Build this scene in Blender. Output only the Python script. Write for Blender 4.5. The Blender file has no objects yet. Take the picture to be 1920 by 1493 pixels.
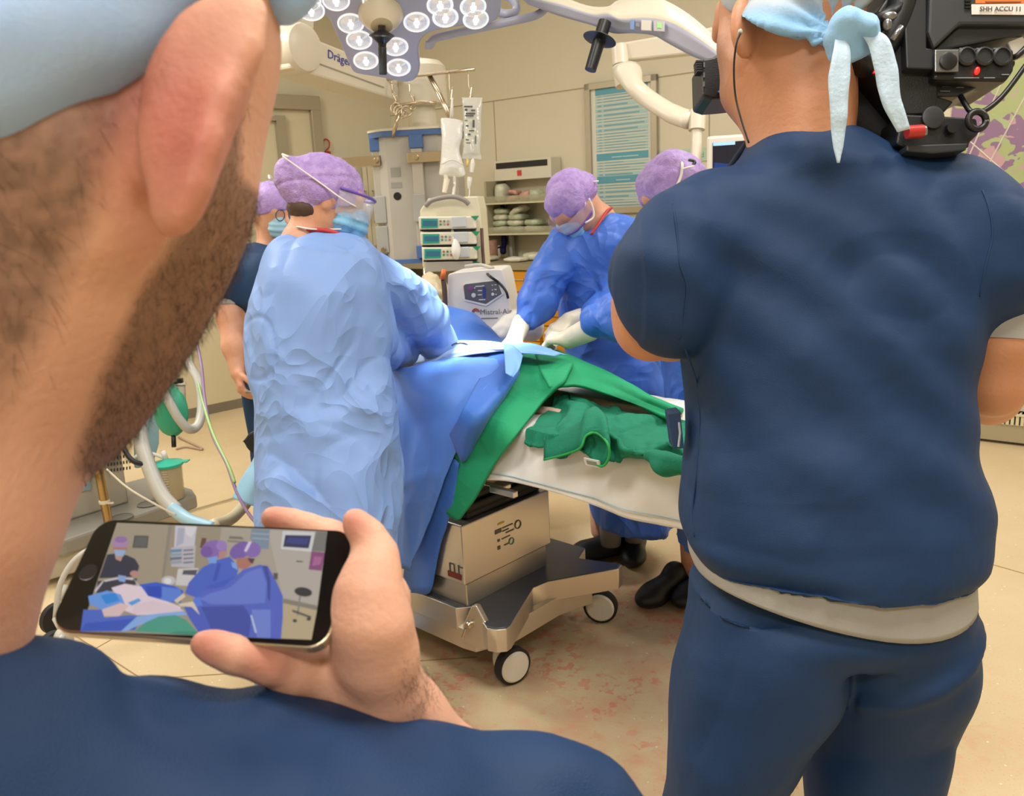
import bpy, math, random
import numpy as np
from mathutils import Vector, Matrix
import openvdb as vdb
random.seed(7); RNG = np.random.RandomState(7)
SC = bpy.context.scene
COL = SC.collection
# ---------------------------------------------------------------- camera
FPX, PITCH, ROLL, EYE = 1600.0, 0.22599, -0.048905, 1.5
CF = np.array([0, math.cos(PITCH), -math.sin(PITCH)])
_rt = np.array([1.0, 0, 0]); _up = np.cross(_rt, CF)
CR = math.cos(ROLL)*_rt + math.sin(ROLL)*_up
CU = -math.sin(ROLL)*_rt + math.cos(ROLL)*_up
CC = np.array([0, 0, EYE])
cam = bpy.data.cameras.new('camera'); co = bpy.data.objects.new('camera', cam); COL.objects.link(co)
cam.sensor_width = 36; cam.lens = FPX/1920*36; cam.clip_start = 0.02; cam.clip_end = 60
co.matrix_world = Matrix(((CR[0], CU[0], -CF[0], 0), (CR[1], CU[1], -CF[1], 0), (CR[2], CU[2], -CF[2], EYE), (0, 0, 0, 1)))
cam.dof.use_dof = True; cam.dof.focus_distance = 1.35; cam.dof.aperture_fstop = 17
SC.camera = co
def V(*a): return np.array(a, float)
def ray(x, y): return CF + CR*(x-960)/FPX - CU*(y-746.5)/FPX
def P(x, y, d): return CC + ray(x, y)*d                       # point seen at (x, y), d metres into the room
def Pz(x, y, z):
    q = ray(x, y); return CC + q*((z-EYE)/q[2])
def Ppl(x, y, p0, n):
    q = ray(x, y); return CC + q*(np.dot(p0-CC, n)/np.dot(q, n))
def unit(v): v = np.asarray(v, float); return v/np.linalg.norm(v)
# ---------------------------------------------------------------- world, light, exposure
W = bpy.data.worlds.new('world'); SC.world = W; W.use_nodes = True
W.node_tree.nodes['Background'].inputs[0].default_value = (1.0, 0.97, 0.92, 1)
W.node_tree.nodes['Background'].inputs[1].default_value = 0.35
def area_light(name, loc, sx, sy, power, col, aim=None):
    l = bpy.data.lights.new(name, 'AREA'); l.shape = 'RECTANGLE'; l.size = sx; l.size_y = sy; l.energy = power; l.color = col
    o = bpy.data.objects.new(name, l); COL.objects.link(o); o.location = loc
    if aim is not None: o.rotation_euler = (Vector(aim)-Vector(loc)).to_track_quat('-Z', 'Y').to_euler()
    return o
CEIL = 3.45
for k, (x, y, sx, sy, e) in enumerate([(-1.6, 1.3, 1.2, .6, 34), (0.6, 0.7, 1.2, .6, 40), (2.6, 1.6, .6, 1.2, 44), (-2.4, 3.9, .6, 1.2, 80), (1.6, 3.4, 1.2, .6, 40), (0.0, -1.6, 1.2, .6, 50), (-.4, 5.2, 1.2, .6, 8)]):
    area_light('ceiling_panel_light', (x, y, CEIL-.03), sx, sy, e, (1.0, .97, .92))
SC.view_settings.view_transform = 'Standard'; SC.view_settings.look = 'None'
SC.view_settings.exposure = 0.18; SC.view_settings.gamma = 1; SC.view_settings.use_curve_mapping = False
SC.cycles.use_denoising = True; SC.cycles.max_bounces = 6; SC.cycles.diffuse_bounces = 3; SC.cycles.glossy_bounces = 3
SC.cycles.transmission_bounces = 6; SC.cycles.transparent_max_bounces = 8
SC.cycles.use_adaptive_sampling = True; SC.cycles.caustics_reflective = False; SC.cycles.caustics_refractive = False; SC.cycles.sample_clamp_indirect = 4
# ---------------------------------------------------------------- materials
def lin(h):
    if not isinstance(h, str): return tuple(h)+((1,) if len(h) == 3 else ())
    c = [int(h[i:i+2], 16)/255 for i in (0, 2, 4)]
    return tuple((v/12.92 if v <= .04045 else ((v+.055)/1.055)**2.4) for v in c)+(1,)
MATS = {}
def mat(name, col, rough=.5, metal=0, spec=.5, var=None, bump=None, emit=0, ecol=None, trans=0, alpha=1, sss=0, sheen=0, attr=None, crease=None, coat=0, weave=None):
    if name in MATS: return MATS[name]
    m = bpy.data.materials.new(name); m.use_nodes = True; nt = m.node_tree; N = nt.nodes; L = nt.links
    b = N['Principled BSDF']; b.inputs['Base Color'].default_value = lin(col); b.inputs['Roughness'].default_value = rough
    b.inputs['Metallic'].default_value = metal; b.inputs['Specular IOR Level'].default_value = spec
    if emit: b.inputs['Emission Color'].default_value = lin(ecol or col); b.inputs['Emission Strength'].default_value = emit
    if trans: b.inputs['Transmission Weight'].default_value = trans; b.inputs['IOR'].default_value = 1.25
    if alpha < 1: b.inputs['Alpha'].default_value = alpha
    if sss:
        b.inputs['Subsurface Weight'].default_value = sss; b.inputs['Subsurface Radius'].default_value = (1, .35, .2); b.inputs['Subsurface Scale'].default_value = .006
    if sheen: b.inputs['Sheen Weight'].default_value = sheen; b.inputs['Sheen Roughness'].default_value = .5
    if coat: b.inputs['Coat Weight'].default_value = coat
    tc = N.new('ShaderNodeTexCoord')
    cur = None
    if attr:                                                     # second colour where the thing itself has it (stubble, hair, stains)
        a = N.new('ShaderNodeAttribute'); a.attribute_name = 'tint'; mx = N.new('ShaderNodeMix'); mx.data_type = 'RGBA'
        mx.inputs[6].default_value = lin(col); mx.inputs[7].default_value = lin(attr); L.new(a.outputs['Fac'], mx.inputs[0]); cur = mx.outputs[2]
        L.new(cur, b.inputs['Base Color'])
    if var:                                                      # (scale, second colour, amount)
        n = N.new('ShaderNodeTexNoise'); n.inputs['Scale'].default_value = var[0]; n.inputs['Detail'].default_value = 5
        r = N.new('ShaderNodeMapRange'); r.inputs[1].default_value = .35; r.inputs[2].default_value = .7; r.inputs[4].default_value = var[2]
        mx = N.new('ShaderNodeMix'); mx.data_type = 'RGBA'; mx.inputs[6].default_value = lin(col); mx.inputs[7].default_value = lin(var[1])
        if cur: L.new(cur, mx.inputs[6])
        L.new(tc.outputs['Object'], n.inputs['Vector']); L.new(n.outputs['Fac'], r.inputs[0]); L.new(r.outputs[0], mx.inputs[0]); L.new(mx.outputs[2], b.inputs['Base Color'])
    nrm = None
    if bump:                                                     # (scale, distance) noise relief
        n = N.new('ShaderNodeTexNoise'); n.inputs['Scale'].default_value = bump[0]; n.inputs['Detail'].default_value = 2.3
        bp = N.new('ShaderNodeBump'); bp.inputs['Strength'].default_value = 1; bp.inputs['Distance'].default_value = bump[1]
        L.new(tc.outputs['Object'], n.inputs['Vector']); L.new(n.outputs['Fac'], bp.inputs['Height']); nrm = bp
    if crease:                                                   # (scale, distance) crisp creases of crumpled non-woven cloth
        n = N.new('ShaderNodeTexNoise'); n.noise_type = 'RIDGED_MULTIFRACTAL'; n.normalize = False; n.inputs['Scale'].default_value = crease[0]; n.inputs['Detail'].default_value = 2.3
        n.inputs['Roughness'].default_value = .5; n.inputs['Distortion'].default_value = .4; n.inputs['Offset'].default_value = 1.0; n.inputs['Gain'].default_value = 1.6
        L.new(tc.outputs['Object'], n.inputs['Vector'])
        bp = N.new('ShaderNodeBump'); bp.inputs['Distance'].default_value = crease[1]*.1
        L.new(n.outputs['Fac'], bp.inputs['Height'])
        if nrm: L.new(nrm.outputs[0], bp.inputs['Normal'])
        nrm = bp
    if weave:                                                    # (scale, distance) fine lattice of a bonded fabric
        v = N.new('ShaderNodeTexVoronoi'); v.inputs['Scale'].default_value = weave[0]; L.new(tc.outputs['Object'], v.inputs['Vector'])
        bp = N.new('ShaderNodeBump'); bp.inputs['Distance'].default_value = weave[1]; L.new(v.outputs['Distance'], bp.inputs['Height'])
        if nrm: L.new(nrm.outputs[0], bp.inputs['Normal'])
        nrm = bp
    if nrm: L.new(nrm.outputs[0], b.inputs['Normal'])
    MATS[name] = m; return m
# ---------------------------------------------------------------- objects
ORG = {}
def thing(name, label, cat, loc, group=None):
    o = bpy.data.objects.new(name, None); COL.objects.link(o); o.empty_display_size = .05
    o.location = [float(c) for c in loc]; ORG[o.name] = np.array(loc, float); tag(o, label, cat, group); return o
def tag(o, label=None, cat=None, group=None, kind=None):
    if label: o['label'] = label
    if cat: o['category'] = cat
    if group: o['group'] = group
    if kind: o['kind'] = kind
    return o
def mk(name, v, f, mats, parent=None, mi=None, smooth=True, tint=None, bevel=0, auto=None, label=None):
    v = np.asarray(v, float).reshape(-1, 3)
    if parent is not None: org = ORG[parent.name]
    else:
        org = np.array([(v[:, 0].min()+v[:, 0].max())/2, (v[:, 1].min()+v[:, 1].max())/2, v[:, 2].min()])
    me = bpy.data.meshes.new(name); me.from_pydata((v-org).tolist(), [], [tuple(int(i) for i in q) for q in f]); me.validate()
    for m in (mats if isinstance(mats, (list, tuple)) else [mats]): me.materials.append(m)
    if mi is not None and len(mi) == len(me.polygons): me.polygons.foreach_set('material_index', np.array(mi, np.int32))
    me.polygons.foreach_set('use_smooth', np.full(len(me.polygons), bool(smooth)))
    if tint is not None and len(tint) == len(me.vertices):
        a = me.attributes.new('tint', 'FLOAT', 'POINT'); a.data.foreach_set('value', np.asarray(tint, np.float32))
    o = bpy.data.objects.new(name, me); COL.objects.link(o)
    if parent is not None: o.parent = parent
    else: o.location = org.tolist()
    ORG[o.name] = org
    if auto: 
        me.polygons.foreach_set('use_smooth', np.ones(len(me.polygons), bool)); me.set_sharp_from_angle(angle=math.radians(auto))
    if bevel:
        b = o.modifiers.new('bevel', 'BEVEL'); b.width = bevel; b.segments = 2; b.limit_method = 'ANGLE'; b.harden_normals = False
    if label: o['label'] = label
    return o
class MB:
    """collects simple solids that belong to one part"""
    def __init__(s): s.v = []; s.f = []; s.m = []; s.n = 0
    def add(s, v, f, mi=0):
        v = np.asarray(v, float).reshape(-1, 3); s.v.append(v); s.f += [tuple(i+s.n for i in q) for q in f]; s.m += [mi]*len(f); s.n += len(v); return s
    def box(s, c, size, ax=None, mi=0):
        ax = np.eye(3) if ax is None else np.array(ax); c = np.array(c, float); h = np.array(size)/2
        v = [c+ax[0]*h[0]*i+ax[1]*h[1]*j+ax[2]*h[2]*k for i in (-1, 1) for j in (-1, 1) for k in (-1, 1)]
        return s.add(v, [(0, 1, 3, 2), (4, 6, 7, 5), (0, 4, 5, 1), (2, 3, 7, 6), (0, 2, 6, 4), (1, 5, 7, 3)], mi)
    def prism(s, poly, ext, mi=0):
        poly = [np.array(p, float) for p in poly]; ext = np.array(ext, float); n = len(poly)
        nn = sum(np.cross(poly[i], poly[(i+1) % n]) for i in range(n))
        if np.dot(nn, ext) > 0: poly = poly[::-1]
        v = poly+[p+ext for p in poly]
        return s.add(v, [tuple(range(n)), tuple(range(2*n-1, n-1, -1))]+[(i, i+n, (i+1) % n+n, (i+1) % n) for i in range(n)], mi)
    def cyl(s, a, b, r, r2=None, seg=20, mi=0):
        a = np.array(a, float); b = np.array(b, float); return s.tube([a, b], [r, r if r2 is None else r2], seg, mi)
    def tube(s, pts, r, seg=10, mi=0, flat=None):
        pts = [np.array(p, float) for p in pts]; n = len(pts); r = [r]*n if np.isscalar(r) else list(r)
        v = []; up = None
        for i, p in enumerate(pts):
            t = unit(pts[min(i+1, n-1)]-pts[max(i-1, 0)]+1e-12)
            if up is None:
                up = np.cross(t, [0, 0, 1.0]); up = np.cross(t, [1.0, 0, 0]) if np.linalg.norm(up) < .1 else up
            up = up-t*np.dot(up, t)
            if np.linalg.norm(up) < 1e-6: up = np.cross(t, [0, 1.0, 0])
            up = unit(up); w = np.cross(t, up)
            fl = 1 if flat is None else flat
            for k in range(seg):
                a = 2*math.pi*k/seg; v.append(p+r[i]*(math.cos(a)*up+math.sin(a)*w*fl))
        f = [(i*seg+k, i*seg+(k+1) % seg, (i+1)*seg+(k+1) % seg, (i+1)*seg+k) for i in range(n-1) for k in range(seg)]
        f += [tuple(range(seg-1, -1, -1)), tuple(range((n-1)*seg, n*seg))]
        return s.add(v, f, mi)
    def lathe(s, c, axis, prof, seg=32, mi=0):
        axis = unit(axis); a = np.cross(axis, [0, 0, 1.0]); a = unit(np.cross(axis, [1.0, 0, 0]) if np.linalg.norm(a) < .1 else a); b = np.cross(axis, a)
        v = [np.array(c)+axis*h+r*(math.cos(2*math.pi*k/seg)*a+math.sin(2*math.pi*k/seg)*b) for r, h in prof for k in range(seg)]
        n = len(prof)
        f = [(i*seg+k, i*seg+(k+1) % seg, (i+1)*seg+(k+1) % seg, (i+1)*seg+k) for i in range(n-1) for k in range(seg)]
        f += [tuple(range(seg-1, -1, -1)), tuple(range((n-1)*seg, n*seg))]
        return s.add(v, f, mi)
    def ell(s, c, rad, ax=None, mi=0, nu=24, nv=14):
        ax = np.eye(3) if ax is None else np.array(ax)
        v = []
        for j in range(nv+1):
            th = math.pi*j/nv
            for k in range(nu):
                a = 2*math.pi*k/nu
                q = np.array([math.sin(th)*math.cos(a)*rad[0], math.sin(th)*math.sin(a)*rad[1], math.cos(th)*rad[2]]); v.append(np.array(c)+q@ax)
        return s.add(v, [(j*nu+k, (j+1)*nu+k, (j+1)*nu+(k+1) % nu, j*nu+(k+1) % nu) for j in range(nv) for k in range(nu)], mi)
    def make(s, name, mats, parent=None, smooth=False, bevel=0, auto=None, label=None, fn=None):
        v = np.vstack(s.v)
        if fn is not None: v = fn(v)
        return mk(name, v, s.f, mats, parent, s.m, smooth, bevel=bevel, auto=auto, label=label)
def spline(pts, n=8):
    """Catmull-Rom through points"""
    p = [np.array(q, float) for q in pts]; p = [2*p[0]-p[1]]+p+[2*p[-1]-p[-2]]; out = []
    for i in range(1, len(p)-2):
        for k in range(n):
            t = k/n; out.append(.5*((2*p[i])+(-p[i-1]+p[i+1])*t+(2*p[i-1]-5*p[i]+4*p[i+1]-p[i+2])*t*t+(-p[i-1]+3*p[i]-3*p[i+1]+p[i+2])*t**3))
    out.append(p[-2]); return out
# ---------------------------------------------------------------- noise
def _h(i, j, k, s):
    n = (i*374761393+j*668265263+k*2147483647+s*974711) & 0xffffffff
    n = ((n ^ (n >> 13))*1274126177) & 0xffffffff
    return ((n ^ (n >> 16)) & 0xffff)/65535.0
def noise(p, s=0):
    p = np.asarray(p, float); i = np.floor(p).astype(np.int64); t = p-i; t = t*t*(3-2*t); r = 0
    for a in (0, 1):
        for b in (0, 1):
            for c in (0, 1):
                w = (t[:, 0] if a else 1-t[:, 0])*(t[:, 1] if b else 1-t[:, 1])*(t[:, 2] if c else 1-t[:, 2])
                r = r+w*_h(i[:, 0]+a, i[:, 1]+b, i[:, 2]+c, s)
    return r*2-1
def fbm(p, o=3, s=0): return sum(noise(p*2**k, s+k)/2**k for k in range(o))
def ridge(p, s=0): return 1-2*np.abs(noise(p, s))                      # crests at 1
def folds(v, sc, amp, s=0, warp=.5, sharp=1.0):
    """cloth folds: sc = frequency per axis (a small one runs the fold along that axis)"""
    v = np.asarray(v); w = v*np.array(sc)+warp*np.stack([noise(v*4, s+11), noise(v*4+7, s+12), noise(v*4+3, s+13)], 1)
    r = ridge(w, s); r = np.sign(r)*np.abs(r)**sharp
    return amp*r
# ---------------------------------------------------------------- signed-distance modelling of soft bodies
class Sdf:
    def __init__(s, vox=.006, k=.02): s.vox = vox; s.k = k; s.p = []; s.cuts = []; s.subs = []
    def cap(s, a, b, ra, rb=None, k=None, sq=None):
        rb = ra if rb is None else rb; a = np.array(a, float); b = np.array(b, float); R = max(ra, rb)
        if sq is None: sq = None
        def fn(X):
            q = X-a; d = b-a
            if sq is not None:
                ax, sc = unit(sq[0]), sq[1]; q = q+np.multiply.outer(q@ax, ax)*(1/sc-1); d = d+ax*np.dot(d, ax)*(1/sc-1)
            t = np.clip((q@d)/max(np.dot(d, d), 1e-9), 0, 1)
            r = np.sqrt(((q-t[..., None]*d)**2).sum(-1))-(ra+(rb-ra)*t)
            return r if sq is None else r*min(1, sq[1])
        RR = R*max(1, sq[1] if sq else 1)
        s.p.append((np.minimum(a, b)-RR, np.maximum(a, b)+RR, fn, k)); return s
    def chain(s, pts, rs, k=None, sq=None):
        for i in range(len(pts)-1): s.cap(pts[i], pts[i+1], rs[i], rs[i+1], k, sq)
        return s
    def ell(s, c, rad, ax=None, k=None):
        c = np.array(c, float); rad = np.array(rad, float); ax = np.eye(3) if ax is None else np.array([unit(a) for a in ax])
        def fn(X):
            q = (X-c)@ax.T; k0 = np.sqrt(((q/rad)**2).sum(-1)); k1 = np.sqrt(((q/rad**2)**2).sum(-1))
            return k0*(k0-1)/np.maximum(k1, 1e-6)
        ext = np.sqrt(((ax.T*rad)**2).sum(1)); s.p.append((c-ext, c+ext, fn, k)); return s
    def mesh(s, v, f, k=None):
        s.p.append((np.min(v, 0), np.max(v, 0), ('mesh', np.array(v), f), k)); return s
    def cut(s, p0, n): s.cuts.append((np.array(p0, float), unit(n))); return s
    def minus(s, fnobj): s.subs.append(fnobj); return s
    def poly(s, disp=None, smooth=0, pad=0):
        m = s.k+3*s.vox+pad
        lo = np.min([q[0] for q in s.p], 0)-m; hi = np.max([q[1] for q in s.p], 0)+m
        n = np.ceil((hi-lo)/s.vox).astype(int)+1; D = np.full(n, .2)
        for (l, h, fn, k) in s.p:
            k = s.k if k is None else k
            i0 = np.maximum(np.floor((l-lo-k-3*s.vox)/s.vox).astype(int), 0); i1 = np.minimum(np.ceil((h-lo+k+3*s.vox)/s.vox).astype(int)+1, n)
            if isinstance(fn, tuple):
                _, mv, mf = fn; tr = vdb.createLinearTransform(s.vox)
                tri = [q for q in mf if len(q) == 3]; qd = [q for q in mf if len(q) == 4]
                g = vdb.FloatGrid.createLevelSetFromPolygons(((mv-lo)).astype(np.float32), triangles=np.array(tri, np.uint32).reshape(-1, 3) if tri else None, quads=np.array(qd, np.uint32).reshape(-1, 4) if qd else None, transform=tr, halfWidth=float(max(4, k/s.vox+2)))
                d = np.full(i1-i0, .2, np.float32); g.copyToArray(d, ijk=tuple(int(c) for c in i0)); d = d.astype(float)
            else:
                ix = np.stack(np.meshgrid(*[np.arange(i0[c], i1[c]) for c in range(3)], indexing='ij'), -1)*s.vox+lo; d = fn(ix)
            sub = D[i0[0]:i1[0], i0[1]:i1[1], i0[2]:i1[2]]
            if k > 0:
                hh = np.maximum(k-np.abs(sub-d), 0); sub[...] = np.minimum(sub, d)-hh*hh/(4*k)
            else: sub[...] = np.minimum(sub, d)
        if s.cuts or s.subs:
            ix = np.stack(np.meshgrid(*[np.arange(n[c]) for c in range(3)], indexing='ij'), -1)*s.vox+lo
            for p0, nn in s.cuts: D = np.maximum(D, (ix-p0)@nn)
            for fn in s.subs: D = np.maximum(D, -fn(ix))
        D = np.clip(D, -.1, .1)
        g = vdb.FloatGrid(.1); g.copyFromArray(D.astype(np.float32)); _o = g.convertToPolygons(isovalue=0.0, adaptivity=0.0); pts = _o[0]; qd = _o[-1]; qd = _o[1] if np.array(_o[1]).ndim == 2 and np.array(_o[1]).shape[-1] == 4 else qd
        pts = np.array(pts, float)*s.vox+lo; qd = np.array(qd)[:, ::-1]
        if smooth: pts = relax(pts, qd, smooth)
        if disp is not None:
            nr = vnormals(pts, qd); pts = pts+nr*np.asarray(disp(pts))[:, None] if not getattr(disp, 'vec', False) else pts+disp(pts, nr)
        return pts, qd
def vnormals(v, q):
    fn = np.cross(v[q[:, 2]]-v[q[:, 0]], v[q[:, 3]]-v[q[:, 1]]); n = np.zeros_like(v)
    for c in range(4): np.add.at(n, q[:, c], fn)
    return n/np.maximum(np.linalg.norm(n, axis=1, keepdims=True), 1e-12)
def relax(v, q, it=2, lam=.5):
    e = np.vstack([q[:, [0, 1]], q[:, [1, 2]], q[:, [2, 3]], q[:, [3, 0]]]); e = np.vstack([e, e[:, ::-1]])
    cnt = np.bincount(e[:, 0], minlength=len(v))[:, None]
    for _ in range(it):
        a = np.stack([np.bincount(e[:, 0], weights=v[e[:, 1], c], minlength=len(v)) for c in range(3)], 1)
        v = v+lam*(a/np.maximum(cnt, 1)-v)
    return v
def loft(rings, close=True):
    """rings: list of (n,3) arrays -> closed tube"""
    n = len(rings[0]); v = np.vstack(rings); m = len(rings)
    f = [(i*n+k, i*n+(k+1) % n, (i+1)*n+(k+1) % n, (i+1)*n+k) for i in range(m-1) for k in range(n)]
    v = np.vstack([v, rings[0].mean(0), rings[-1].mean(0)]); a, b = m*n, m*n+1
    f += [((k+1) % n, k, a) for k in range(n)]+[((m-1)*n+k, (m-1)*n+(k+1) % n, b) for k in range(n)]
    return v, f
def sil_rings(rows, e=2.4, seg=48, sub=5, fwd=None):
    """rows: (xl, yl, xr, yr, depth, thickness[, shift]) outline pairs -> rings of a body that fills the outline"""
    R = [np.array(list(r)+[0]*(7-len(r)), float) for r in rows]
    R = spline(R, sub); out = []
    for r in R:
        a = P(r[0], r[1], r[4]); b = P(r[2], r[3], r[4]+r[6]); c = (a+b)/2; h = (b-a)/2
        fd = V(0, 1, 0) if fwd is None else unit(fwd)
        fd = fd-unit(h)*np.dot(fd, unit(h)); fd = unit(fd)*r[5]/2
        t = np.linspace(0, 2*math.pi, seg, endpoint=False)
        x = np.sign(np.cos(t))*np.abs(np.cos(t))**(2/e); y = np.sign(np.sin(t))*np.abs(np.sin(t))**(2/e)
        out.append(c+x[:, None]*h+y[:, None]*fd)
    return out
def patch(G, nu=10, nv=10):
    """control grid G[i][j] of points -> dense Catmull-Rom surface (rows, cols, 3)"""
    rows = [np.array(spline(r, nv)) for r in G]
    cols = [np.array(spline([r[j] for r in rows], nu)) for j in range(len(rows[0]))]
    return np.stack(cols, 1)
def sheet(name, S, mats, parent=None, thick=.003, disp=None, label=None, smooth=True, mi=None, post=None):
    """a draped cloth with real thickness from a dense surface S"""
    a, b = S.shape[:2]; v = S.reshape(-1, 3); q = np.array([(i*b+j, i*b+j+1, (i+1)*b+j+1, (i+1)*b+j) for i in range(a-1) for j in range(b-1)])
    n = vnormals(v, q)
    if disp is not None: v = v+n*np.asarray(disp(v))[:, None]; n = vnormals(v, q)
    if post is not None: v = post(v)
    N = len(v); v2 = np.vstack([v+n*thick/2, v-n*thick/2]); f = [tuple(x) for x in q]+[tuple(x[::-1]+N) for x in q]
    bd = [i*b for i in range(a)]+[(a-1)*b+j for j in range(1, b)]+[i*b+b-1 for i in range(a-2, -1, -1)]+[j for j in range(b-2, 0, -1)]
    f += [(bd[i], bd[(i+1) % len(bd)], bd[(i+1) % len(bd)]+N, bd[i]+N) for i in range(len(bd))]
    return mk(name, v2, f, mats, parent, smooth=smooth, label=label, mi=None)
def ribbon(name, pts, w, side, mats, parent=None, thick=.002, n=8, disp=None, label=None):
    S = []; pts = spline(pts, n); w = [w]*len(pts) if np.isscalar(w) else np.interp(np.linspace(0, 1, len(pts)), np.linspace(0, 1, len(w)), w)
    for p, ww in zip(pts, w): S.append([p+unit(side)*ww*t for t in (-.5, -.25, 0, .25, .5)])
    return sheet(name, np.array(S), mats, parent, thick, disp, label)
def text(name, body, size, p0, xdir, ydir, m, parent=None, ext=.0006, align='LEFT'):
    """flat lettering as a thin mesh standing on a surface: p0 = baseline start, xdir/ydir in the surface"""
    c = bpy.data.curves.new(name, 'FONT'); c.body = body; c.size = size; c.extrude = ext; c.align_x = align; c.resolution_u = 2
    o = bpy.data.objects.new(name, c); COL.objects.link(o); bpy.context.view_layer.update()
    me = bpy.data.meshes.new_from_object(o.evaluated_get(bpy.context.evaluated_depsgraph_get())); bpy.data.objects.remove(o); bpy.data.curves.remove(c)
    x = unit(xdir); y = np.array(ydir, float); y = unit(y-x*np.dot(x, y)); z = np.cross(x, y)
    v = np.array([q.co for q in me.vertices]); f = [tuple(q.vertices) for q in me.polygons]; bpy.data.meshes.remove(me)
    v = np.array(p0)+v[:, :1]*x+v[:, 1:2]*y+v[:, 2:3]*z
    return mk(name, v, f, m, parent, smooth=False)
# ================================================================ room
DA = unit(V(math.cos(-.6829), math.sin(-.6829), 0)); DB = unit(V(math.cos(.7656), math.sin(.7656), 0)); Z = V(0, 0, 1)
A0 = Pz(1805, 819.5, 0)                                     # foot of the long wall
B0 = Pz(351, 785.4, 0)                                      # foot of the door wall
NA = unit(V(DA[1], -DA[0], 0)); NA = NA if np.dot(NA, CC-A0) > 0 else -NA   # into the room
NB = unit(V(DB[1], -DB[0], 0)); NB = NB if np.dot(NB, CC-B0) > 0 else -NB
def onA(x, y, off=0): return Ppl(x, y, A0+NA*off, NA)
def onB(x, y, off=0): return Ppl(x, y, B0+NB*off, NB)
_M = np.array([DA[:2], -DB[:2]]).T; _s = np.linalg.solve(_M, (B0-A0)[:2]); KORN = A0+DA*_s[0]; KORN[2] = 0
m_wall = mat('cream_wall_panel', 'd8cfb6', .45, var=(1.2, 'cfc5a9', .5), spec=.35)
m_ceil = mat('ceiling_tile', 'dcd8cc', .8)
m_base = mat('grey_skirting', '9a9183', .4)
m_joint = mat('wall_joint', 'a3987c', .6)
m_alu = mat('brushed_aluminium', 'b5ab98', .35, metal=.6)
m_white = mat('white_enamel', 'e6e0d2', .35, spec=.5)
m_cream = mat('cream_laminate', 'd8cfb4', .45)
m_steel = mat('stainless_steel', 'cdbfa9', .22, metal=1, bump=(90, .0002))
m_steeld = mat('dark_steel', '6e6a66', .3, metal=1)
m_black = mat('black_plastic', '15161a', .38)
m_rubber = mat('black_rubber', '1b1a1c', .7)
m_grey = mat('grey_plastic', '8b877f', .5)
m_lgrey = mat('pale_grey_plastic', 'bdb9b1', .45)
# floor: speckled beige vinyl, with pink paint-like spatter worn into it
def floor_material():
    m = bpy.data.materials.new('speckled_vinyl'); m.use_nodes = True; nt = m.node_tree; N = nt.nodes; L = nt.links; b = N['Principled BSDF']
    tc = N.new('ShaderNodeTexCoord')
    def mixc(fac, a, bcol):
        mx = N.new('ShaderNodeMix'); mx.data_type = 'RGBA'; L.new(fac, mx.inputs[0])
        if isinstance(a, str): mx.inputs[6].default_value = lin(a)
        else: L.new(a, mx.inputs[6])
        mx.inputs[7].default_value = lin(bcol); return mx.outputs[2]
    def noi(scale, lo, hi, amt=1, det=4, vec=None):
        n = N.new('ShaderNodeTexNoise'); n.inputs['Scale'].default_value = scale; n.inputs['Detail'].default_value = det
        L.new(vec or tc.outputs['Object'], n.inputs['Vector']); r = N.new('ShaderNodeMapRange'); r.inputs[1].default_value = lo; r.inputs[2].default_value = hi; r.inputs[4].default_value = amt
        L.new(n.outputs['Fac'], r.inputs[0]); return r.outputs[0]
    c = mixc(noi(2.2, .4, .65), 'd9c39c', 'd1ba91'); c = mixc(noi(160, .62, .66, .6), c, 'c2a26c')
    v = N.new('ShaderNodeTexVoronoi'); v.inputs['Scale'].default_value = 42; L.new(tc.outputs['Object'], v.inputs['Vector'])
    r = N.new('ShaderNodeMapRange'); r.inputs[1].default_value = .16; r.inputs[2].default_value = .1; L.new(v.outputs['Distance'], r.inputs[0])
    wn = N.new('ShaderNodeTexWhiteNoise'); L.new(v.outputs['Position'], wn.inputs['Vector']); gt = N.new('ShaderNodeMath'); gt.operation = 'GREATER_THAN'; gt.inputs[1].default_value = .8; L.new(wn.outputs[0], gt.inputs[0])
    mu = N.new('ShaderNodeMath'); mu.operation = 'MULTIPLY'; L.new(r.outputs[0], mu.inputs[0]); L.new(gt.outputs[0], mu.inputs[1]); c = mixc(mu.outputs[0], c, 'f0e6cc')
    # stains: blotches gathered near the foot of the table
    ds = N.new('ShaderNodeVectorMath'); ds.operation = 'DISTANCE'; q = Pz(1130, 1270, 0); ds.inputs[1].default_value = (q[0], q[1], 0)
    gp = N.new('ShaderNodeNewGeometry'); L.new(gp.outputs['Position'], ds.inputs[0]); rr = N.new('ShaderNodeMapRange'); rr.inputs[1].default_value = 1.3; rr.inputs[2].default_value = .5; L.new(ds.outputs['Value'], rr.inputs[0])
    a1 = noi(34, .53, .60, .5, 3); b1 = noi(5, .40, .52, 1, 2); m1 = N.new('ShaderNodeMath'); m1.operation = 'MULTIPLY'; L.new(a1, m1.inputs[0]); L.new(b1, m1.inputs[1])
    m2 = N.new('ShaderNodeMath'); m2.operation = 'MULTIPLY'; L.new(m1.outputs[0], m2.inputs[0]); L.new(rr.outputs[0], m2.inputs[1]); c = mixc(m2.outputs[0], c, 'dd6a5c')
    a2 = noi(9, .42, .65, .32, 3); m3 = N.new('ShaderNodeMath'); m3.operation = 'MULTIPLY'; L.new(a2, m3.inputs[0]); L.new(rr.outputs[0], m3.inputs[1]); c = mixc(m3.outputs[0], c, 'd9826c')
    L.new(c, b.inputs['Base Color']); b.inputs['Roughness'].default_value = .38; b.inputs['Specular IOR Level'].default_value = .4
    return m
E0 = KORN; E1 = A0+DA*2.6; E1[2] = 0
G0 = B0-DB*1.6; G0[2] = 0
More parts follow.
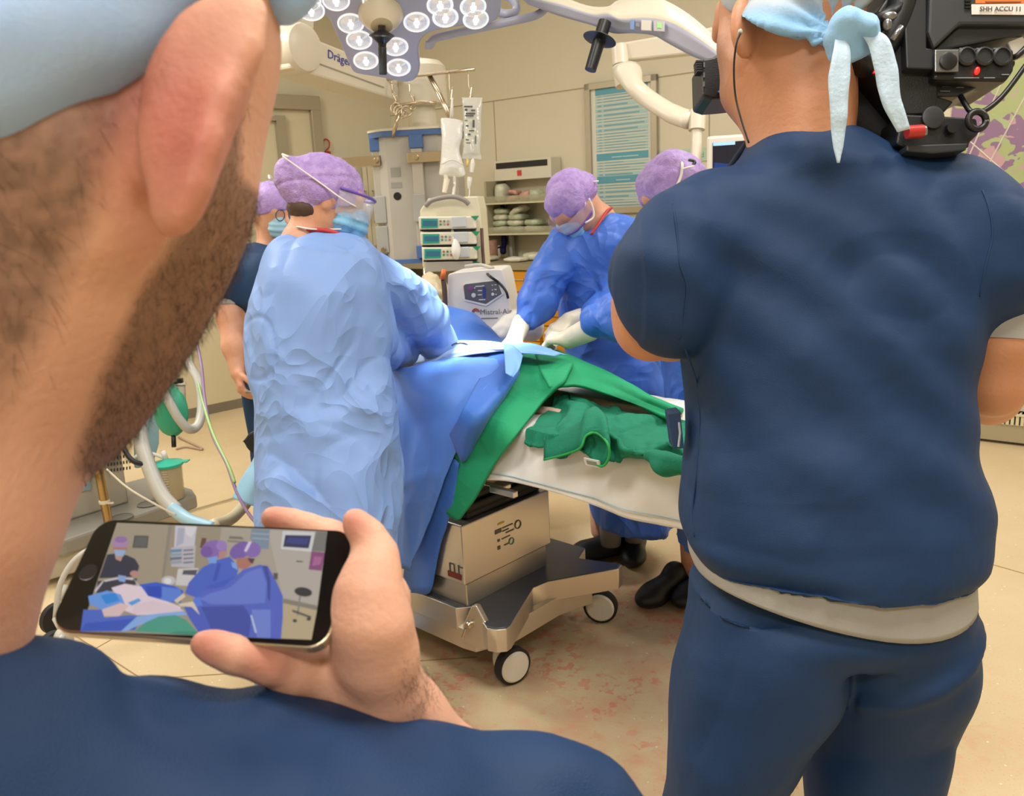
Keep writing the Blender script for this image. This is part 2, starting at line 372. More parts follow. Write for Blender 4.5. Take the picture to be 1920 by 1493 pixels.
BK = V(G0[0]+.3, -2.6, 0); BR = V(E1[0], -2.6, 0)
def wall_slab(name, a, b, n, mt, z1=CEIL, t=.12):
    d = b-a; o = MB(); o.prism([a, b, b+Z*z1, a+Z*z1], -n*t); return tag(o.make(name, mt), kind='structure')
fl = MB(); fl.prism([G0-V(.3, 0, 0), E0+V(0, .3, 0), E1+V(.3, 0, 0), BR+V(.3, -.2, 0), BK+V(-.6, -.2, 0)], V(0, 0, -.1))
tag(fl.make('floor', floor_material()), kind='structure')
cl = MB(); cl.prism([q+Z*CEIL for q in (G0-V(.3, 0, 0), E0+V(0, .3, 0), E1+V(.3, 0, 0), BR+V(.3, -.2, 0), BK+V(-.6, -.2, 0))], V(0, 0, .1))
tag(cl.make('ceiling', m_ceil), kind='structure')
wall_slab('wall_right', E0, E1, NA, m_wall)
wall_slab('wall_left', G0, E0, NB, m_wall)
wall_slab('wall_far_right', E1, BR, V(-1, 0, 0), m_wall); wall_slab('wall_back', BR, BK, V(0, 1, 0), m_wall); wall_slab('wall_far_left', BK, G0, V(1, .1, 0), m_wall)
# floor joint lines
for k, (a, b) in enumerate([((1836, 1052), (1920, 1076)), ((60, 1140), (460, 1400)), ((170, 1222), (330, 1130)), ((365, 1268), (560, 1255))]):
    p, q = Pz(*a, 0), Pz(*b, 0); d = unit(q-p); s = np.cross(d, Z)*.0025; p = p-d*.3; q = q+d*.6 if k else q+d*.2
    o = MB(); o.prism([p-s, q-s, q+s, p+s], V(0, 0, .0012)); tag(o.make('trim_%d' % (k+1), mat('floor_weld', '9a7f55', .6)), kind='structure')
# skirting, wall joints
def strip_on(a, b, z0, z1, n, t, name, mt):
    o = MB(); o.prism([a+Z*z0, b+Z*z0, b+Z*z1, a+Z*z1], n*t); return tag(o.make(name, mt), kind='structure')
strip_on(G0+NB*.0, E0, 0, .075, NB, .012, 'baseboard_left', m_base)
strip_on(E0, E1, 0, .075, NA, .012, 'baseboard_right', m_base)
zs = onA(1200, 150)[2]
strip_on(E0, E1, zs-.004, zs+.004, NA, .002, 'trim_5', m_joint)
for k, x in enumerate([(928, 240), (1330, 240)]):
    q = onA(*x); q[2] = 0; o = MB(); o.prism([q-DA*.004, q+DA*.004, q+DA*.004+Z*zs, q-DA*.004+Z*zs], NA*.002); tag(o.make('trim_%d' % (6+k), m_joint), kind='structure')
# door in the left wall: frame, leaf, mullion
dq = onB(593, 182); dl = onB(430, 176); zt = dq[2]
W1 = np.array([dq[0], dq[1], 0]); W0 = W1-DB*1.55
for a, b, z0, z1 in ((W1-DB*.09, W1, 0, zt), (W0, W1, zt-.1, zt), (W0, W0+DB*.09, 0, zt)):
    pass
o = MB()
o.prism([W1-DB*.09, W1, W1+Z*zt, W1-DB*.09+Z*zt], NB*.05); o.prism([W0, W0+DB*.09, W0+DB*.09+Z*zt, W0+Z*zt], NB*.05); o.prism([W0+Z*(zt-.11), W1+Z*(zt-.11), W1+Z*zt, W0+Z*zt], NB*.052)
dfr = tag(o.make('door_1', m_alu, bevel=.004), kind='structure')
o = MB(); o.prism([W0+DB*.09, W1-DB*.09, W1-DB*.09+Z*(zt-.11), W0+DB*.09+Z*(zt-.11)], NB*.012); o.make('leaf', mat('door_leaf', 'd6cbab', .4), dfr)
mq = onB(527, 240, .02); mq[2] = 0
o = MB(); o.prism([mq-DB*.05, mq+DB*.03, mq+DB*.03+Z*(zt-.16), mq-DB*.05+Z*(zt-.16)], NB*.03); o.prism([W0+DB*.1+Z*(zt-.2), mq+Z*(zt-.2), mq+Z*(zt-.165), W0+DB*.1+Z*(zt-.165)], NB*.03); o.make('meeting_stile', m_alu, dfr)
# red hook on the wall
t = thing('coat_hook', 'small red wall hook curling above the taller purple cap beside the door frame', 'hook', onB(612, 278, .02))
o = MB(); o.tube(spline([onB(x, y, .03) for x, y in ((613, 292), (611, 283), (617, 276), (617, 266), (611, 261), (606, 265), (607, 271))], 6), .006, 8); o.make('hook', mat('red_plastic', 'b02a22', .35), t, smooth=True)
o = MB(); q = onB(613, 290); o.box(q+NB*.01, (.05, .02, .05), [DB, NB, Z]); o.make('wall_plate', mat('red_plastic', 'b02a22', .35), t)
# poster board on the long wall
m_teal = mat('teal_band', '5d9fb0', .5); m_pteal = mat('pale_teal_stripe', 'a9c9c9', .5); m_pgrey = mat('white_stripe', 'dcdccb', .5)
pa, pb = onA(1099, 159), onA(1234, 139); pc = onA(1106, 402)
zt, zb = (pa[2]+pb[2])/2, pc[2]; wd = np.linalg.norm((pb-pa)[:2]); pa0 = np.array([pa[0], pa[1], 0])
t = thing('poster_board', 'tall framed planning poster with teal and white stripes on the wall', 'poster', pa0+DA*wd/2+Z*zb)
o = MB(); fw = .045
for a, b, z0, z1 in ((0, fw, zb, zt), (wd-fw, wd, zb, zt), (0, wd, zt-fw, zt), (0, wd, zb, zb+fw)):
    o.prism([pa0+DA*a+Z*z0, pa0+DA*b+Z*z0, pa0+DA*b+Z*z1, pa0+DA*a+Z*z1], NA*.03)
o.make('frame', m_alu, t, bevel=.003)
o = MB(); o.prism([pa0+DA*.03+Z*(zb+.02), pa0+DA*(wd-.03)+Z*(zb+.02), pa0+DA*(wd-.03)+Z*(zt-.02), pa0+DA*.03+Z*(zt-.02)], NA*.012); o.make('sheet', mat('poster_paper', 'd9d8c6', .4), t)
def bar(o, a, b, z0, z1, mi, off=.0135): o.prism([pa0+DA*a+Z*z0+NA*off, pa0+DA*b+Z*z0+NA*off, pa0+DA*b+Z*z1+NA*off, pa0+DA*a+Z*z1+NA*off], NA*.001, mi)
H = zt-zb; L0, L1 = .085, wd-.075
def zf(f): return zt-f*H
o = MB()
bands = [(.045, .095), (.535, .59), (.71, .765)]
for a, b in bands: bar(o, L0, L1, zf(b), zf(a), 0)
rs = np.random.RandomState(3)
for s0, s1 in ((.10, .52), (.60, .70), (.775, .95)):
    y = s0
    while y < s1:
        h = .0115; big = rs.rand() < .28
        if big: h = .026
        bar(o, L0, L1, zf(y+h), zf(y), 1)
        for a, b in ((L0+.02, L0+.05), (L0+.07, L0+.07+rs.uniform(.12, .5))):
            bar(o, a, min(b, L1-.02), zf(y+h*.75), zf(y+h*.35), 2, .0148)
        y += h+.0095
o.make('printed_bands', [m_teal, m_pteal, mat('dark_teal_print', '7fa3aa', .5)], t)
o = MB()
for f0, c0, w0 in ((.563, .36, .09), (.563, .52, .13), (.738, .42, .05), (.738, .50, .07)): bar(o, wd*c0, wd*c0+w0, zf(f0+.009), zf(f0), 0, .0148)
o.make('faint_print', mat('pale_letter', 'a8cdd2', .5), t)
# pale green sign strip
a, b = onA(1238, 284), onA(1345, 272); zt2 = a[2]; a[2] = b[2] = 0
t = thing('wall_sign', 'pale green strip sign reading Patientenbord beside the poster board', 'sign', a+Z*(zt2-.1))
o = MB(); o.prism([a+Z*(zt2-.085), b+Z*(zt2-.085), b+Z*zt2, a+Z*zt2], NA*.008); o.make('panel', mat('pale_green_sign', 'b4cdb4', .5), t)
text('lettering', 'Patiëntenbord', .05, a+DA*.05+Z*(zt2-.062)+NA*.0085, DA, Z, mat('green_letter', '6f9c92', .5), t)
# mural on the long wall: leaf pattern
def mural_material():
    m = bpy.data.materials.new('leaf_mural'); m.use_nodes = True; nt = m.node_tree; N = nt.nodes; L = nt.links; b = N['Principled BSDF']; tc = N.new('ShaderNodeTexCoord')
    def noi(scale, off, lo, hi):
        mp = N.new('ShaderNodeMapping'); mp.inputs['Location'].default_value = (off, off*.7, off*.3); mp.inputs['Scale'].default_value = (1, 1, 1.6); L.new(tc.outputs['Object'], mp.inputs[0])
        n = N.new('ShaderNodeTexNoise'); n.inputs['Scale'].default_value = scale; n.inputs['Detail'].default_value = 3; n.inputs['Distortion'].default_value = 1.4; L.new(mp.outputs[0], n.inputs['Vector'])
        r = N.new('ShaderNodeMapRange'); r.inputs[1].default_value = lo; r.inputs[2].default_value = hi; L.new(n.outputs['Fac'], r.inputs[0]); return r.outputs[0]
    def mix(f, a, c):
        mx = N.new('ShaderNodeMix'); mx.data_type = 'RGBA'; L.new(f, mx.inputs[0])
        if isinstance(a, str): mx.inputs[6].default_value = lin(a)
        else: L.new(a, mx.inputs[6])
        mx.inputs[7].default_value = lin(c); return mx.outputs[2]
    c = mix(noi(2.6, 3, .50, .505), 'a9b27c', '8f6f8c'); c = mix(noi(4.2, 9, .58, .585), c, 'aab584'); c = mix(noi(3.1, 5, .60, .605), c, 'c39ca0')
    L.new(c, b.inputs['Base Color']); b.inputs['Roughness'].default_value = .5; return m
a, b = onA(1760, 600), onA(2050, 600); a[2] = b[2] = 0; z0 = onA(1860, 415)[2]; z1 = 2.35
t = thing('wall_mural', 'green and purple leaf-pattern wall print beside the shoulder-held camera', 'mural', a+Z*z0)
o = MB(); o.prism([a+Z*z0, b+Z*z0, b+Z*z1, a+Z*z1], NA*.012); o.make('print', mural_material(), t)
o = MB()
for p, q in (((1790, 240), (1980, 420)), ((1842, 330), (1960, 110)), ((1800, 330), (1880, 150)), ((1850, 380), (1990, 470))):
    c0, c1 = onA(*p, .014), onA(*q, .014)
    c1[2] = min(max(c1[2], z0+.01), z1-.01); c0[2] = min(max(c0[2], z0+.01), z1-.01)
    o.tube([c0, c1], .004, 4)
o.make('pale_vein', mat('pale_vein', 'e3d6cf', .5), t)
# radiator grille at the foot of the long wall
a, b = onA(1700, 780), onA(2100, 830); a[2] = b[2] = 0
gz1 = onA(1880, 768)[2]; gz0 = onA(1880, 790)[2]
t = thing('floor_convector', 'cream ribbed convector heater low on the wall behind the cameraman', 'heater', a)
o = MB(); o.prism([a+Z*.02, b+Z*.02, b+Z*gz0, a+Z*gz0], NA*.06); o.make('base_plinth', mat('grey_beige_plinth', 'a69a7c', .5), t)
o = MB(); o.prism([a+Z*gz0, b+Z*gz0, b+Z*gz1, a+Z*gz1], NA*.03); o.make('back_panel', mat('dark_slot', '5c5443', .6), t)
o = MB(); n = 44; Lg = np.linalg.norm(b-a)
for k in range(n):
    q = a+DA*Lg*(k+.5)/n; o.prism([q-DA*Lg*.32/n+Z*gz0, q+DA*Lg*.32/n+Z*gz0, q+DA*Lg*.32/n+Z*gz1, q-DA*Lg*.32/n+Z*gz1], NA*.07)
o.prism([a+Z*(gz1-.015), b+Z*(gz1-.015), b+Z*gz1, a+Z*gz1], NA*.075)
o.make('ribbed_grille', mat('convector_rib', 'd5cba9', .4), t)
# ---------------------------------------------------------------- counter with drawers along the long wall
ca = KORN.copy()+DA*.02; cz = onA(916, 494, .6)[2]
cdrawL = onA(912, 497, .6); s0 = np.dot(cdrawL-KORN, DA)
c_end = s0+1.25
t = thing('worktop', 'grey beige worktop along the wall above the yellow drawers', 'worktop', KORN+DA*.6+NA*.3+Z*(cz-.04))
o = MB(); q = KORN+NA*.005+DA*.02; o.prism([q+Z*cz, q+DA*c_end+Z*cz, q+DA*c_end+NA*.63+Z*cz, q+NA*.63+DA*.45+Z*cz], V(0, 0, -.045)); o.make('top_slab', mat('worktop_laminate', '968a6c', .4), t, bevel=.004)
m_yel = mat('yellow_laminate', 'e09a16', .42)
def drawer_unit(s, w, label, cols=4, m=m_yel, grp=None):
    q = KORN+DA*s+NA*.02; t = thing('drawer_cabinet', label, 'cabinet', q, grp)
    o = MB(); o.prism([q+Z*.1, q+DA*w+Z*.1, q+DA*w+Z*(cz-.05), q+Z*(cz-.05)], NA*.57); o.make('body', m, t)
    o = MB(); o.prism([q+NA*.02, q+DA*w+NA*.02, q+DA*w+Z*.1+NA*.02, q+Z*.1+NA*.02], NA*.5); o.make('plinth', m_grey, t)
    H = cz-.05-.1; hs = [.17, .13, .13, .13, .13, .31]; z = cz-.05
    for h in hs:
        hh = H*h; d = MB(); d.prism([q+DA*.004+Z*(z-hh+.004)+NA*.571, q+DA*(w-.004)+Z*(z-hh+.004)+NA*.571, q+DA*(w-.004)+Z*(z-.004)+NA*.571, q+DA*.004+Z*(z-.004)+NA*.571], NA*.02)
        dr = d.make('drawer', m, t, bevel=.002); e = MB(); c = q+DA*w*.5+Z*(z-hh*.4)+NA*.61
        e.tube([c-DA*w*.27-NA*.02, c-DA*w*.27, c+DA*w*.27, c+DA*w*.27-NA*.02], .005, 8); e.make('handle', m_steel, dr, smooth=True); z -= hh
    return t
drawer_unit(s0-.02, .5, 'yellow drawer cabinet standing beside the warm air unit')
drawer_unit(s0+.5, .5, 'yellow drawer cabinet glimpsed below the bent surgeon arm')
# ---------------------------------------------------------------- open shelf on the wall with supplies
m_acr = mat('clear_shelf_plastic', 'b9b496', .25, alpha=.45)
sa = onA(946, 379); sz = [onA(985, 436, .14)[2], onA(985, 378, .14)[2], onA(985, 336, .14)[2]]
ss = np.dot(sa-KORN, DA); sw = np.dot(onA(1100, 379)-KORN, DA)-ss
q = KORN+DA*ss+NA*.003
t = thing('wall_shelf', 'narrow pale shelf rack with two tiers of wrapped supplies on the wall', 'shelf', q+Z*sz[0])
o = MB()
o.prism([q+Z*(sz[0]-.1), q+DA*.02+Z*(sz[0]-.1), q+DA*.02+Z*sz[2], q+Z*sz[2]], NA*.24); o.make('side_panel', mat('shelf_grey', 'a79e84', .5), t); o = MB(); o.prism([q+DA*sw+Z*(sz[0]-.1), q+DA*(sw+.02)+Z*(sz[0]-.1), q+DA*(sw+.02)+Z*sz[2], q+DA*sw+Z*sz[2]], NA*.24)
o.make('side_panel', mat('shelf_grey', 'a79e84', .5), t)
for z in sz[:2]:
    o = MB(); o.prism([q+Z*z, q+DA*sw+Z*z, q+DA*sw+Z*z+NA*.26, q+Z*z+NA*.26], V(0, 0, -.012)); o.make('shelf_board', mat('shelf_cream', 'c9c1a2', .45), t)
for z in sz[:2]:
    o = MB(); o.prism([q+Z*z+NA*.255, q+DA*sw+Z*z+NA*.255, q+DA*sw+Z*(z+.05)+NA*.255, q+Z*(z+.05)+NA*.255], NA*.003); o.make('clear_lip', m_acr, t)
o = MB(); c = KORN+DA*(ss+.09); o.prism([c+Z*cz+NA*.05, c+DA*.03+Z*cz+NA*.05, c+DA*.03+Z*sz[0]+NA*.05, c+Z*sz[0]+NA*.05], NA*.03); o.make('upright', m_lgrey, t); o = MB(); c = c+DA*(sw-.3)
o.prism([c+Z*cz+NA*.05, c+DA*.03+Z*cz+NA*.05, c+DA*.03+Z*sz[0]+NA*.05, c+Z*sz[0]+NA*.05], NA*.03); o.make('upright', m_lgrey, t)
# glove box holder above
t = thing('glove_dispenser', 'white glove box dispenser with dark slot above the shelf rack', 'dispenser', q+Z*sz[2]+DA*.1)
z2 = onA(990, 308, .12)[2]; zz = sz[2]
o = MB(); o.prism([q+DA*.02+Z*zz, q+DA*(sw*.72)+Z*zz, q+DA*(sw*.72)+Z*(z2+.04), q+DA*.02+Z*(z2+.04)], NA*.13); o.make('carton', mat('carton_white', 'd6cfba', .6), t, bevel=.003)
o = MB(); o.prism([q+DA*.04+Z*(z2-.02)+NA*.13, q+DA*(sw*.68)+Z*(z2-.02)+NA*.13, q+DA*(sw*.68)+Z*(z2+.025)+NA*.13, q+DA*.04+Z*(z2+.025)+NA*.13], NA*.003); o.make('slot', m_black, t)
o = MB(); o.box(q+DA*.27+Z*(z2-.06)+NA*.133, (.04, .004, .04), [DA, NA, Z]); o.make('red_square_label', mat('red_print', 'c9413a', .5), t)
# supplies: individual soft packets
def packet(c, sx, sy, sz_, rot, m, label, cat='packet', grp=None, name='sterile_packet'):
    ax = [DA*math.cos(rot)+Z*math.sin(rot), NA, -DA*math.sin(rot)+Z*math.cos(rot)]
    n = 6; v = []; o = MB(); o.ell([0, 0, 0], [1, 1, 1], nu=16, nv=10)
    def fn(v):
        v = np.sign(v)*np.abs(v)**.6; w = c+v[:, :1]*ax[0]*sx+v[:, 1:2]*ax[1]*sy+v[:, 2:3]*ax[2]*sz_
        return w+.006*np.stack([noise(w*40, 1), noise(w*40, 2), noise(w*40, 3)], 1)
    p = o.make(name, m, smooth=True, fn=fn); return tag(p, label, cat, grp)
m_pk = [mat('packet_white', 'd9d6bd', .35, var=(25, 'b9b89c', .8)), mat('packet_pink', 'd2a695', .4, var=(30, 'b5645a', .6)), mat('packet_green', 'c3c9ab', .35, var=(25, 'a0a888', .8))]
b0 = KORN+DA*ss+NA*.12
for k, (dx, dz, sx, sy, sz_, r, mi, lab) in enumerate([
    (.08, .075, .05, .06, .07, 0, 0, 'upright cream carton of supplies at the end of the upper shelf tier'),
    (.2, .03, .055, .05, .02, .1, 1, 'pink wrapped packet lying flat low on the upper shelf tier'), (.21, .075, .045, .045, .018, -.2, 1, 'pink striped packet lying on top of another packet'),
    (.33, .045, .05, .06, .035, .3, 1, 'pale pink bundle nearest the cap on the upper shelf tier'), (.42, .05, .05, .06, .04, 0, 2, 'greenish packet tucked behind the bent surgeon cap')]):
    packet(b0+DA*dx+Z*(sz[1]+dz), sx, sy, sz_, r, m_pk[mi], lab)
k = 0; rs = np.random.RandomState(5)
words_ = ['lowest', 'second', 'third', 'topmost']
for ci, dx in enumerate((.08, .235, .39)):
    for lv in range(4 if ci < 2 else 2):
        packet(b0+DA*(dx+rs.uniform(-.015, .015))+Z*(sz[0]+.03+lv*.046), .075, .075, .024, rs.uniform(-.06, .06)+(.45 if ci == 1 and lv == 3 else 0), m_pk[(0, 2, 0, 2)[(lv+ci) % 4]],
               '%s pale sterile packet in the %s stack on the lower shelf tier' % (words_[lv], ('neatest', 'slumped', 'shortest')[ci]), grp='sterile packets on the lower shelf tier')
# blue gloves hanging in a wall holder + cup
def blob_obj(name, pts, rs_, m, parent=None, disp=.006, vox=.008, k=.015):
    s = Sdf(vox, k); s.chain(pts, rs_); v, f = s.poly(lambda p: disp*noise(p*30, 4)); return mk(name, v, f, m, parent)
t = thing('tourniquet_strap', 'dark blue rubber strap hanging on the wall left of the shelf rack', 'strap', onA(940, 470, .05))
m_dblue = mat('dark_blue_rubber', '23267e', .4)
blob_obj('strap_upper', [onA(941, 374, .06), onA(941, 390, .06), onA(942, 400, .06), onA(935, 408, .07)], [.018, .022, .03, .016], m_dblue, t)
blob_obj('strap_lower', [onA(940, 428, .06), onA(944, 450, .06), onA(943, 471, .06)], [.018, .032, .026], m_dblue, t)
blob_obj('strap_tail', [onA(943, 462, .08), onA(928, 466, .1), onA(922, 471, .1)], [.014, .011, .01], m_dblue, t)
o = MB(); q = onA(939, 375); o.box(q+NA*.02, (.12, .04, .11), [DA, NA, Z]); o.make('holder_plate', mat('clear_holder', 'cfc9b5', .3), t)
tag(MB().lathe(onA(933, 362, .02), NA, [(.022, 0), (.022, .03), (.015, .034)]).make('alarm_button', mat('red_plastic', 'b02a22', .35), smooth=False, auto=40), 'round red button on the wall above the hanging blue strap', 'button')
for nm, x, y, rad, h, m, lab in (('cup', 921, 455, .05, .15, mat('brown_cup', 'a87f6c', .5, var=(20, '7c5040', .7)), 'brownish patterned beaker standing on the worktop beside the infusion rack'),
                            ('cup', 908, 450, .045, .17, mat('white_cup', 'c8bcab', .4), 'tall pale cup on the worktop half hidden by the pump rack')):
    c = onA(x, y, .25); c[2] = cz
    tag(MB().lathe(c, Z, [(rad*.8, 0), (rad, .01), (rad, h), (rad*.9, h), (rad*.85, .02)], 24).make(nm, m, auto=40, smooth=True), lab, 'cup')
packet(onA(907, 485, .4)*V(1, 1, 0)+Z*(cz+.02), .12, .09, .018, 0, m_pk[0], 'flat stack of folded white cloth lying on the worktop', 'cloth', name='folded_cloth')
packet(onA(967, 488, .45)*V(1, 1, 0)+Z*(cz+.018), .09, .07, .016, 0, mat('tissue', 'e2dcc8', .6), 'crumpled white tissue lying on the worktop below the shelf rack', 'tissue', name='tissue')
packet(onA(1000, 476, .3)*V(1, 1, 0)+Z*(cz+.03), .07, .08, .028, 0, m_pk[0], 'cream folded cloth on the worktop beside the bent surgeon shoulder', 'cloth', name='folded_cloth')
# ---------------------------------------------------------------- glass-fronted cupboard in the left wall near the corner
z1 = onB(690, 314, .3)[2]; ql = onB(664, 400, .3); qr = KORN-DB*.03; wl = np.linalg.norm((qr-ql)[:2]); q = np.array([ql[0], ql[1], 0])-NB*.3; z0 = cz+.03
t = thing('medicine_cupboard', 'cream glass-fronted wall cupboard between the gowned surgeon and the grey pillar', 'cupboard', q+Z*z0)
o = MB()
o.prism([q+Z*z0, q+DB*wl+Z*z0, q+DB*wl+Z*z1, q+Z*z1], NB*.02); o.prism([q+Z*z1, q+DB*wl+Z*z1, q+DB*wl+Z*(z1-.02), q+Z*(z1-.02)], NB*.3)
o.prism([q+Z*z0, q+DB*wl+Z*z0, q+DB*wl+Z*(z0+.02), q+Z*(z0+.02)], NB*.3); o.prism([q+Z*z0, q+DB*.02+Z*z0, q+DB*.02+Z*z1, q+Z*z1], NB*.3)
o.make('body', m_cream, t)
for z in (z0+.28, z0+.55): MB().box(q+DB*wl/2+NB*.14+Z*z, (wl-.03, .26, .015), [DB, NB, Z]).make('shelf_board', m_cream, t)
c = np.dot(onB(692, 400, .3)-q, DB)
m_glass = mat('cabinet_glass', 'b8b294', .08, alpha=.28)
for a, b, hs in ((0.0, c-.003, 1), (c+.003, wl, 0)):
    o = MB(); e = .1 if hs else .07
    o.prism([q+DB*a+Z*z0+NB*.3, q+DB*(a+e)+Z*z0+NB*.3, q+DB*(a+e)+Z*z1+NB*.3, q+DB*a+Z*z1+NB*.3], NB*.02)
    o.prism([q+DB*(b-e)+Z*z0+NB*.3, q+DB*b+Z*z0+NB*.3, q+DB*b+Z*z1+NB*.3, q+DB*(b-e)+Z*z1+NB*.3], NB*.02)
    for zA, zB in ((z0, z0+.09), (z1-.09, z1)): o.prism([q+DB*a+Z*zA+NB*.3, q+DB*b+Z*zA+NB*.3, q+DB*b+Z*zB+NB*.3, q+DB*a+Z*zB+NB*.3], NB*.0199)
    d = o.make('door', m_cream, t)
    MB().prism([q+DB*(a+.03)+Z*(z0+.05)+NB*.306, q+DB*(b-.03)+Z*(z0+.05)+NB*.306, q+DB*(b-.03)+Z*(z1-.05)+NB*.306, q+DB*(a+.03)+Z*(z1-.05)+NB*.306], NB*.004).make('pane', m_glass, d)
    hx = (b-.04) if hs else (a+.035); p = q+DB*hx+NB*.345; MB().tube([p+Z*(z0+.3)-NB*.025, p+Z*(z0+.3), p+Z*(z0+.55), p+Z*(z0+.55)-NB*.025], .007, 8).make('handle', m_alu, d, smooth=True)
rs = np.random.RandomState(2)
for lv, z in enumerate((z0+.02, z0+.2875, z0+.5575)):
    x = c+.06; k = 0
    while x < wl-.1 and k < 2:
        w = rs.uniform(.05, .08); h = rs.uniform(.14, .22)
        tag(MB().box(q+DB*(x+w/2)+NB*.2+Z*(z+h/2), (w, .1, h), [DB, NB, Z]).make('medicine_box', mat('box_cream%d' % (k % 2), ('d8cba0', 'c7c3b0')[k % 2], .6)), '%s upright medicine box on the %s shelf behind the cupboard glass' % (('cream', 'greyish')[k % 2], ('bottom', 'middle', 'top')[lv]), 'box', 'medicine boxes in the cupboard'); x += w+.012; k += 1
# low cupboards under it
q2 = q+Z*0; t = thing('base_cupboard', 'cream base cupboard under the glass-fronted cupboard', 'cupboard', q2)
MB().prism([q2-DB*.02, q2+DB*(wl-.28), q2+DB*(wl-.28)+Z*(cz-.02), q2-DB*.02+Z*(cz-.02)], NB*.45).make('body', m_cream, t)
MB().prism([q2-DB*.04+Z*(cz-.018), q2+DB*(wl-.25)+Z*(cz-.018), q2+DB*(wl-.25)+Z*(cz+.025), q2-DB*.04+Z*(cz+.025)], NB*.48).make('top_board', mat('worktop_laminate', '968a6c', .4), t)
# ================================================================ ceiling equipment
m_medw = mat('medical_white', 'dfd6c2', .35)
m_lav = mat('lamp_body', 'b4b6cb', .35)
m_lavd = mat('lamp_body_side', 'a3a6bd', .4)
def prism_px(o, poly, n, p0, ext, mi=0):
    o.prism([Ppl(x, y, p0, n) for x, y in poly], ext, mi)
# --- multi-lobed operating lamp
LC = P(716, 50, 2.4)
LN = unit(unit(P(716, 50, 1)*-1+CC)*.62+V(0, 0, -1)*.85)       # normal of the lit underside
t = thing('operating_lamp', 'large pale lilac operating lamp with many round light discs and black handle', 'lamp', LC)
outl = [(540, -6), (545, 24), (556, 33), (585, 34), (612, 31), (628, 60), (645, 98), (658, 128), (668, 138), (700, 144), (740, 151), (760, 155), (774, 152), (784, 142), (788, 122), (785, 92), (792, 72), (810, 60), (850, 52), (890, 46), (920, 42), (934, 34), (940, 12), (942, -60), (900, -120), (760, -150), (620, -120), (560, -60)]
outl = [q for q in outl]
up_ = -LN
S = Sdf(.006, .01)
poly = spline([Ppl(x, y, LC, LN) for x, y in outl]+[Ppl(*outl[0], LC, LN)], 3)
o = MB(); o.prism(poly, up_*.05); o.prism([LC+(q-LC)*.93+up_*.05 for q in poly], up_*.02)
o.make('housing', m_lav, t, bevel=.012, auto=50)
lx = unit(np.cross(V(0, 0, 1), LN)); ly = np.cross(LN, lx)
m_led = mat('led_lens', 'fdfdff', .2, emit=1.6, ecol='f4f6ff'); m_refl = mat('lens_ring', 'f2f2f8', .2, emit=.5, ecol='ffffff')
m_refl2 = mat('faceted_reflector', 'b9b9c2', .15, metal=.6, emit=.38, ecol='e9e6e2')
for (x, y, s) in [(576, 0, 1), (583, 19, 1), (630, 0, 1), (657.6, 43.5, 1), (705, 1, 1), (673.5, 74.5, 1), (741.7, 87, 1), (686, 113, 1), (747, 126, 1), (781, 41, 1), (825, 9, 1), (835, 32, 1), (892, 35.5, 1), (887, 12, 1), (640, -45, 1), (720, -60, 1), (800, -45, 1), (880, -30, 1), (590, -40, 1)]:
    c = Ppl(x, y, LC, LN)
    o = MB(); o.lathe(c, LN, [(.037, -.004), (.037, .003), (.033, .004), (.0325, .001)], 32, 0)
    ls = o.make('light_disc', m_refl, t, auto=40)
    o = MB(); o.lathe(c, LN, [(.0325, -.001), (.0322, .0015)], 32, 0)
    for r in (.0285, .0235, .0185, .0135): o.lathe(c, LN, [(r, .0015), (r, .0024), (r-.0042, .0048), (r-.0046, .0015)], 24, 0)
    o.make('faceted_lens', m_refl2, ls, auto=30)
    o = MB(); o.box(c+LN*.004, (.008, .034, .003), [lx, ly, LN]); o.lathe(c, LN, [(.009, .003), (.008, .0075), (.002, .0085)], 20); o.make('bright_core', m_led, ls, smooth=True)
hub = Ppl(714, 26, LC, LN); hd = unit(P(716, 118, 2.42)-P(714, 45, 2.38))
o = MB(); o.lathe(hub, LN, [(.062, -.01), (.062, .004), (.052, .02), (.04, .034), (.03, .042)], 36); o.make('hub', m_medw, t, auto=35)
hb = hub+LN*.04
o = MB(); o.lathe(hb, hd, [(.010, 0), (.010, .012), (.034, .024), (.036, .028), (.030, .030), (.012, .046), (.0105, .055), (.0115, .057), (.0115, .125), (.009, .127)], 28); o.make('sterile_handle', m_black, t, auto=35)
o = MB(); o.tube(spline([P(*q) for q in ((798, 84, 2.5), (806, 84, 2.5), (815, 72, 2.5), (850, 63, 2.5), (930, 46, 2.5), (990, 33, 2.5), (1012, 25, 2.5), (1026, 12, 2.5))], 5), .012, 12)
o.tube(spline([P(*q) for q in ((936, -14, 2.52), (955, -4, 2.52), (968, 10, 2.52), (966, 22, 2.52), (950, 26, 2.5), (936, 24, 2.5))], 4), .012, 12); o.make('grip_rail', m_lav, t, smooth=True)
o = MB(); o.tube([LC+up_*.07, LC+up_*.2, LC+up_*.25+V(0, .1, .25), V(LC[0]+.1, LC[1]+.4, CEIL)], .04, 14); o.make('suspension_arm', m_medw, t, smooth=True)
# light it throws on the operating field
INC = P(880, 655, 3.02)
l = bpy.data.lights.new('surgical_beam', 'SPOT'); l.energy = 700; l.spot_size = math.radians(22); l.spot_blend = .8; l.shadow_soft_size = .2; l.color = (.86, .93, 1)
lo = bpy.data.objects.new('surgical_beam', l); COL.objects.link(lo); lo.location = LC+LN*.06; lo.rotation_euler = (Vector(INC)-Vector(lo.location)).to_track_quat('-Z', 'Y').to_euler()
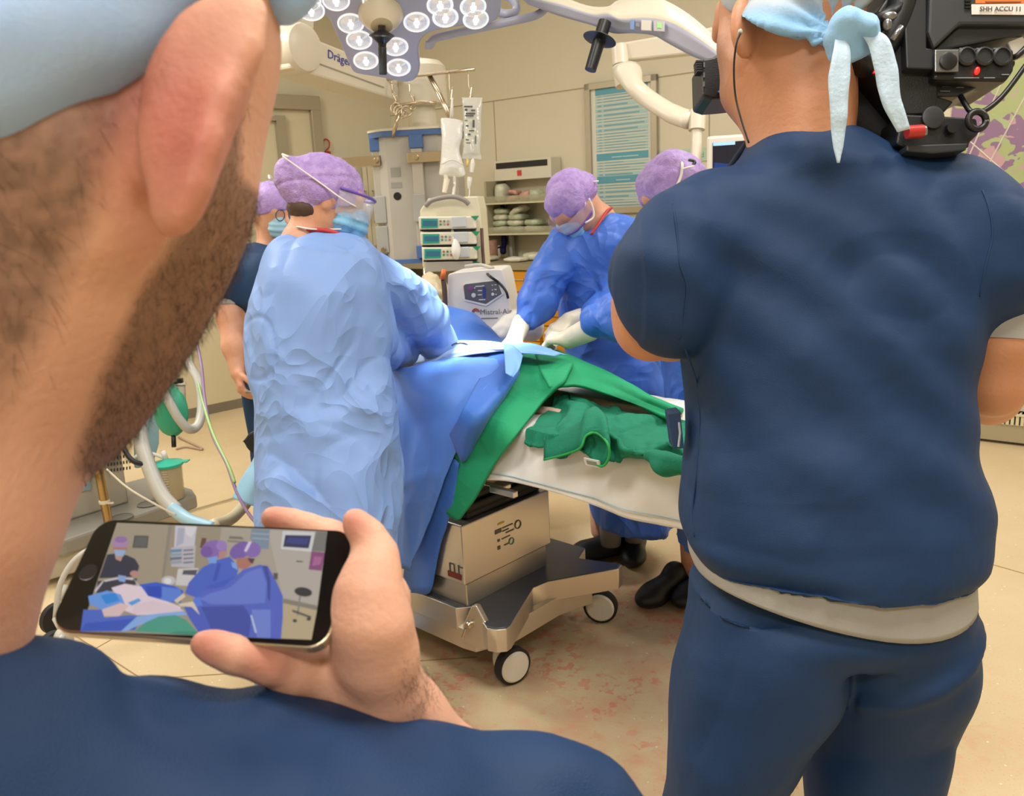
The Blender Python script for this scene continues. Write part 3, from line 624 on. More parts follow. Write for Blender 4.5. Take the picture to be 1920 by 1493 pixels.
# --- second lamp, seen edge-on
t = thing('operating_lamp', 'curved cream and lilac lamp arm with control buttons and hanging black handle', 'lamp', P(1220, 40, 2.2))
top = [(975, -25), (1040, -4), (1100, 18), (1140, 20), (1160, 8), (1200, 0), (1240, 6), (1290, 34), (1345, 80), (1420, 140)]
mid = [(975, -8), (1050, 8), (1110, 27), (1140, 26), (1165, 36), (1215, 34), (1260, 44), (1300, 66), (1350, 102), (1420, 160)]
bot = [(990, 6), (1050, 28), (1110, 45), (1150, 60), (1185, 60), (1225, 64), (1255, 80), (1300, 104), (1345, 124), (1420, 190)]
dd = [2.35, 2.3, 2.25, 2.2, 2.18, 2.15, 2.1, 2.05, 2.0, 1.95]
S = []
T_, M_, B_ = [spline([P(x, y, d+e) for (x, y), d in zip(L_, dd)], 4) for L_, e in ((top, .12), (mid, 0), (bot, .02))]
Bk = spline([P(x, y, d+.16) for (x, y), d in zip(bot, dd)], 4); Tk = spline([P(x, y-6, d+.2) for (x, y), d in zip(top, dd)], 4)
def strip(name, a, b, m, n=4):
    return sheet(name, np.array([[p+(q-p)*k/n for k in range(n+1)] for p, q in zip(a, b)]), m, t, .006)
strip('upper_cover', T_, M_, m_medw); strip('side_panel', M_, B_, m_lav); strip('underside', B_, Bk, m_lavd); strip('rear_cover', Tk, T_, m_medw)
o = MB(); c = P(1212, 48, 2.14); ax = [unit(P(1240, 50, 2.11)-P(1185, 47, 2.17)), None, None]; ax[2] = CU; ax[1] = np.cross(ax[2], ax[0])
o.box(c-ax[0]*.045, (.012, .006, .026), ax, 2); o.box(c, (.03, .006, .026), ax, 0); o.box(c+ax[0]*.04, (.032, .006, .026), ax, 1); o.box(c+ax[0]*.04-CF*.004, (.014, .004, .014), ax, 3)
o.box(c-ax[0]*.027, (.012, .006, .010), ax, 4)
o.make('control_buttons', [mat('button_cream', 'ded9cf', .4), mat('button_grey', 'c4c4c4', .4), mat('button_blue', '7f9fd0', .4), mat('button_green', '9fd08a', .4, emit=.3), mat('button_print', '8d8fa0', .4)], t, bevel=.001)
ha, hb2 = P(1128, 62, 2.2), P(1108, 128, 2.2); hd = unit(hb2-ha)
o = MB(); o.cyl(ha-hd*.03, ha+hd*.02, .017, .017, 20); o.lathe(ha+hd*.012, hd, [(.01, -.006), (.042, .004), (.044, .006), (.016, .01)], 28); o.cyl(ha+hd*.015, ha+hd*.1, .0165, .015, 20); o.make('sterile_handle', m_black, t, auto=35)
# --- monitor arm: ceiling beam, joint, sloping arm, post
t = thing('monitor_mount', 'slim cream jointed ceiling arm carrying the wall-side monitor', 'arm', P(1165, 120, 4.4))
o = MB(); a, b = P(1165, 97, 4.4), P(1420, 62, 4.0); o.prism([a+Z*.045, b+Z*.06, b-Z*.06, a-Z*.045], V(0, .09, 0)); o.make('horizontal_beam', m_medw, t, bevel=.01)
o = MB(); a = P(1161, 86, 4.4); b = P(1164, 122, 4.4); c = P(1172, 160, 4.4); o.cyl(a, b, .042, .042, 28); o.cyl(b-Z*.004, c, .046, .05, 28); o.make('joint_housing', m_medw, t, smooth=True, auto=35)
o = MB(); o.tube(spline([P(*q) for q in ((1176, 132, 4.38), (1188, 160, 4.3), (1215, 185, 4.28), (1260, 213, 4.2), (1295, 226, 4.1))], 6), [.075, .072, .07, .065, .06, .055]+[.052]*12+[.055]*7, 18, flat=.7); o.make('sloping_arm', m_medw, t, smooth=True)
o = MB(); p = P(1307, 208, 4.1); o.cyl(p, P(1306, 244, 4.1), .042, .04, 24); o.cyl(P(1306, 244, 4.1), P(1305, 330, 4.1), .026, .026, 24); o.make('post', m_medw, t, smooth=True, auto=35)
# --- monitor
mc = P(1390, 330, 4.0); mx = unit(DA*.93-NA*.36); my = Z; mn = unit(np.cross(mx, my)); mn = mn if np.dot(mn, CC-mc) > 0 else -mn
t = thing('monitor', 'white-bezelled monitor with dark blue screen beside the cameraman neck', 'monitor', mc)
a = Ppl(1325, 256, mc, mn); zt = a[2]; zb = zt-.46; w = .66; a = a*V(1, 1, 0); fr = lambda s, z, off=0: a+mx*s+Z*z+mn*off
MB().prism([fr(0, zb), fr(w, zb), fr(w, zt), fr(0, zt)], -mn*.05).make('bezel', mat('monitor_white', 'e9e2d4', .4), t, bevel=.012)
MB().prism([fr(.028, zb+.03, .001), fr(w-.028, zb+.03, .001), fr(w-.028, zt-.03, .001), fr(.028, zt-.03, .001)], mn*.002).make('screen', mat('screen_dark', '14151f', .2, emit=.25, ecol='1a2038'), t)
o = MB(); o.prism([fr(.03, zt-.045, .004), fr(.13, zt-.045, .004), fr(.13, zt-.03, .004), fr(.03, zt-.03, .004)], mn*.001, 0); o.prism([fr(.035, zt-.3, .004), fr(.3, zt-.3, .004), fr(.3, zt-.16, .004), fr(.035, zt-.12, .004)], mn*.0008, 1)
o.make('screen_picture', [mat('screen_bluewhite', '8fb4ec', .3, emit=.8, ecol='8fb4ec'), mat('screen_blue', '14306e', .3, emit=.5, ecol='14306e')], t)
MB().tube([fr(w/2, zt-.2, -.05), fr(w/2, zt-.2, -.14), P(1305, 330, 4.1)], .025, 12).make('mounting_bracket', m_medw, t, smooth=True)
# --- pendant: ceiling arm with brand, head, pole, column
t = thing('ceiling_arm', 'thick cream ceiling supply arm with round elbow joint and blue maker lettering', 'arm', P(640, 130, 4.6))
a0, a1 = P(545, 110, 4.15), P(768, 178, 4.9); ad = unit((a1-a0)*V(1, 1, 0)); an = unit(V(ad[1], -ad[0], 0)); an = an if np.dot(an, CC-a0) > 0 else -an
o = MB()
q = lambda x, y, off=0: Ppl(x, y, a0+an*off, an)
o.prism([q(540, 66), q(590, 72), q(660, 100), q(760, 140), q(775, 150), q(775, 200), q(725, 182), q(545, 128)], -an*.2); o.make('arm_beam', m_medw, t, bevel=.012)
o = MB(); o.prism([q(556, 103, .001), q(720, 163, .001), q(720, 165.5, .001), q(556, 105.5, .001)], an*.002); o.make('groove', mat('arm_groove', '9d9583', .5), t)
o = MB(); c = q(540, 95, -.1); o.lathe(c, an, [(.05, -.14), (.09, -.13), (.115, -.1), (.12, .1), (.11, .125), (.08, .14)], 36); o.make('elbow_joint', m_medw, t, auto=30, smooth=True)
o = MB(); o.prism([q(540, 38), q(590, 30), q(588, 68), q(540, 62)], -an*.18); o.make('upper_cover', m_medw, t, bevel=.008)
text('maker_lettering', 'Dräger', .06, q(614, 108, .0025), q(646, 119)-q(622, 110), Z, mat('maker_blue', '3a3fa0', .4), t, .001)
PD = 4.9
t2 = thing('supply_column', 'tall pale grey ceiling supply column with blue collar rails and steel brackets', 'column', P(770, 380, PD))
pc = P(782, 380, PD)
def pcz(y): return P(782, y, PD)[2]
hz0, hz1 = P(785, 200, PD)[2], P(785, 118, PD)[2]; hc = P(788, 160, PD)*V(1, 1, 0)
o = MB(); o.lathe(hc+Z*hz0, Z, [(.07, -.05), (.075, 0), (.15, .01), (.15, hz1-hz0-.03), (.12, hz1-hz0), (.03, hz1-hz0+.02)], 36); o.make('swivel_head', m_medw, t2, auto=30)
cc_ = P(786, 300, PD)*V(1, 1, 0)
o = MB(); o.cyl(hc+Z*pcz(256), hc+Z*(hz0), .085, .078, 32); o.make('neck_tube', m_medw, t2, smooth=True, auto=40)
zt, zb = pcz(256), pcz(486)
# octagonal column
col_l = P(724, 290, PD); wv = .255
cx = cc_+V(.0, .05, 0); ex = unit(DB*.6+DA*.8); ey = V(-ex[1], ex[0], 0); ey = ey if ey[1] < 0 else -ey
def octo(r, ch=.38): 
    out = []
    for sx, sy in ((1, 1), (-1, 1), (-1, -1), (1, -1)):
        pts = [(sx*r, sy*r*(1-ch)), (sx*r*(1-ch), sy*r)]
        out += pts if sx*sy > 0 else pts[::-1]
    return [cx+ex*a+ey*b for a, b in out]
R0 = .235
MB().prism([p+Z*zb for p in octo(R0)], Z*(zt-zb)).make('column_body', mat('column_grey', 'b8b4ac', .4, metal=.2), t2, auto=20)
m_cblue = mat('collar_blue', '4d6ea8', .4)
o = MB(); o.prism([p+Z*(zt-.01) for p in octo(R0+.02)], Z*.03); o.make('top_collar', m_cblue, t2)
o = MB(); o.prism([p+Z*(zt+.02) for p in octo(R0+.024)], Z*.012); o.make('top_cap', m_medw, t2)
o = MB(); o.prism([p+Z*(zb-.02) for p in octo(R0+.015)], Z*.025); o.make('bottom_collar', m_cblue, t2)
oc = octo(R0)
# rails with blue clips, steel brackets and socket boxes on the facets that face the room
near = sorted(range(8), key=lambda i: oc[i][1]+0*oc[i][0])[:4]
rails = [P(736, 380, PD), P(790, 380, PD-.02), P(826, 380, PD)]
for k, (x, yt) in enumerate(((735, 262), (783, 256))):
    p = P(x+8, 370, PD-.2)*V(1, 1, 0); p = cx+unit(p-cx)*(R0+.012)
    if k == 0: p = cx+ex*-.21+ey*.16
    else: p = cx+ex*.03+ey*(R0+.012)
    MB().prism([p+ex*a+ey*b+Z*(zb+.02) for a, b in ((-.03, -.012), (.03, -.012), (.03, .018), (-.03, .018))], Z*(zt-zb-.05)).make('vertical_rail', mat('rail_alu', 'c9c6bf', .3, metal=.5), t2, bevel=.003)
    for z in (zt-.045, zb+.045): MB().box(p+Z*z+ey*.01, (.075, .04, .07), [ex, ey, Z]).make('blue_clip', m_cblue, t2, bevel=.004)
    for z in (zt-.4, zb+.12) if k == 0 else (zt-.4,):
        MB().box(p+Z*z+ey*.03, (.07, .04, .15), [ex, ey, Z]).make('socket_box', mat('socket_grey', 'a9a9a6', .4), t2, bevel=.004)
    for z in (zt-.13, zt-.62) if k == 0 else (zt-.13,):
        o = MB(); o.box(p+Z*z+ey*.03+ex*(-.09 if k == 0 else .06), (.22, .02, .055), [ex, ey, Z]); o.cyl(p+Z*z+ey*.04, p+Z*z+ey*.06, .016, .014, 16); o.make('steel_bracket', m_steel, t2, bevel=.002)
pl = P(767, 312, PD-.24)
o = MB(); pp = cx+ex*-.10+ey*(R0+.001); o.box(pp+Z*(zt-.2), (.055, .002, .05), [ex, ey, Z]); o.box(pp+Z*(zt-.27), (.06, .002, .03), [ex, ey, Z]); o.make('printed_label', mat('label_grey', '98968f', .5), t2)
o = MB(); o.lathe(pp+Z*(zt-.33), ey, [(.022, 0), (.022, .002), (.016, .0025), (.016, .001)], 20); o.make('warning_mark', m_black, t2)
# --- drip bar with hooks above the column, clamp rings and the slanted pole
t = thing('drip_rail', 'thin steel drip rail with wire hooks above the supply column', 'rail', P(800, 140, 4.7))
o = MB(); o.tube([P(700, 152, 4.75), P(782, 142, 4.7), P(890, 130, 4.6)], .0085, 10); o.tube([P(740, 198, 4.65), P(790, 191, 4.6), P(818, 193, 4.6)], .008, 10)
o.tube([P(803, 141, 4.69), P(822, 178, 4.65), P(842, 222, 4.6)], .009, 8); o.tube([P(806, 139, 4.69), P(826, 178, 4.65), P(846, 222, 4.6)], .009, 8); o.make('bar', m_steel, t, smooth=True)
for (x, y) in ((738, 155), (771, 155)):
    o = MB(); o.tube(spline([P(x-4, y-2, 4.7), P(x-2, y+20, 4.7), P(x, y+26, 4.68), P(x+6, y+36, 4.66), P(x+5, y+22, 4.64)], 4), .004, 6); o.tube(spline([P(x+4, y+36, 4.65), P(x-1, y+44, 4.65), P(x+3, y+52, 4.65), P(x+9, y+46, 4.65)], 4), .004, 6); o.make('wire_hook', m_steel, t, smooth=True)
o = MB()
for x, y in ((742, 203), (748, 208), (762, 209), (752, 212)):
    q = P(x, y, 4.62); o.tube([q+.028*V(math.cos(a), .2*math.sin(a), math.sin(a)) for a in np.linspace(0, 6.2, 12)], .005, 6)
o.tube([P(748, 212, 4.6), P(742, 236, 4.62), P(736, 256, 4.66)], .011, 8); o.make('ring_clamps', m_steel, t, smooth=True)
for (x, y, d) in ((848, 172, 4.42), (884, 168, 4.42)):
    o = MB(); o.tube(spline([P(x-6, 132, 4.6), P(x-5, y-6, 4.5), P(x, y+3, 4.45), P(x+1, y-8, 4.42)], 4), .0022, 5); o.tube(spline([P(x+1, y-8, d), P(x-1, y+8, d), P(x-2, y+16, d), P(x+3, y+14, d)], 4), .0045, 6); o.make('wire_hook', m_steel, t, smooth=True)
# --- infusion bags
m_bagw = mat('milky_bag', 'e3e0d8', .3, alpha=.93, bump=(30, .004)); m_bagc = mat('clear_bag', 'd9d8cc', .12, alpha=.72, bump=(24, .006)); m_tube = mat('clear_tube', 'e8e4dc', .2, alpha=.85)
BD = 4.35
def bag_rings(rows, th): return loft(sil_rings([(xl, y, xr, y, BD, t_) for (xl, xr, y, t_) in rows], e=2.2, seg=28, sub=4))
t = thing('drip_bag', 'milky white pressure infusion bag hanging over the pump rack', 'bag', P(848, 275, BD))
v, f = bag_rings([(827, 839, 222, .02), (826, 868, 226, .03), (827, 868, 240, .05), (828, 866, 262, .06), (828, 862, 282, .05), (827, 866, 302, .055), (824, 872, 320, .05), (824, 872, 328, .03), (834, 862, 332, .015)], 0)
v = v+.004*np.stack([noise(v*25, i) for i in (1, 2, 3)], 1); mk('bag_body', v, f, m_bagw, t)
o = MB(); o.tube([P(848, 184, BD-.02), P(847, 205, BD-.03), P(847, 224, BD)], [.005, .008, .012], 8); o.make('hanging_neck', m_bagw, t, smooth=True)
o = MB(); o.tube(spline([P(828, 308, BD-.045), P(848, 300, BD-.055), P(869, 309, BD-.045)], 4), .004, 5); o.make('welded_seam', m_bagw, t, smooth=True)
o = MB(); o.cyl(P(836, 328, BD), P(837, 338, BD), .014, .01, 12); o.cyl(P(838, 336, BD-.02), P(833, 362, BD-.02), .016, .012, 12); o.make('roller_clamp', m_medw, t, smooth=True, auto=40)
o = MB(); o.tube(spline([P(852, 330, BD), P(852, 350, BD), P(849, 375, BD-.15), P(848, 405, BD-.2), P(848, 430, BD-.22), P(853, 455, BD-.25)], 6), .0085, 10); o.make('drip_line', m_tube, t, smooth=True)
v, f = loft(sil_rings([(851, 446, 855, 446, 4.1, .01), (848, 456, 861, 456, 4.1, .04), (846, 466, 864, 466, 4.1, .05), (847, 476, 863, 476, 4.1, .045), (853, 487, 859, 487, 4.1, .015)], 2, 20)); mk('squeeze_bulb', v, f, m_bagw, t)
t = thing('drip_bag', 'clear printed infusion bag hanging beside the milky white bag', 'bag', P(886, 240, BD))
v, f = bag_rings([(866, 905, 183, .01), (867, 904, 190, .02), (868, 903, 215, .05), (869, 902, 250, .06), (868, 901, 282, .05), (866, 902, 292, .02), (866, 903, 299, .01)], 0)
v = v+.003*np.stack([noise(v*30, i) for i in (4, 5, 6)], 1); mk('bag_body', v, f, m_bagc, t)
o = MB(); o.cyl(P(877, 299, BD), P(876, 312, BD), .008, .006, 10); o.make('injection_port', mat('port_amber', 'd8bf7a', .4), t, smooth=True)
o = MB(); o.cyl(P(887, 298, BD), P(886, 307, BD), .008, .012, 12); o.cyl(P(886, 307, BD), P(884, 324, BD), .014, .01, 12); o.cyl(P(881, 333, BD), P(880, 341, BD), .014, .014, 12); o.cyl(P(880, 341, BD), P(879, 354, BD), .014, .006, 12); o.make('drip_chamber', m_tube, t, smooth=True, auto=40)
o = MB(); o.tube(spline([P(880, 350, BD), P(880, 365, BD-.05), P(876, 380, BD-.08)], 4), .003, 6); o.make('drip_line', m_tube, t, smooth=True)
bx = unit(P(900, 240, BD)-P(870, 240, BD)); 
o = MB(); rs = np.random.RandomState(4)
for (x, y, w, h) in [(878, 200, 16, 3), (887, 207, 8, 3), (874, 206, 5, 4), (882, 213, 18, 3), (880, 217, 16, 2.4), (888, 232, 4, 14), (876, 236, 5, 3), (884, 245, 10, 2), (880, 252, 5, 3), (892, 262, 2, 16), (876, 262, 6, 2), (878, 268, 8, 1.5), (874, 226, 6, 1.5)]:
    o.box(P(x, y, BD-.034), (w*BD/FPX, .002, h*BD/FPX), [bx, CF, CU])
o.make('printed_text', mat('print_dark', '4a4a4c', .5), t)
# --- infusion pump rack (three pumps) on the column
RD = 4.15
rb = P(846, 440, RD); rx = unit(P(900, 441, RD-.02)-P(790, 446, RD+.02)); rx = unit(rx*V(1, 1, 0)); rn = unit(np.cross(rx, Z)); rn = rn if np.dot(rn, CC-rb) > 0 else -rn
def rk(x, y, off=0): return Ppl(x, y, rb+rn*off, rn)
t = thing('pump_rack', 'cream infusion pump rack with carrying handle and three stacked teal-fronted pumps', 'rack', rb)
o = MB(); o.prism([rk(787, 395), rk(803, 372), rk(895, 368), rk(900, 392), rk(908, 500), rk(900, 505), rk(800, 510), rk(792, 500)], -rn*.2); o.make('rack_body', mat('pump_cream', 'dfd9bd', .4), t, bevel=.006)
o = MB(); o.tube(spline([rk(798, 386, .03), rk(812, 375, .04), rk(845, 369, .05), rk(868, 374, .04), rk(879, 383, .03)], 6), .012, 10); o.make('carrying_handle', mat('handle_grey', '96908a', .4), t, smooth=True)
m_teal2 = mat('pump_teal', '2f9e8c', .35); m_lcd = mat('pump_lcd', '274f63', .2, emit=.3, ecol='3a7a90')
for k, y in enumerate((419, 448, 476)):
    x0 = 788+k*3
    o = MB(); o.prism([rk(x0, y-13, .002), rk(893+k, y-14, .002), rk(895+k, y+9, .002), rk(x0+2, y+11, .002)], rn*.045); pm = o.make('pump', mat('pump_white', 'e2ddca', .35), t, bevel=.006)
    o = MB(); o.prism([rk(x0+2, y-9, .048), rk(x0+33, y-9, .048), rk(x0+33, y+8, .048), rk(x0+2, y+9, .048)], rn*.002); o.make('teal_panel', m_teal2, pm)
    o = MB(); o.prism([rk(x0+5, y-5, .051), rk(x0+31, y-5, .051), rk(x0+31, y+4, .051), rk(x0+5, y+4, .051)], rn*.001); o.make('display', m_lcd, pm)
    o = MB()
    for a in range(3):
        for b in range(2): o.lathe(rk(x0+38+a*7, y-4+b*6, .048), rn, [(.006, 0), (.005, .003)], 10, (a+b) % 3)
    o.make('keys', [mat('key_red', 'b06a66', .5), mat('key_green', '3f8f5c', .5), mat('key_grey', '9aa0a0', .5)], pm)
    o = MB(); o.box(rk(x0+73, y-3, .05), (.07, .02, .05), [rx, rn, Z]); o.make('line_holder', mat('holder_grey', 'c3c7c8', .3), pm, bevel=.004)
    MB().prism([rk(x0+2, y+11.5, .003), rk(893+k, y+9.5, .003), rk(893+k, y+13, .003), rk(x0+2, y+14.5, .003)], rn*.02).make('dark_gap', m_black, t)
    o = MB(); c = rk(890+k*1.5, y-14 if k < 9 else 0, .05); o.prism([c-rx*.02, c+rx*.022, c+rx*.004-Z*.022], rn*.002); o.make('green_arrow', mat('arrow_green', '1f8a5c', .4), t)
o = MB(); c = rk(893, 493, .01); o.prism([c-rx*.02+Z*.014, c+rx*.02, c-rx*.02-Z*.014], rn*.004); o.make('green_arrow', mat('arrow_green', '1f8a5c', .4), t)
o = MB(); o.prism([rk(799, 491, .01), rk(888, 489, .01), rk(889, 506, .01), rk(801, 510, .01)], rn*.03); o.make('lower_tray', mat('tray_grey', 'aaa69c', .4), t, bevel=.004)
o = MB(); o.tube([rk(903, 428, .02), rk(905, 470, .02), rk(908, 505, .02), rk(912, 520, .1)], .008, 8); o.make('side_cable', mat('cable_brown', '5b3b38', .5), t, smooth=True)
o = MB(); o.tube([rk(797, 500, -.1), rk(800, 560, -.1), rk(800, 640, -.1)], .012, 8); o.tube([rk(850, 505, -.05), rk(851, 620, -.05)], .018, 10); o.make('drip_stand_pole', m_steel, t, smooth=True)
zrb = P(850, 620, RD)[2]; c = rk(850, 560, -.05)*V(1, 1, 0)
o = MB(); o.cyl(c, c+Z*.9, .018, .018, 12)
for a in range(5): o.tube([c+Z*.1, c+V(math.cos(a*1.257), math.sin(a*1.257), 0)*.28+Z*.07], [.02, .014], 8)
o.make('stand_base', m_steel, t, smooth=True)
for a in range(5): MB().lathe(c+V(math.cos(a*1.257), math.sin(a*1.257), 0)*.28+V(0, -.012, .035), V(0, 1, 0), [(.03, 0), (.035, .004), (.035, .02), (.03, .024)], 16).make('castor', m_rubber, t, auto=40)
# --- warm-air unit
WD = 3.78
wb = P(895, 560, WD); wx = unit(DA*.35+V(1, 0, 0)); wn = unit(np.cross(wx, Z)); wn = wn if np.dot(wn, CC-wb) > 0 else -wn; wt = unit(Z+(-wn)*.1); 
def wk(x, y, off=0): return Ppl(x, y, wb+wn*off, unit(wn+Z*.1))
t = thing('warming_unit', 'white patient warming blower with dark control panel and maker name', 'blower', wb)
o = MB(); o.prism(spline([wk(840, 518), wk(850, 512), wk(930, 505), wk(943, 512), wk(950, 540), wk(962, 605), wk(965, 640), wk(842, 660), wk(838, 600), wk(840, 518)], 3), -wn*.24); o.make('housing', mat('unit_white', 'e3dfd8', .35), t, bevel=.012, auto=40)
o = MB(); o.prism([wk(868, 535, .003), wk(872, 531, .003), wk(934, 523, .003), wk(944, 552, .003), wk(912, 574, .003), wk(870, 564, .003)], unit(wn+Z*.1)*.004, 0); o.prism([wk(869, 536, .007), wk(873, 533, .007), wk(932, 526, .007), wk(941, 551, .007), wk(911, 570, .007), wk(872, 561, .007)], wn*.002, 1)
pnl = o.make('control_panel', [mat('panel_rim', 'f0eeea', .3), mat('panel_grey', '5a5a60', .35)], t)
o = MB(); o.lathe(wk(882, 541, .011), wn, [(.011, 0), (.011, .001), (.008, .0015), (.008, .0005)], 20, 1); o.lathe(wk(888, 554, .011), wn, [(.010, 0), (.009, .002)], 16, 0)
o.lathe(wk(924, 552, .011), wn, [(.007, 0), (.006, .002)], 16, 0)
for x, y, w in ((898, 537, 14), (906, 536, 4), (900, 545, 8), (900, 553, 8), (904, 562, 12), (929, 534, 4), (929, 543, 4), (930, 552, 3), (923, 535, 2), (923, 544, 2), (890, 540, 3)): o.box(wk(x, y, .011), (w*WD/FPX, .002, .004), [wx, wn, Z], 0)
o.box(wk(908, 549, .011), (.012, .002, .05), [wx, wn, Z], 2); o.make('panel_symbols', [mat('symbol_white', 'dcdce2', .4), mat('symbol_violet', '8a4a8a', .4), mat('symbol_blue', '2f3f8a', .4)], pnl)
text('maker_lettering', 'Mistral-Air', .033, wk(900, 590, .004), wx, Z, mat('unit_print', '6d6a6a', .4), t)
MB().box(wk(918, 597, .004), (.075, .001, .004), [wx, wn, Z]).make('fine_print', mat('unit_print', '6d6a6a', .4), t)
o = MB(); c = wk(892, 586, .004); o.tube([c+.016*(math.cos(a)*wx+math.sin(a)*Z) for a in np.linspace(.2, 3.3, 10)], .003, 5); o.tube([c+.009*(math.cos(a)*wx+math.sin(a)*Z) for a in np.linspace(.2, 3.3, 10)], .002, 5); o.make('maker_emblem', mat('emblem_red', 'b8442e', .4), t)
o = MB(); o.tube(spline([wk(872, 500, -.03), wk(900, 497, -.06), wk(925, 503, -.03)], 5), .008, 8); o.make('carrying_handle', m_lgrey, t, smooth=True)
o = MB(); o.tube(spline([rk(905, 500, .02), wk(915, 515, .02), wk(935, 530, .03), wk(948, 545, .04), wk(953, 560, .04)], 6), .006, 8); o.make('black_cable', m_black, t, smooth=True)
o = MB(); o.tube([wk(833, 505, .05), wk(829, 524, .05)], [.01, .012], 10); o.make('orange_connector', mat('orange_plastic', 'e8763a', .4), t, smooth=True)
o = MB(); o.tube(spline([wk(831, 524, .04), wk(834, 550, .04), wk(835, 600, .04)], 5), .012, 8); o.make('dark_hose', mat('dark_hose', '57453c', .5), t, smooth=True)
o = MB(); o.prism([wk(842, 640)*V(1, 1, 0)-wn*.02+Z*.1, wk(963, 640)*V(1, 1, 0)-wn*.02+Z*.1, wk(963, 640)*V(1, 1, 0)-wn*.22+Z*.1, wk(842, 640)*V(1, 1, 0)-wn*.22+Z*.1], Z*(wk(850, 640)[2]-.1)); o.make('cart_cabinet', mat('unit_white', 'e3dfd8', .35), t)
for s in (.03, .28):
    for e in (.04, .2): MB().lathe(wk(842, 640)*V(1, 1, 0)+wx*s-wn*e+Z*.05, wx, [(.04, 0), (.05, .004), (.05, .02), (.04, .024)], 16).make('castor', m_rubber, t, auto=40)
tag(blob_obj('plastic_bag', [P(808, 535, 4.1), P(818, 555, 4.1), P(815, 590, 4.1), P(830, 600, 4.1)], [.05, .07, .06, .04], mat('crumpled_plastic', 'cfc0a0', .25, crease=(22, .01)), disp=.02), 'crumpled clear plastic bag hanging left of the warming blower', 'bag')
# white rounded thing behind the bent surgeon's near hand
tag(blob_obj('folded_blanket', [P(940, 628, 3.75), P(965, 612, 3.8), P(1000, 618, 3.8)], [.05, .07, .05], mat('white_cotton', 'dedad0', .8), disp=.008), 'white folded blanket showing between the blower and the gloved hand', 'blanket')
# ================================================================ operating table
TH = math.radians(47); TU = V(math.sin(TH), -math.cos(TH), 0); TV = V(math.cos(TH), math.sin(TH), 0)
TO = Pz(955, 1290, 0)
def T(a, b, z): return TO+TU*a+TV*b+Z*z                         # table frame: a towards the foot end, b away, z up
m_st = mat('table_steel', 'd8d0c4', .33, metal=.9); m_std = mat('table_top_plate', '5d6068', .35, metal=.6)
t = thing('operating_table', 'steel column operating table on castors under blue and green drapes', 'table', T(-.4, .25, 0))
o = MB()
tp = [Pz(x, y, .25) for x, y in ((884, 1138), (913, 1179), (930, 1182), (949, 1180), (957, 1174), (998, 1103), (1026, 1091), (1160, 1067), (1166, 1059), (1084, 1047))]
ft = [((p-TO)@TU, (p-TO)@TV) for p in tp]+[(-.12, .56), (-.5, .56), (-.62, .60), (-1.0, .6), (-1.0, .5), (-.8, .42), (-.8, .12), (-1.0, .04), (-1.0, -.06), (-.62, -.06), (-.16, -.06)]
o.prism([T(a, b, .175) for a, b in ft], Z*.075, 0); o.prism([T(a*1+(-.005 if a > 0 else .004), b*.985+.004, .25) for a, b in ft], Z*.003, 1)
sk = [(-.14, -.058), (-.09, -.05), (-.035, .07), (-.035, .3), (.0, .44), (-.12, .54), (-.5, .54), (-.6, .57), (-.82, .42), (-.82, .1), (-.7, -.055)]
o.prism([T(a, b, .115) for a, b in sk], Z*.07, 0)
o.make('base_frame', [m_st, m_std], t, bevel=.004, auto=40)
o = MB(); pb = lambda x, y: Ppl(x, y, T(0, -.075, 0), TV)
o.prism([pb(868, 1172), pb(884, 1136), pb(892, 1136), pb(908, 1166), pb(926, 1190), pb(924, 1218), pb(900, 1219), pb(868, 1205)], TV*.02); o.make('pedal_bracket', m_st, t, bevel=.004)
o = MB(); o.lathe(pb(883, 1170), -TV, [(.013, 0), (.013, .012), (.008, .018)], 16); o.tube([pb(878, 1176)-TV*.012, pb(874, 1192)-TV*.016], .004, 6); o.make('bolt', m_steel, t, auto=40)
o = MB(); o.prism([T(-.135, -.03, .25), T(-.135, .36, .25), T(-.56, .36, .25), T(-.56, -.03, .25)], Z*.2); o.make('lower_column', m_st, t, bevel=.004)
o = MB(); o.prism([T(-.125, -.045, .33), T(-.125, .375, .33), T(-.57, .375, .33), T(-.57, -.045, .33)], Z*.2); up = o.make('upper_column', m_st, t, bevel=.005)
rs = np.random.RandomState(9)
o = MB()
for k, (bb, z, w, h) in enumerate([(.13, .485, .03, .006), (.115, .462, .03, .014), (.16, .466, .05, .004), (.15, .455, .03, .004), (.17, .445, .04, .004), (.115, .43, .01, .008), (.15, .43, .04, .003), (.115, .405, .012, .012), (.15, .405, .02, .004)]): o.box(T(-.124, bb, z), (.002, w, h), [TU, TV, Z], 1 if k == 0 else 0)
o.tube([T(-.1235, .21, .455)+.014*(TV*math.cos(a)+Z*math.sin(a)) for a in np.linspace(0, 6.28, 14)], .0022, 5, 0); o.tube([T(-.1235, .175, .408)+.011*(TV*math.cos(a)+Z*math.sin(a)) for a in np.linspace(0, 6.28, 14)], .002, 5, 2)
o.box(T(-.17, -.0465, .355), (.06, .003, .018), [TU, TV, Z], 3)
for a, b_, c_, d_ in ((-.19, .375, .003, .035), (-.17, .375, .003, .035), (-.18, .392, .022, .003), (-.15, .375, .003, .04), (-.14, .39, .02, .003)): o.box(T(a, -.0465, b_), (c_, .002, d_), [TU, TV, Z], 0)
o.make('printed_marks', [mat('mark_grey', '5d574f', .5), mat('mark_yellow', 'c9b23c', .5), mat('mark_teal', '4f8a80', .5), mat('mark_red', '7a2a26', .5)], up)
o = MB()
for k in range(7):
    z = .53+k*.028; e = .012 if k % 2 else 0
    o.prism([T(-.145+e, -.0-e, z), T(-.145+e, .355+e, z), T(-.56, .355+e, z), T(-.56, -.0-e, z)], Z*.0278)
o.make('bellows', mat('bellows_black', '0f0f11', .55), t, bevel=.008)
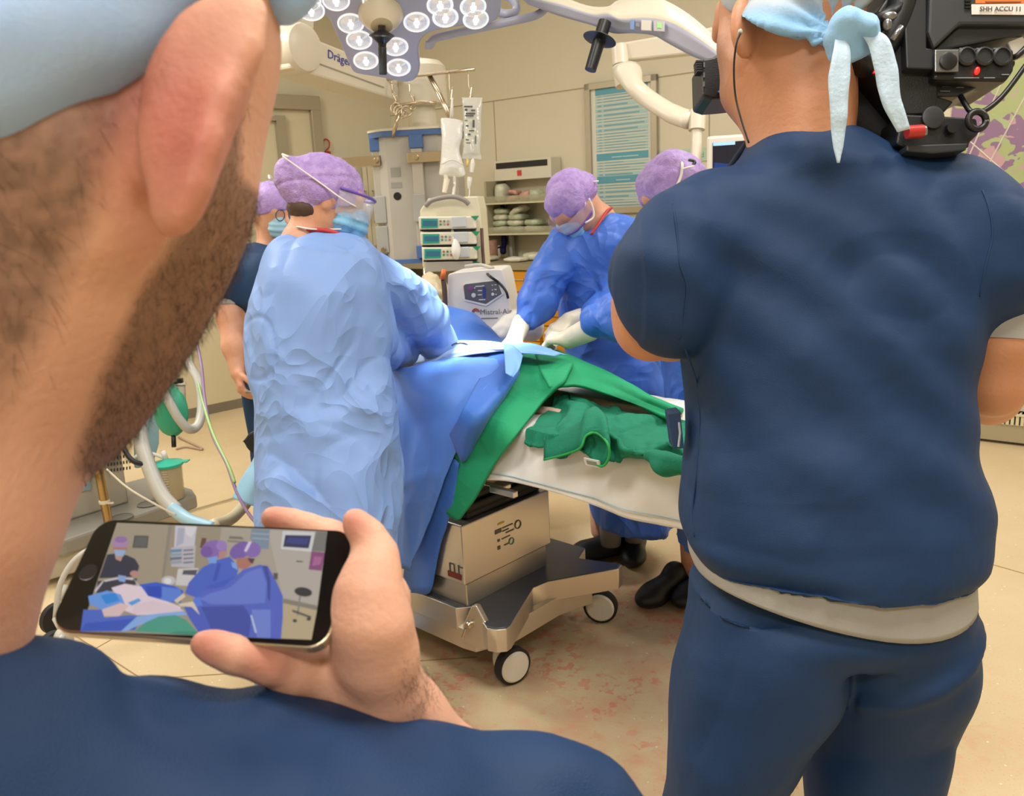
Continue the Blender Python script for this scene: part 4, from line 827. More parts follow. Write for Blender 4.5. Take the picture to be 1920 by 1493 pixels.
o = MB(); o.prism([T(.9, .03, .725), T(.9, .57, .725), T(-1.1, .57, .725), T(-1.1, .03, .725)], Z*.06); o.make('tabletop_frame', m_steeld, t, bevel=.004)
o = MB(); o.box(T(-.08, .05, .70), (.16, .04, .03), [TU, TV, Z]); o.box(T(-.04, .02, .668), (.12, .03, .014), [TU, TV, Z]); o.cyl(T(-.09, .0, .68), T(-.09, .05, .68), .03, .03, 20); o.box(T(.02, .0, .66), (.1, .02, .02), [TU, TV, Z]); o.make('rail_clamp', m_st, t, bevel=.003)
o = MB(); o.prism([T(.95, .03, .785), T(.95, .57, .785), T(-1.15, .57, .785), T(-1.15, .03, .785)], Z*.055); o.make('mattress', m_black, t, bevel=.015)
def castor(c, ax, stem, lab=None):
    ax = unit(ax); k = MB(); r = .0615
    k.lathe(c-ax*.012, ax, [(r*.82, -.002), (r, .003), (r, .028), (r*.82, .033)], 36); w = k.make('castor', m_rubber, t, smooth=True, auto=35)
    k = MB(); k.lathe(c-ax*.02, ax, [(r*.74, .0), (r*.84, .006), (r*.84, .04), (r*.7, .044)], 36); k.make('wheel_cover', mat('castor_white', 'e0dace', .35), w, smooth=True, auto=35)
    k = MB(); k.ell(c+ax*.045+Z*.010, (.036, .042, .062), [ax, np.cross(Z, ax), Z]); k.cyl(c+ax*.05+Z*.05, c+ax*.05+Z*.118, .030, .030, 20); k.make('castor_housing', mat('castor_white', 'e0dace', .35), w, smooth=True)
castor(Pz(962, 1248, .062), unit(V(-.55, .83, 0)), Z*-.01); castor(Pz(1126, 1137, .062), unit(V(.28, .96, 0)), Z*-.01)
castor(T(-.9, .0, .062), unit(V(-.4, .9, 0)), V(0, 0, 0)); castor(T(-.9, .54, .062), unit(V(-.4, .9, 0)), V(0, 0, 0))
# white table sheet: top plus the hanging near side and foot flap
m_sheet = mat('white_sheet', 'f0ece6', .75, crease=(2.2, .06))
rows = []
for a in np.linspace(-.16, 1.0, 12):
    w = .006*math.sin(a*23); r = [T(a, .62, .70), T(a, .615, .80), T(a, .58, .852), T(a, .3, .856), T(a, .06, .856), T(a, .012, .846), T(a, -.004+w, .80), T(a+.004, -.016+w*1.3, .752+.0), T(a+.008, -.026+w, .700+.012*math.sin(a*9))]
    rows.append(r)
S = patch(rows, 8, 8)
t2 = thing('table_sheet', 'white sheet with a thin blue stripe hanging over the foot of the table', 'sheet', T(.4, 0, .7))
sheet('cloth', S, m_sheet, t2, .004, lambda v: .0035*fbm(v*9, 3, 5))
edge = [P_ for P_ in S[:, -4]]; o = MB(); o.tube([p-TV*.006-Z*.0 for p in edge], .0022, 4, flat=.5); o.make('blue_stripe', mat('stripe_blue', '8fb9c9', .6), t2)
# ---------------------------------------------------------------- drapes
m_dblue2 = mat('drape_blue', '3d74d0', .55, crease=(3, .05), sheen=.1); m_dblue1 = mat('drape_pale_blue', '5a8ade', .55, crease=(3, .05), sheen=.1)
def crisp(v, sc, amp, s=0):
    """sparse sharp creases crossing a cloth"""
    w = v*sc+1.2*np.stack([noise(v*2.2, s+1), noise(v*2.2+9, s+2), noise(v*2.2+4, s+3)], 1)
    n = np.abs(noise(w*.55, s)); m = np.clip(noise(v*3.5, s+5)+.35, 0, 1)
    return amp*np.clip(1-n/.12, 0, 1)*m
m_dgreen = mat('drape_green', '1a9a68', .75, crease=(3.2, .08), bump=(90, .001)); m_dgreen2 = mat('towel_green', '0e7a5c', .85, bump=(160, .0015), crease=(5, .09))
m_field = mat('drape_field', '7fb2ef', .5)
# patient under the drapes: a lying body, head away to the left, chest and belly the highest
pt = thing('person', 'patient lying face up on the table, hidden under the blue and green drapes', 'person', T(-.9, .3, .85))
s = Sdf(.012, .05)
s.ell(T(-1.02, .3, .95), (.09, .075, .09), [TU, TV, Z]).cap(T(-.95, .3, .93), T(-.85, .3, .92), .05).ell(T(-.66, .3, .915), (.26, .19, .06), [TU, TV, Z]).ell(T(-.40, .3, .92), (.2, .18, .06), [TU, TV, Z]).ell(T(-.24, .3, .905), (.16, .15, .045), [TU, TV, Z])
for b in (.2, .38): s.cap(T(-.15, b, .87), T(.05, b, .866), .022, .014, k=.004).cap(T(.05, b, .866), T(.4, b, .862), .014, .01, k=.004)
for b in (.08, .52): s.cap(T(-.8, .3+(b-.3)*.8, .9), T(-.5, b, .89), .035, .03).cap(T(-.5, b, .89), T(-.25, b, .885), .03, .022)
v, f = s.poly(); mk('body', v, f, mat('pale_skin', 'e2c4b0', .5), pt)
TVP = TO  # near edge plane of the table
def D(q):
    x, y, k = q
    if k >= 1.5: return P(x, y, k)
    if k > 0: return Pz(x, y, k)
    return Ppl(x, y, TO+TV*k, TV)
def pg(rows, nu=10, nv=8): return patch([[D(q) for q in r] for r in rows], nu, nv)
t3 = thing('green_drape', 'thick green drape falling in a point down the near side of the table', 'drape', T(-.1, 0, .6))
rows = [
 [(915, 655, 1.0), (905, 690, .98), (885, 735, .95), (862, 790, -.045), (846, 860, -.052), (830, 910, -.058), (820, 945, -.06)],
 [(985, 655, 1.0), (965, 692, .98), (935, 738, .93), (905, 795, -.04), (880, 855, -.048), (855, 912, -.055), (836, 960, -.06)],
 [(1045, 665, 1.0), (1020, 700, .97), (985, 742, .92), (945, 800, -.036), (910, 860, -.044), (878, 915, -.052), (855, 974, -.058)],
 [(1080, 678, .99), (1060, 712, .97), (1020, 752, .91), (967, 818, -.036), (930, 868, -.044), (897, 925, -.052), (862, 974, -.058)],
]
sheet('drape_cloth', pg(rows, 14, 10), m_dgreen, t3, .012, lambda v: .005*fbm(v*8, 3, 3)+folds(v, (5, 5, 2.5), .003, 8))
rows = [
 [(1000, 665, 3.05), (1060, 685, 3.0), (1110, 705, 2.95), (1160, 730, 2.9), (1215, 755, 2.85), (1280, 780, 2.8)],
 [(1000, 652, 1.0), (1050, 663, 1.0), (1105, 685, .985), (1160, 711, .955), (1215, 742, .93), (1280, 768, .91)],
 [(1010, 690, .98), (1060, 703, .97), (1100, 714, .955), (1150, 730, .935), (1200, 751, .92), (1265, 778, .9)],
 [(1030, 728, .945), (1060, 724, .95), (1085, 724, .945), (1130, 737, .925), (1180, 754, .91), (1250, 784, .895)],
]
sheet('upper_fold', pg(rows), m_dgreen, t3, .012, lambda v: .004*fbm(v*8, 3, 4))
t4 = thing('green_towel', 'crumpled dark green cloth with lighter hem heaped on the white sheet', 'cloth', T(.35, .2, .86))
rows = [
 [(1040, 728, .93), (1110, 724, .93), (1190, 750, .91), (1265, 762, .905), (1350, 785, .9)],
 [(1010, 755, .91), (1080, 742, .93), (1150, 752, .93), (1230, 772, .92), (1330, 800, .91)],
 [(990, 785, .89), (1045, 772, .915), (1120, 775, .93), (1210, 795, .92), (1320, 830, .91)],
 [(975, 804, .88), (1028, 800, .892), (1095, 808, .905), (1180, 825, .905), (1310, 858, .9)],
 [(1000, 818, -.045), (1025, 832, -.045), (1090, 838, .88), (1178, 848, .885), (1300, 880, .88)],
 [(1014, 856, -.05), (1045, 862, -.05), (1085, 854, -.05), (1170, 862, -.045), (1290, 900, -.045)],
]
def tw(v):
    return folds(v, (5, 5, 3.5), .020, 21, .9, .6)+folds(v, (11, 11, 8), .014, 24, .8, .6)+crisp(v, 16, .012, 26)+folds(v, (24, 24, 18), .004, 25)+.026
g_ = pg(rows, 34, 34)
def ontable(v):
    b_ = (v-TO)@TV; v = v.copy(); v[:, 2] = np.where(b_ > -.01, np.maximum(v[:, 2], .868), v[:, 2]); return v
sheet('cloth', g_, m_dgreen2, t4, .008, tw, post=ontable)
def fold_roll(name, pts, rs_, m, par): s = Sdf(.006, .03); s.chain([D(q) for q in pts], rs_); v, f = s.poly(lambda p: folds(p, (12, 12, 12), .007, 31)+.004*fbm(p*25, 2, 33)); return mk(name, v, f, m, par)
fold_roll('rolled_fold', [(1218, 856, .885), (1250, 870, .88), (1300, 876, .88)], [.018, .024, .028], m_dgreen2, t4)
a_ = [D(q) for q in ((1020, 862, -.06), (1060, 852, -.06), (1088, 840, -.07), (1098, 818, .90), (1118, 812, .91), (1138, 830, .90), (1142, 855, -.075), (1130, 874, -.075), (1108, 866, -.07))]
hem = spline(a_, 6)
top_ = [p+V(.012, .11, .04) for p in hem]
sheet('turned_corner', np.array([[p+(q-p)*k/6+Z*.015*math.sin(k/6*3.14) for k in range(7)] for p, q in zip(hem, top_)]), m_dgreen2, t4, .005, lambda v: .003*fbm(v*20, 2, 6))
MB().tube([p-CF*.003 for p in hem], .0036, 6).make('hem', mat('hem_bright_green', '27a04e', .7), t4, smooth=True)
o = MB(); c = D((1111, 868, -.075)); lx_ = unit(TU); lz_ = unit(Z*.9-TV*.3); o.box(c, (.048, .006, .022), [lx_, TV, lz_], 0); o.box(c-TV*.0035, (.032, .001, .012), [lx_, TV, lz_], 1); o.make('care_label', [mat('label_white', 'e4e6e0', .5), mat('label_greyprint', '8f9a94', .5)], t4)
t5 = thing('blue_drape', 'long blue surgical drape falling from the belly down the near side beside the gown', 'drape', T(-.4, 0, .5))
rows = [
 [(735, 690, .98), (736, 735, .9), (738, 790, -.06), (742, 870, -.07), (746, 960, -.08), (750, 1060, -.09)],
 [(790, 690, .99), (790, 740, .93), (785, 800, -.06), (778, 880, -.085), (770, 960, -.09), (766, 1065, -.1)],
 [(850, 668, 1.0), (842, 725, .96), (828, 795, -.055), (812, 870, -.075), (792, 970, -.09), (775, 1068, -.1)],
 [(905, 655, 1.015), (890, 712, .97), (862, 785, -.055), (838, 860, -.075), (808, 955, -.09), (782, 1050, -.1)],
 [(950, 652, 1.015), (935, 700, .98), (900, 760, .93), (855, 850, -.065), (822, 940, -.085), (790, 1030, -.1)],
]
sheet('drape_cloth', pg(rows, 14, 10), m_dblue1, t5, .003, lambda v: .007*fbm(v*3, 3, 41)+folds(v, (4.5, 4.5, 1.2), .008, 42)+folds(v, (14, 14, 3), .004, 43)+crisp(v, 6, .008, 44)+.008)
rows = [
 [(755, 1010, -.06), (758, 1060, -.055), (752, 1108, -.05)],
 [(800, 900, -.07), (790, 1010, -.065), (778, 1112, -.06)],
 [(845, 862, -.065), (822, 980, -.065), (808, 1108, -.06)],
 [(862, 868, -.06), (846, 960, -.06), (820, 1030, -.05)],
]
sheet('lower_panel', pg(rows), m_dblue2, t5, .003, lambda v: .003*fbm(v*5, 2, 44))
rows = [
 [(925, 655, 1.02), (905, 702, .98), (872, 765, .935), (848, 812, -.07)],
 [(950, 652, 1.02), (938, 705, .98), (898, 778, .92), (862, 850, -.065)],
 [(975, 660, 1.01), (962, 700, .98), (920, 770, .92), (872, 862, -.06)],
 [(985, 665, 1.01), (975, 690, .99), (945, 745, .93), (895, 820, -.055)],
]
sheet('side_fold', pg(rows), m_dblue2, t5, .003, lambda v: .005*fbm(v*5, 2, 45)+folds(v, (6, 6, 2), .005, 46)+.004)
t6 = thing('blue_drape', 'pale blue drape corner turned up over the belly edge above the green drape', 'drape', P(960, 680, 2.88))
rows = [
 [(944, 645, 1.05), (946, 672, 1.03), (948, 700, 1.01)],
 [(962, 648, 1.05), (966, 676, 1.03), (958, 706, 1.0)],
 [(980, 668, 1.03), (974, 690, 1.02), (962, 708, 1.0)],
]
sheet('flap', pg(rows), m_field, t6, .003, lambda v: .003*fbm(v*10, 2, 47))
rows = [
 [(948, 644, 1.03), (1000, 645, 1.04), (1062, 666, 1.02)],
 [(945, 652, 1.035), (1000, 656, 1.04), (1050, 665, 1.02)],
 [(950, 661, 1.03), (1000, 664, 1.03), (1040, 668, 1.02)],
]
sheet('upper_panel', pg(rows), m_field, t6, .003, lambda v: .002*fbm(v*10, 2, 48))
t7 = thing('blue_drape', 'deep blue drape humped over the patient chest behind the operating field', 'drape', P(900, 600, 3.4))
rows = [
 [(800, 600, 3.85), (870, 600, 3.8), (930, 625, 3.75), (985, 650, 3.7)],
 [(805, 570, 3.6), (870, 580, 3.55), (930, 608, 3.5), (985, 640, 3.45)],
 [(800, 590, 3.5), (860, 600, 3.45), (920, 625, 3.35), (970, 645, 3.25)],
 [(790, 615, 3.35), (840, 628, 3.3), (890, 638, 3.2), (950, 650, 3.1)],
 [(770, 645, 3.15), (820, 650, 3.1), (860, 652, 3.05), (930, 655, 3.0)],
]
sheet('drape_cloth', pg(rows), m_dblue2, t7, .004, lambda v: folds(v, (5, 5, 3), .03, 51)+.012*fbm(v*7, 2, 52)+.01)
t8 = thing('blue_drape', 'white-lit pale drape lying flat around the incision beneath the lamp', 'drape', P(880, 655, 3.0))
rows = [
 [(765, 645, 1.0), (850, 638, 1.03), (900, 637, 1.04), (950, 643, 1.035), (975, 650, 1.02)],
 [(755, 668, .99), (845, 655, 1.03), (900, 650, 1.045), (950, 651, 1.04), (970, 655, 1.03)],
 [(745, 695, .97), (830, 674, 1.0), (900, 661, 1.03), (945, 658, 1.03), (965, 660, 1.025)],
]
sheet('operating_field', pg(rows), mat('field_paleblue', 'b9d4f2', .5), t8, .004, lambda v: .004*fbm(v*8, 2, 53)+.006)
o = MB(); o.tube(spline([Pz(848, 648, 1.06), Pz(860, 643, 1.07), Pz(876, 646, 1.06)], 4), .004, 6); tag(o.make('forceps', m_steel, smooth=True), 'small steel forceps tip held at the incision', 'forceps')
# ---------------------------------------------------------------- arm board and low bag left of the gown
t = thing('arm_board', 'black padded arm board poking out beside the pale gown', 'board', P(472, 830, 2.75))
o = MB(); o.prism(spline([P(x, y, 2.75) for x, y in ((455, 828), (468, 812), (495, 804), (540, 806), (540, 850), (490, 858), (466, 846), (455, 828))], 3), V(.1, .35, 0)); o.make('pad', m_black, t, bevel=.008)
o = MB(); o.tube([P(500, 835, 2.9), T(-.75, -.0, .755)], .016, 8); o.make('support_bar', m_steeld, t, smooth=True)
tag(sheet('underpad', patch([[P(486, 800, 2.72), P(478, 850, 2.68), P(452, 900, 2.64), P(436, 935, 2.62)], [P(505, 805, 2.7), P(500, 860, 2.66), P(475, 910, 2.62), P(462, 945, 2.6)], [P(530, 810, 2.72), P(530, 870, 2.68), P(505, 920, 2.64), P(492, 955, 2.62)]], 8, 8), mat('underpad_blue', '8fc0dc', .6, crease=(14, .006)), None, .004, lambda v: .006*fbm(v*12, 2, 3)), 'light blue underpad hanging below the black arm board', 'underpad')
# ================================================================ anaesthesia machine, lower left
m_an = mat('machine_beige', 'b7ae9c', .45); m_anb = mat('machine_grey', '8f8b83', .45); m_panb = mat('machine_blue', '8fb0bd', .4)
AD = 2.95
t = thing('anaesthesia_machine', 'grey anaesthesia trolley with vented side panels behind the bearded jaw', 'machine', Pz(230, 1000, 0))
q0, q1 = Pz(370, 942, .16), Pz(140, 1010, .16); ax = unit(q0-q1); ay = unit(V(-ax[1], ax[0], 0)); ay = ay if ay[1] > 0 else -ay
def M(a, b, z): return q1*V(1, 1, 0)+ax*a+ay*b+Z*z
Lm = np.linalg.norm(q0-q1)
o = MB(); o.prism([M(-.08, -.1, .13), M(Lm, 0, .13), M(Lm+.03, .1, .13), M(Lm, .5, .13), M(-.1, .5, .13), M(-.22, .0, .13)], Z*.07); o.make('base_tray', m_anb, t, bevel=.012)
o = MB(); o.prism([M(-.25, .12, .2), M(Lm*.55, .16, .2), M(Lm*.55, .5, .2), M(-.25, .5, .2)], Z*.85); body = o.make('cabinet', m_an, t, bevel=.01)
pn = -ay; pp0 = M(.1, .13, .5); pp0 = M(0, .12, .5); en = unit(np.cross(unit(M(Lm*.55, .16, .2)-M(-.25, .12, .2)), Z)); en = en if np.dot(en, CC-pp0) > 0 else -en; ex_ = unit(M(Lm*.55, .16, .2)-M(-.25, .12, .2))
def ma(x, y, off=.003): return Ppl(x, y, M(-.25, .12, .2)+en*off, en)
o = MB(); o.prism([ma(110, 888), ma(166, 880), ma(170, 918), ma(110, 930)], en*.004); o.make('blue_panel', m_panb, t)
o = MB(); o.prism([ma(246, 720), ma(292, 712), ma(294, 830), ma(282, 870), ma(250, 878)], en*.03); o.make('blue_side_pod', m_panb, t, bevel=.01)
o = MB()
for r in range(3):
    for c in range(8):
        x, y = 203+c*5.8, 860-c*.8+r*11.5; p = ma(x, y); o.box(p, (.0055, .004, .014), [unit(ex_+Z*.0), en, unit(Z+ex_*.12)])
o.make('vent_slots', mat('slot_dark', '4b4843', .6), t); o = MB()
for r in range(3):
    for c in range(7):
        x, y = 122+c*6.4, 893-c*.8+r*10.5; p = ma(x, y, .008); o.box(p, (.0055, .004, .012), [ex_, en, unit(Z+ex_*.12)])
o.make('vent_slots', mat('slot_dark', '4b4843', .6), t); o = MB()
for c in range(6):
    p = ma(206+c*5, 836-c*.6); o.box(p, (.004, .004, .012), [ex_, en, Z])
o.make('vent_slots', mat('slot_dark', '4b4843', .6), t)
o = MB(); zt = .2
for x, y in ((228, 970), (278, 945)):
    p = Pz(x, y, .203); o.lathe(p, Z, [(.05, 0), (.05, .002), (.042, .0025), (.042, .001)], 24)
o.make('cup_recess', mat('recess_dark', '6d6a64', .5), t)
p = Pz(110, 1080, .15); 
o = MB(); o.prism([M(-.16, -.05, .03), M(.1, -.08, .03), M(.1, .1, .03), M(-.16, .1, .03)], Z*.1); o.make('side_skirt', m_an, t, bevel=.008)
for k, (x, y) in enumerate(((104, 1160), (100, 1215))):
    c = Pz(x+2, y, .06); w = MB(); w.lathe(c, unit(V(.8, -.5, 0)), [(.045, -.016), (.06, -.012), (.06, .012), (.045, .016)], 24); w = w.make('castor', m_rubber, t, auto=40)
    h = MB(); h.ell(c+V(.03, .01, .02), (.03, .045, .05)); h.cyl(c+V(.03, .01, .05), c+V(.03, .03, .12), .014, .014, 12); h.make('castor_housing', m_lgrey, w, smooth=True)
t9 = thing('cylinder_trolley', 'small white-forked trolley with castors at the left edge of the phone', 'trolley', Pz(100, 1180, 0))
o = MB(); c = Pz(104, 1160, .14); o.tube(spline([c, c+V(.02, .04, .12), c+V(.08, .1, .2), c+V(.2, .2, .22)], 5), .01, 8); o.make('curved_frame', m_lgrey, t9, smooth=True)
o = MB(); o.tube([c, Pz(120, 1190, .1), Pz(105, 1215, .12)], .012, 8); o.make('lower_bar', m_lgrey, t9, smooth=True)
# brass pole with cable tie
t = thing('brass_pole', 'brassy metal pole with white cable tie standing on the grey trolley tray', 'pole', Pz(203, 980, .2))
o = MB(); p = Pz(204, 984, .2); o.cyl(p, p+V(-.015, 0, .75), .019, .019, 20); o.make('pole', mat('brass', 'b6976a', .28, metal=.9), t, smooth=True, auto=40)
o = MB(); c = p+V(-.003, 0, .1); o.lathe(c, Z, [(.022, 0), (.023, .003), (.023, .012), (.022, .015)], 16); o.box(c+V(.03, -.01, .003), (.03, .008, .006)); o.make('cable_tie', m_medw, t)
# breathing hoses, bag, canister
m_hose = mat('corrugated_hose', 'd6d3c8', .35, alpha=.9)
def hose(name, pts, r, m, label=None, ribs=0, parent=None, n=10, cat='hose'):
    c = spline([P(*q) for q in pts], n); 
    if ribs:
        cc2 = []; rr = []
        for i in range(len(c)-1):
            for e in (0, .5): cc2.append(c[i]+(c[i+1]-c[i])*e); rr.append(r if e == 0 else r*.86)
        o = MB(); o.tube(cc2, rr, 12)
    else: o = MB(); o.tube(c, r, 8)
    x = o.make(name, m, parent, smooth=True); return tag(x, label, cat) if parent is None else x
hose('breathing_hose', [(240, 745, 2.9), (256, 790, 2.75), (268, 840, 2.72), (285, 890, 2.7), (305, 930, 2.68), (330, 958, 2.66)], .024, m_hose, 'thick translucent corrugated hose arching down in front of the trolley', 1, n=22)
hose('hose_connector', [(322, 952, 2.655), (340, 966, 2.64), (360, 978, 2.62), (400, 990, 2.6)], .02, mat('connector_blue', '9cc3d6', .4), 'pale blue hose connector at the lower end of the corrugated hose', cat='connector')
hose('breathing_hose', [(330, 655, 3.2), (352, 680, 3.15), (372, 715, 3.1), (378, 760, 3.05), (372, 795, 3.0), (355, 805, 2.95), (335, 785, 2.92), (315, 750, 2.9), (295, 715, 2.9)], .0165, m_hose, 'clear looping hose passing in front of the green breathing bag', 1, n=18)
hose('breathing_hose', [(400, 985, 2.6), (430, 975, 2.75), (452, 955, 2.85), (470, 930, 2.95)], .02, mat('hose_dull', 'cfc5a6', .4), 'cream hose curving up between the phone and the blue underpad', 1, n=14)
hose('cable', [(345, 560, 3.3), (368, 640, 3.2), (378, 690, 3.1), (384, 750, 3.0), (398, 815, 2.85), (425, 870, 2.7), (445, 925, 2.62), (475, 975, 2.56), (520, 1010, 2.5)], .0055, mat('cable_violet', '8d7398', .5), 'thin violet cable hanging in a long arc beside the nurse arm', cat='cable')
hose('cable', [(350, 610, 3.28), (358, 670, 3.18), (372, 720, 3.08), (382, 760, 2.98), (400, 815, 2.84), (428, 873, 2.69), (440, 905, 2.64)], .005, mat('cable_green', '9fc27c', .5), 'thin green cable running beside the violet cable', cat='cable')
tag(MB().cyl(P(353, 628, 3.26), P(356, 642, 3.24), .011, .009, 12).make('cable_connector', m_grey, smooth=True), 'small grey connector on the thin green cable', 'connector')
hose('cable', [(226, 800, 2.7), (232, 840, 2.68), (250, 865, 2.68), (275, 872, 2.7)], .008, m_black, 'short black cable curving over the vent slots', cat='cable')
hose('cable', [(200, 880, 2.5), (240, 915, 2.5), (290, 945, 2.52), (330, 966, 2.55)], .003, m_medw, 'thin white line stretched from the brass pole to the blue connector', cat='cable')
tag(MB().tube([Pz(330, 965, .01)+(Pz(470, 925, .01)-Pz(330, 965, .01))*k/5+V(0, 0, .0) for k in range(6)], .005, 6).make('cable', mat('cable_beige', 'b8a888', .5), smooth=True), 'beige cable lying on the floor beyond the phone', 'cable')
tag(MB().tube(spline([Pz(335, 820, .01), Pz(380, 842, .01), Pz(350, 838, .01), Pz(330, 842, .01)], 6), .007, 6).make('cable', mat('cable_mauve', 'b59a86', .5), smooth=True), 'mauve cable looped on the floor behind the green breathing bag', 'cable')
t = thing('breathing_bag', 'green rubber breathing bag hanging over the suction canister', 'bag', P(322, 770, 3.0))
s = Sdf(.006, .02); s.ell(P(321, 772, 3.0), (.060, .04, .088), [CR, CF, unit(CU+CR*.12)]).cap(P(318, 730, 3.0), P(314, 712, 3.0), .02, .014); v, f = s.poly(lambda p: .002*np.abs(noise(p*V(60, 60, 4), 3))); mk('bag_body', v, f, mat('green_rubber', '2f9c79', .45), t)
o = MB(); o.cyl(P(325, 810, 3.0), P(326, 838, 2.98), .008, .008, 10); o.make('bag_tail', m_black, t, smooth=True)
t = thing('bellows_unit', 'cream cylinder with black lever beside the green breathing bag', 'valve', P(338, 730, 3.1))
o = MB(); o.cyl(P(334, 760, 3.1), P(332, 722, 3.1), .028, .028, 24); o.cyl(P(332, 722, 3.1), P(332, 716, 3.1), .034, .03, 24); o.make('cylinder', m_medw, t, auto=40)
o = MB(); o.tube([P(300, 724, 3.05), P(320, 720, 3.05), P(333, 717, 3.05)], .005, 8); o.box(P(338, 714, 3.05), (.016, .016, .016)); o.make('lever', m_black, t)
t = thing('suction_canister', 'clear graduated suction canister with teal lid standing on the grey trolley', 'canister', Pz(322, 932, .2))
c = Pz(322, 934, .203); hh = .165
o = MB(); o.lathe(c, Z, [(.056, 0), (.060, .005), (.066, hh), (.062, hh), (.056, .008), (.02, .004)], 32); o.make('canister', mat('canister_clear', 'c9bd9c', .15, alpha=.55), t, auto=40)
o = MB(); o.lathe(c+Z*hh, Z, [(.072, -.004), (.076, .002), (.076, .01), (.06, .014), (.03, .018), (.012, .03)], 32); o.prism([c+Z*(hh+.004)+V(.06, 0, 0), c+Z*(hh+.004)+V(.1, -.01, .005), c+Z*(hh+.004)+V(.1, .03, .005), c+Z*(hh+.004)+V(.06, .04, 0)], Z*.006); o.make('lid', mat('lid_teal', '2fb59a', .35, alpha=.95), t, auto=40)
o = MB()
for k in range(11): o.box(c+V(.012, -.0655, .03+k*.012), (.018 if k % 2 else .026, .002, .0025))
o.make('graduation_marks', m_medw, t)
o = MB(); o.tube([c+Z*(hh+.02), c+Z*(hh+.07)+V(-.01, 0, 0)], .013, 10); o.tube(spline([c+Z*(hh+.03), c+Z*(hh+.07)+V(-.08, -.02, 0), c+Z*(hh+.04)+V(-.16, -.04, 0)], 5), .008, 8); o.make('lid_tube', m_tube, t, smooth=True)
# ================================================================ people
m_navy = mat('navy_scrub', '19375c', .7, spec=.3, bump=(420, .0004)); m_navyn = mat('navy_scrub_near', '163359', .62, spec=.3, crease=(2.2, .03), bump=(9, .010), weave=(900, .0002))
m_gown = mat('gown_blue', '7fa0dc', .55, crease=(3.8, .19), ); m_gownd = mat('gown_deep_blue', '4273d6', .5, crease=(3.8, .16))
m_capv = mat('cap_violet', 'a183c6', .55, weave=(220, .0012), crease=(18, .02), var=(60, 'c3a9dd', .6)); m_mask = mat('mask_blue', '7fb9e0', .55, bump=(60, .001)); m_strap = mat('strap_white', 'e8e2dc', .6)
m_skin = mat('skin', 'd8a486', .5, sss=.15, var=(14, 'c47f62', .6), bump=(160, .0006)); m_glove = mat('glove_cream', 'e3dac4', .4, bump=(60, .0015)); m_hair = mat('hair_brown', '4a3527', .6)
m_tee = mat('undershirt_grey', '9e9b96', .85, bump=(500, .0004)); m_red = mat('collar_red', 'c23a3a', .6); m_clog = mat('clog_black', '16181d', .5)
def PP(*q): return P(*q)
def face_on(s, c, fw, up, sc=1.0):
    """adds nose, brow, chin, ears to a head being modelled; fw = facing"""
    fw = unit(fw); up = unit(up-fw*np.dot(up, fw)); rt_ = np.cross(fw, up)
    s.ell(c, (.077*sc, .098*sc, .108*sc), [rt_, fw, up]); s.ell(c+fw*.03*sc-up*.065*sc, (.055*sc, .06*sc, .06*sc), [rt_, fw, up])
    s.cap(c+fw*.092*sc+up*.005, c+fw*.112*sc-up*.03*sc, .009*sc, .014*sc, k=.012)
    s.cap(c+fw*.075*sc+up*.02*sc-rt_*.035*sc, c+fw*.075*sc+up*.02*sc+rt_*.035*sc, .018*sc, .018*sc)
    s.cap(c+fw*.085*sc-up*.062*sc-rt_*.018, c+fw*.085*sc-up*.062*sc+rt_*.018, .009*sc, .009*sc, k=.008)
    for e in (-1, 1): s.ell(c+rt_*e*.078*sc-up*.01*sc-fw*.005*sc, (.008*sc, .018*sc, .031*sc), [rt_, fw+rt_*e*-.2, up], k=.008)
    return fw, up, rt_
def eyes(par, c, fw, up, rt_, sc=1.0):
    for e in (-1, 1):
        o = MB(); q = c+fw*.082*sc+rt_*e*.031*sc+up*.004; o.ell(q, (.012, .008, .008), [rt_, fw, up]); x = o.make('eye', mat('eye_white', 'e8e4de', .2), par, smooth=True)
        MB().ell(q+fw*.006, (.005, .003, .005), [rt_, fw, up]).make('iris', mat('iris_dark', '2b2622', .1), x, smooth=True)
def head_shell(name, c, rad, ax, m, par, cutp=None, cutn=None, disp=None, extra=None, vox=.005, k=.02):
    s = Sdf(vox, k); s.ell(c, rad, ax)
    for q in (extra or []): s.ell(*q)
    if cutp is not None: s.cut(cutp, cutn)
    v, f = s.poly(disp); return mk(name, v, f, m, par)
def hand(s, wrist, knuck, n, up, L=.085, curl=.5, r=.009, thumb=1, spread=.9, k=.006):
    """palm and five fingers: wrist -> knuck gives the hand's line, n the back of the hand"""
    d = unit(knuck-wrist); n = unit(n-d*np.dot(n, d)); w = np.cross(d, n); pl = np.linalg.norm(knuck-wrist)
    for i, (o_, ln) in enumerate(((-1.5, .9), (-.5, 1.0), (.5, .95), (1.5, .75))):
        b = knuck+w*o_*.019*spread-d*abs(o_)*.003; s.cap(wrist+w*o_*.009, b, .015, .0125, k=.012)
        p = b; a = curl
        for j, fr in enumerate((.45, .32, .25)):
            ang = a*(j+1)*.75; q = p+(d*math.cos(ang)-n*math.sin(ang))*L*ln*fr; s.cap(p, q, r*(1.05-.08*j), r*(.98-.1*j), k=.003 if j else k); p = q
    b = wrist+w*-thumb*.02+d*pl*.25; q = b+(-w*thumb*.8+d*.9-n*.4)*.035; s.cap(wrist, b, .016, .016, k=.012); s.cap(b, q, .0145, .012, k=.01); s.cap(q, q+(d*.9-w*thumb*.2-n*.5)*.032, .0115, .0095, k=.003)
    return s
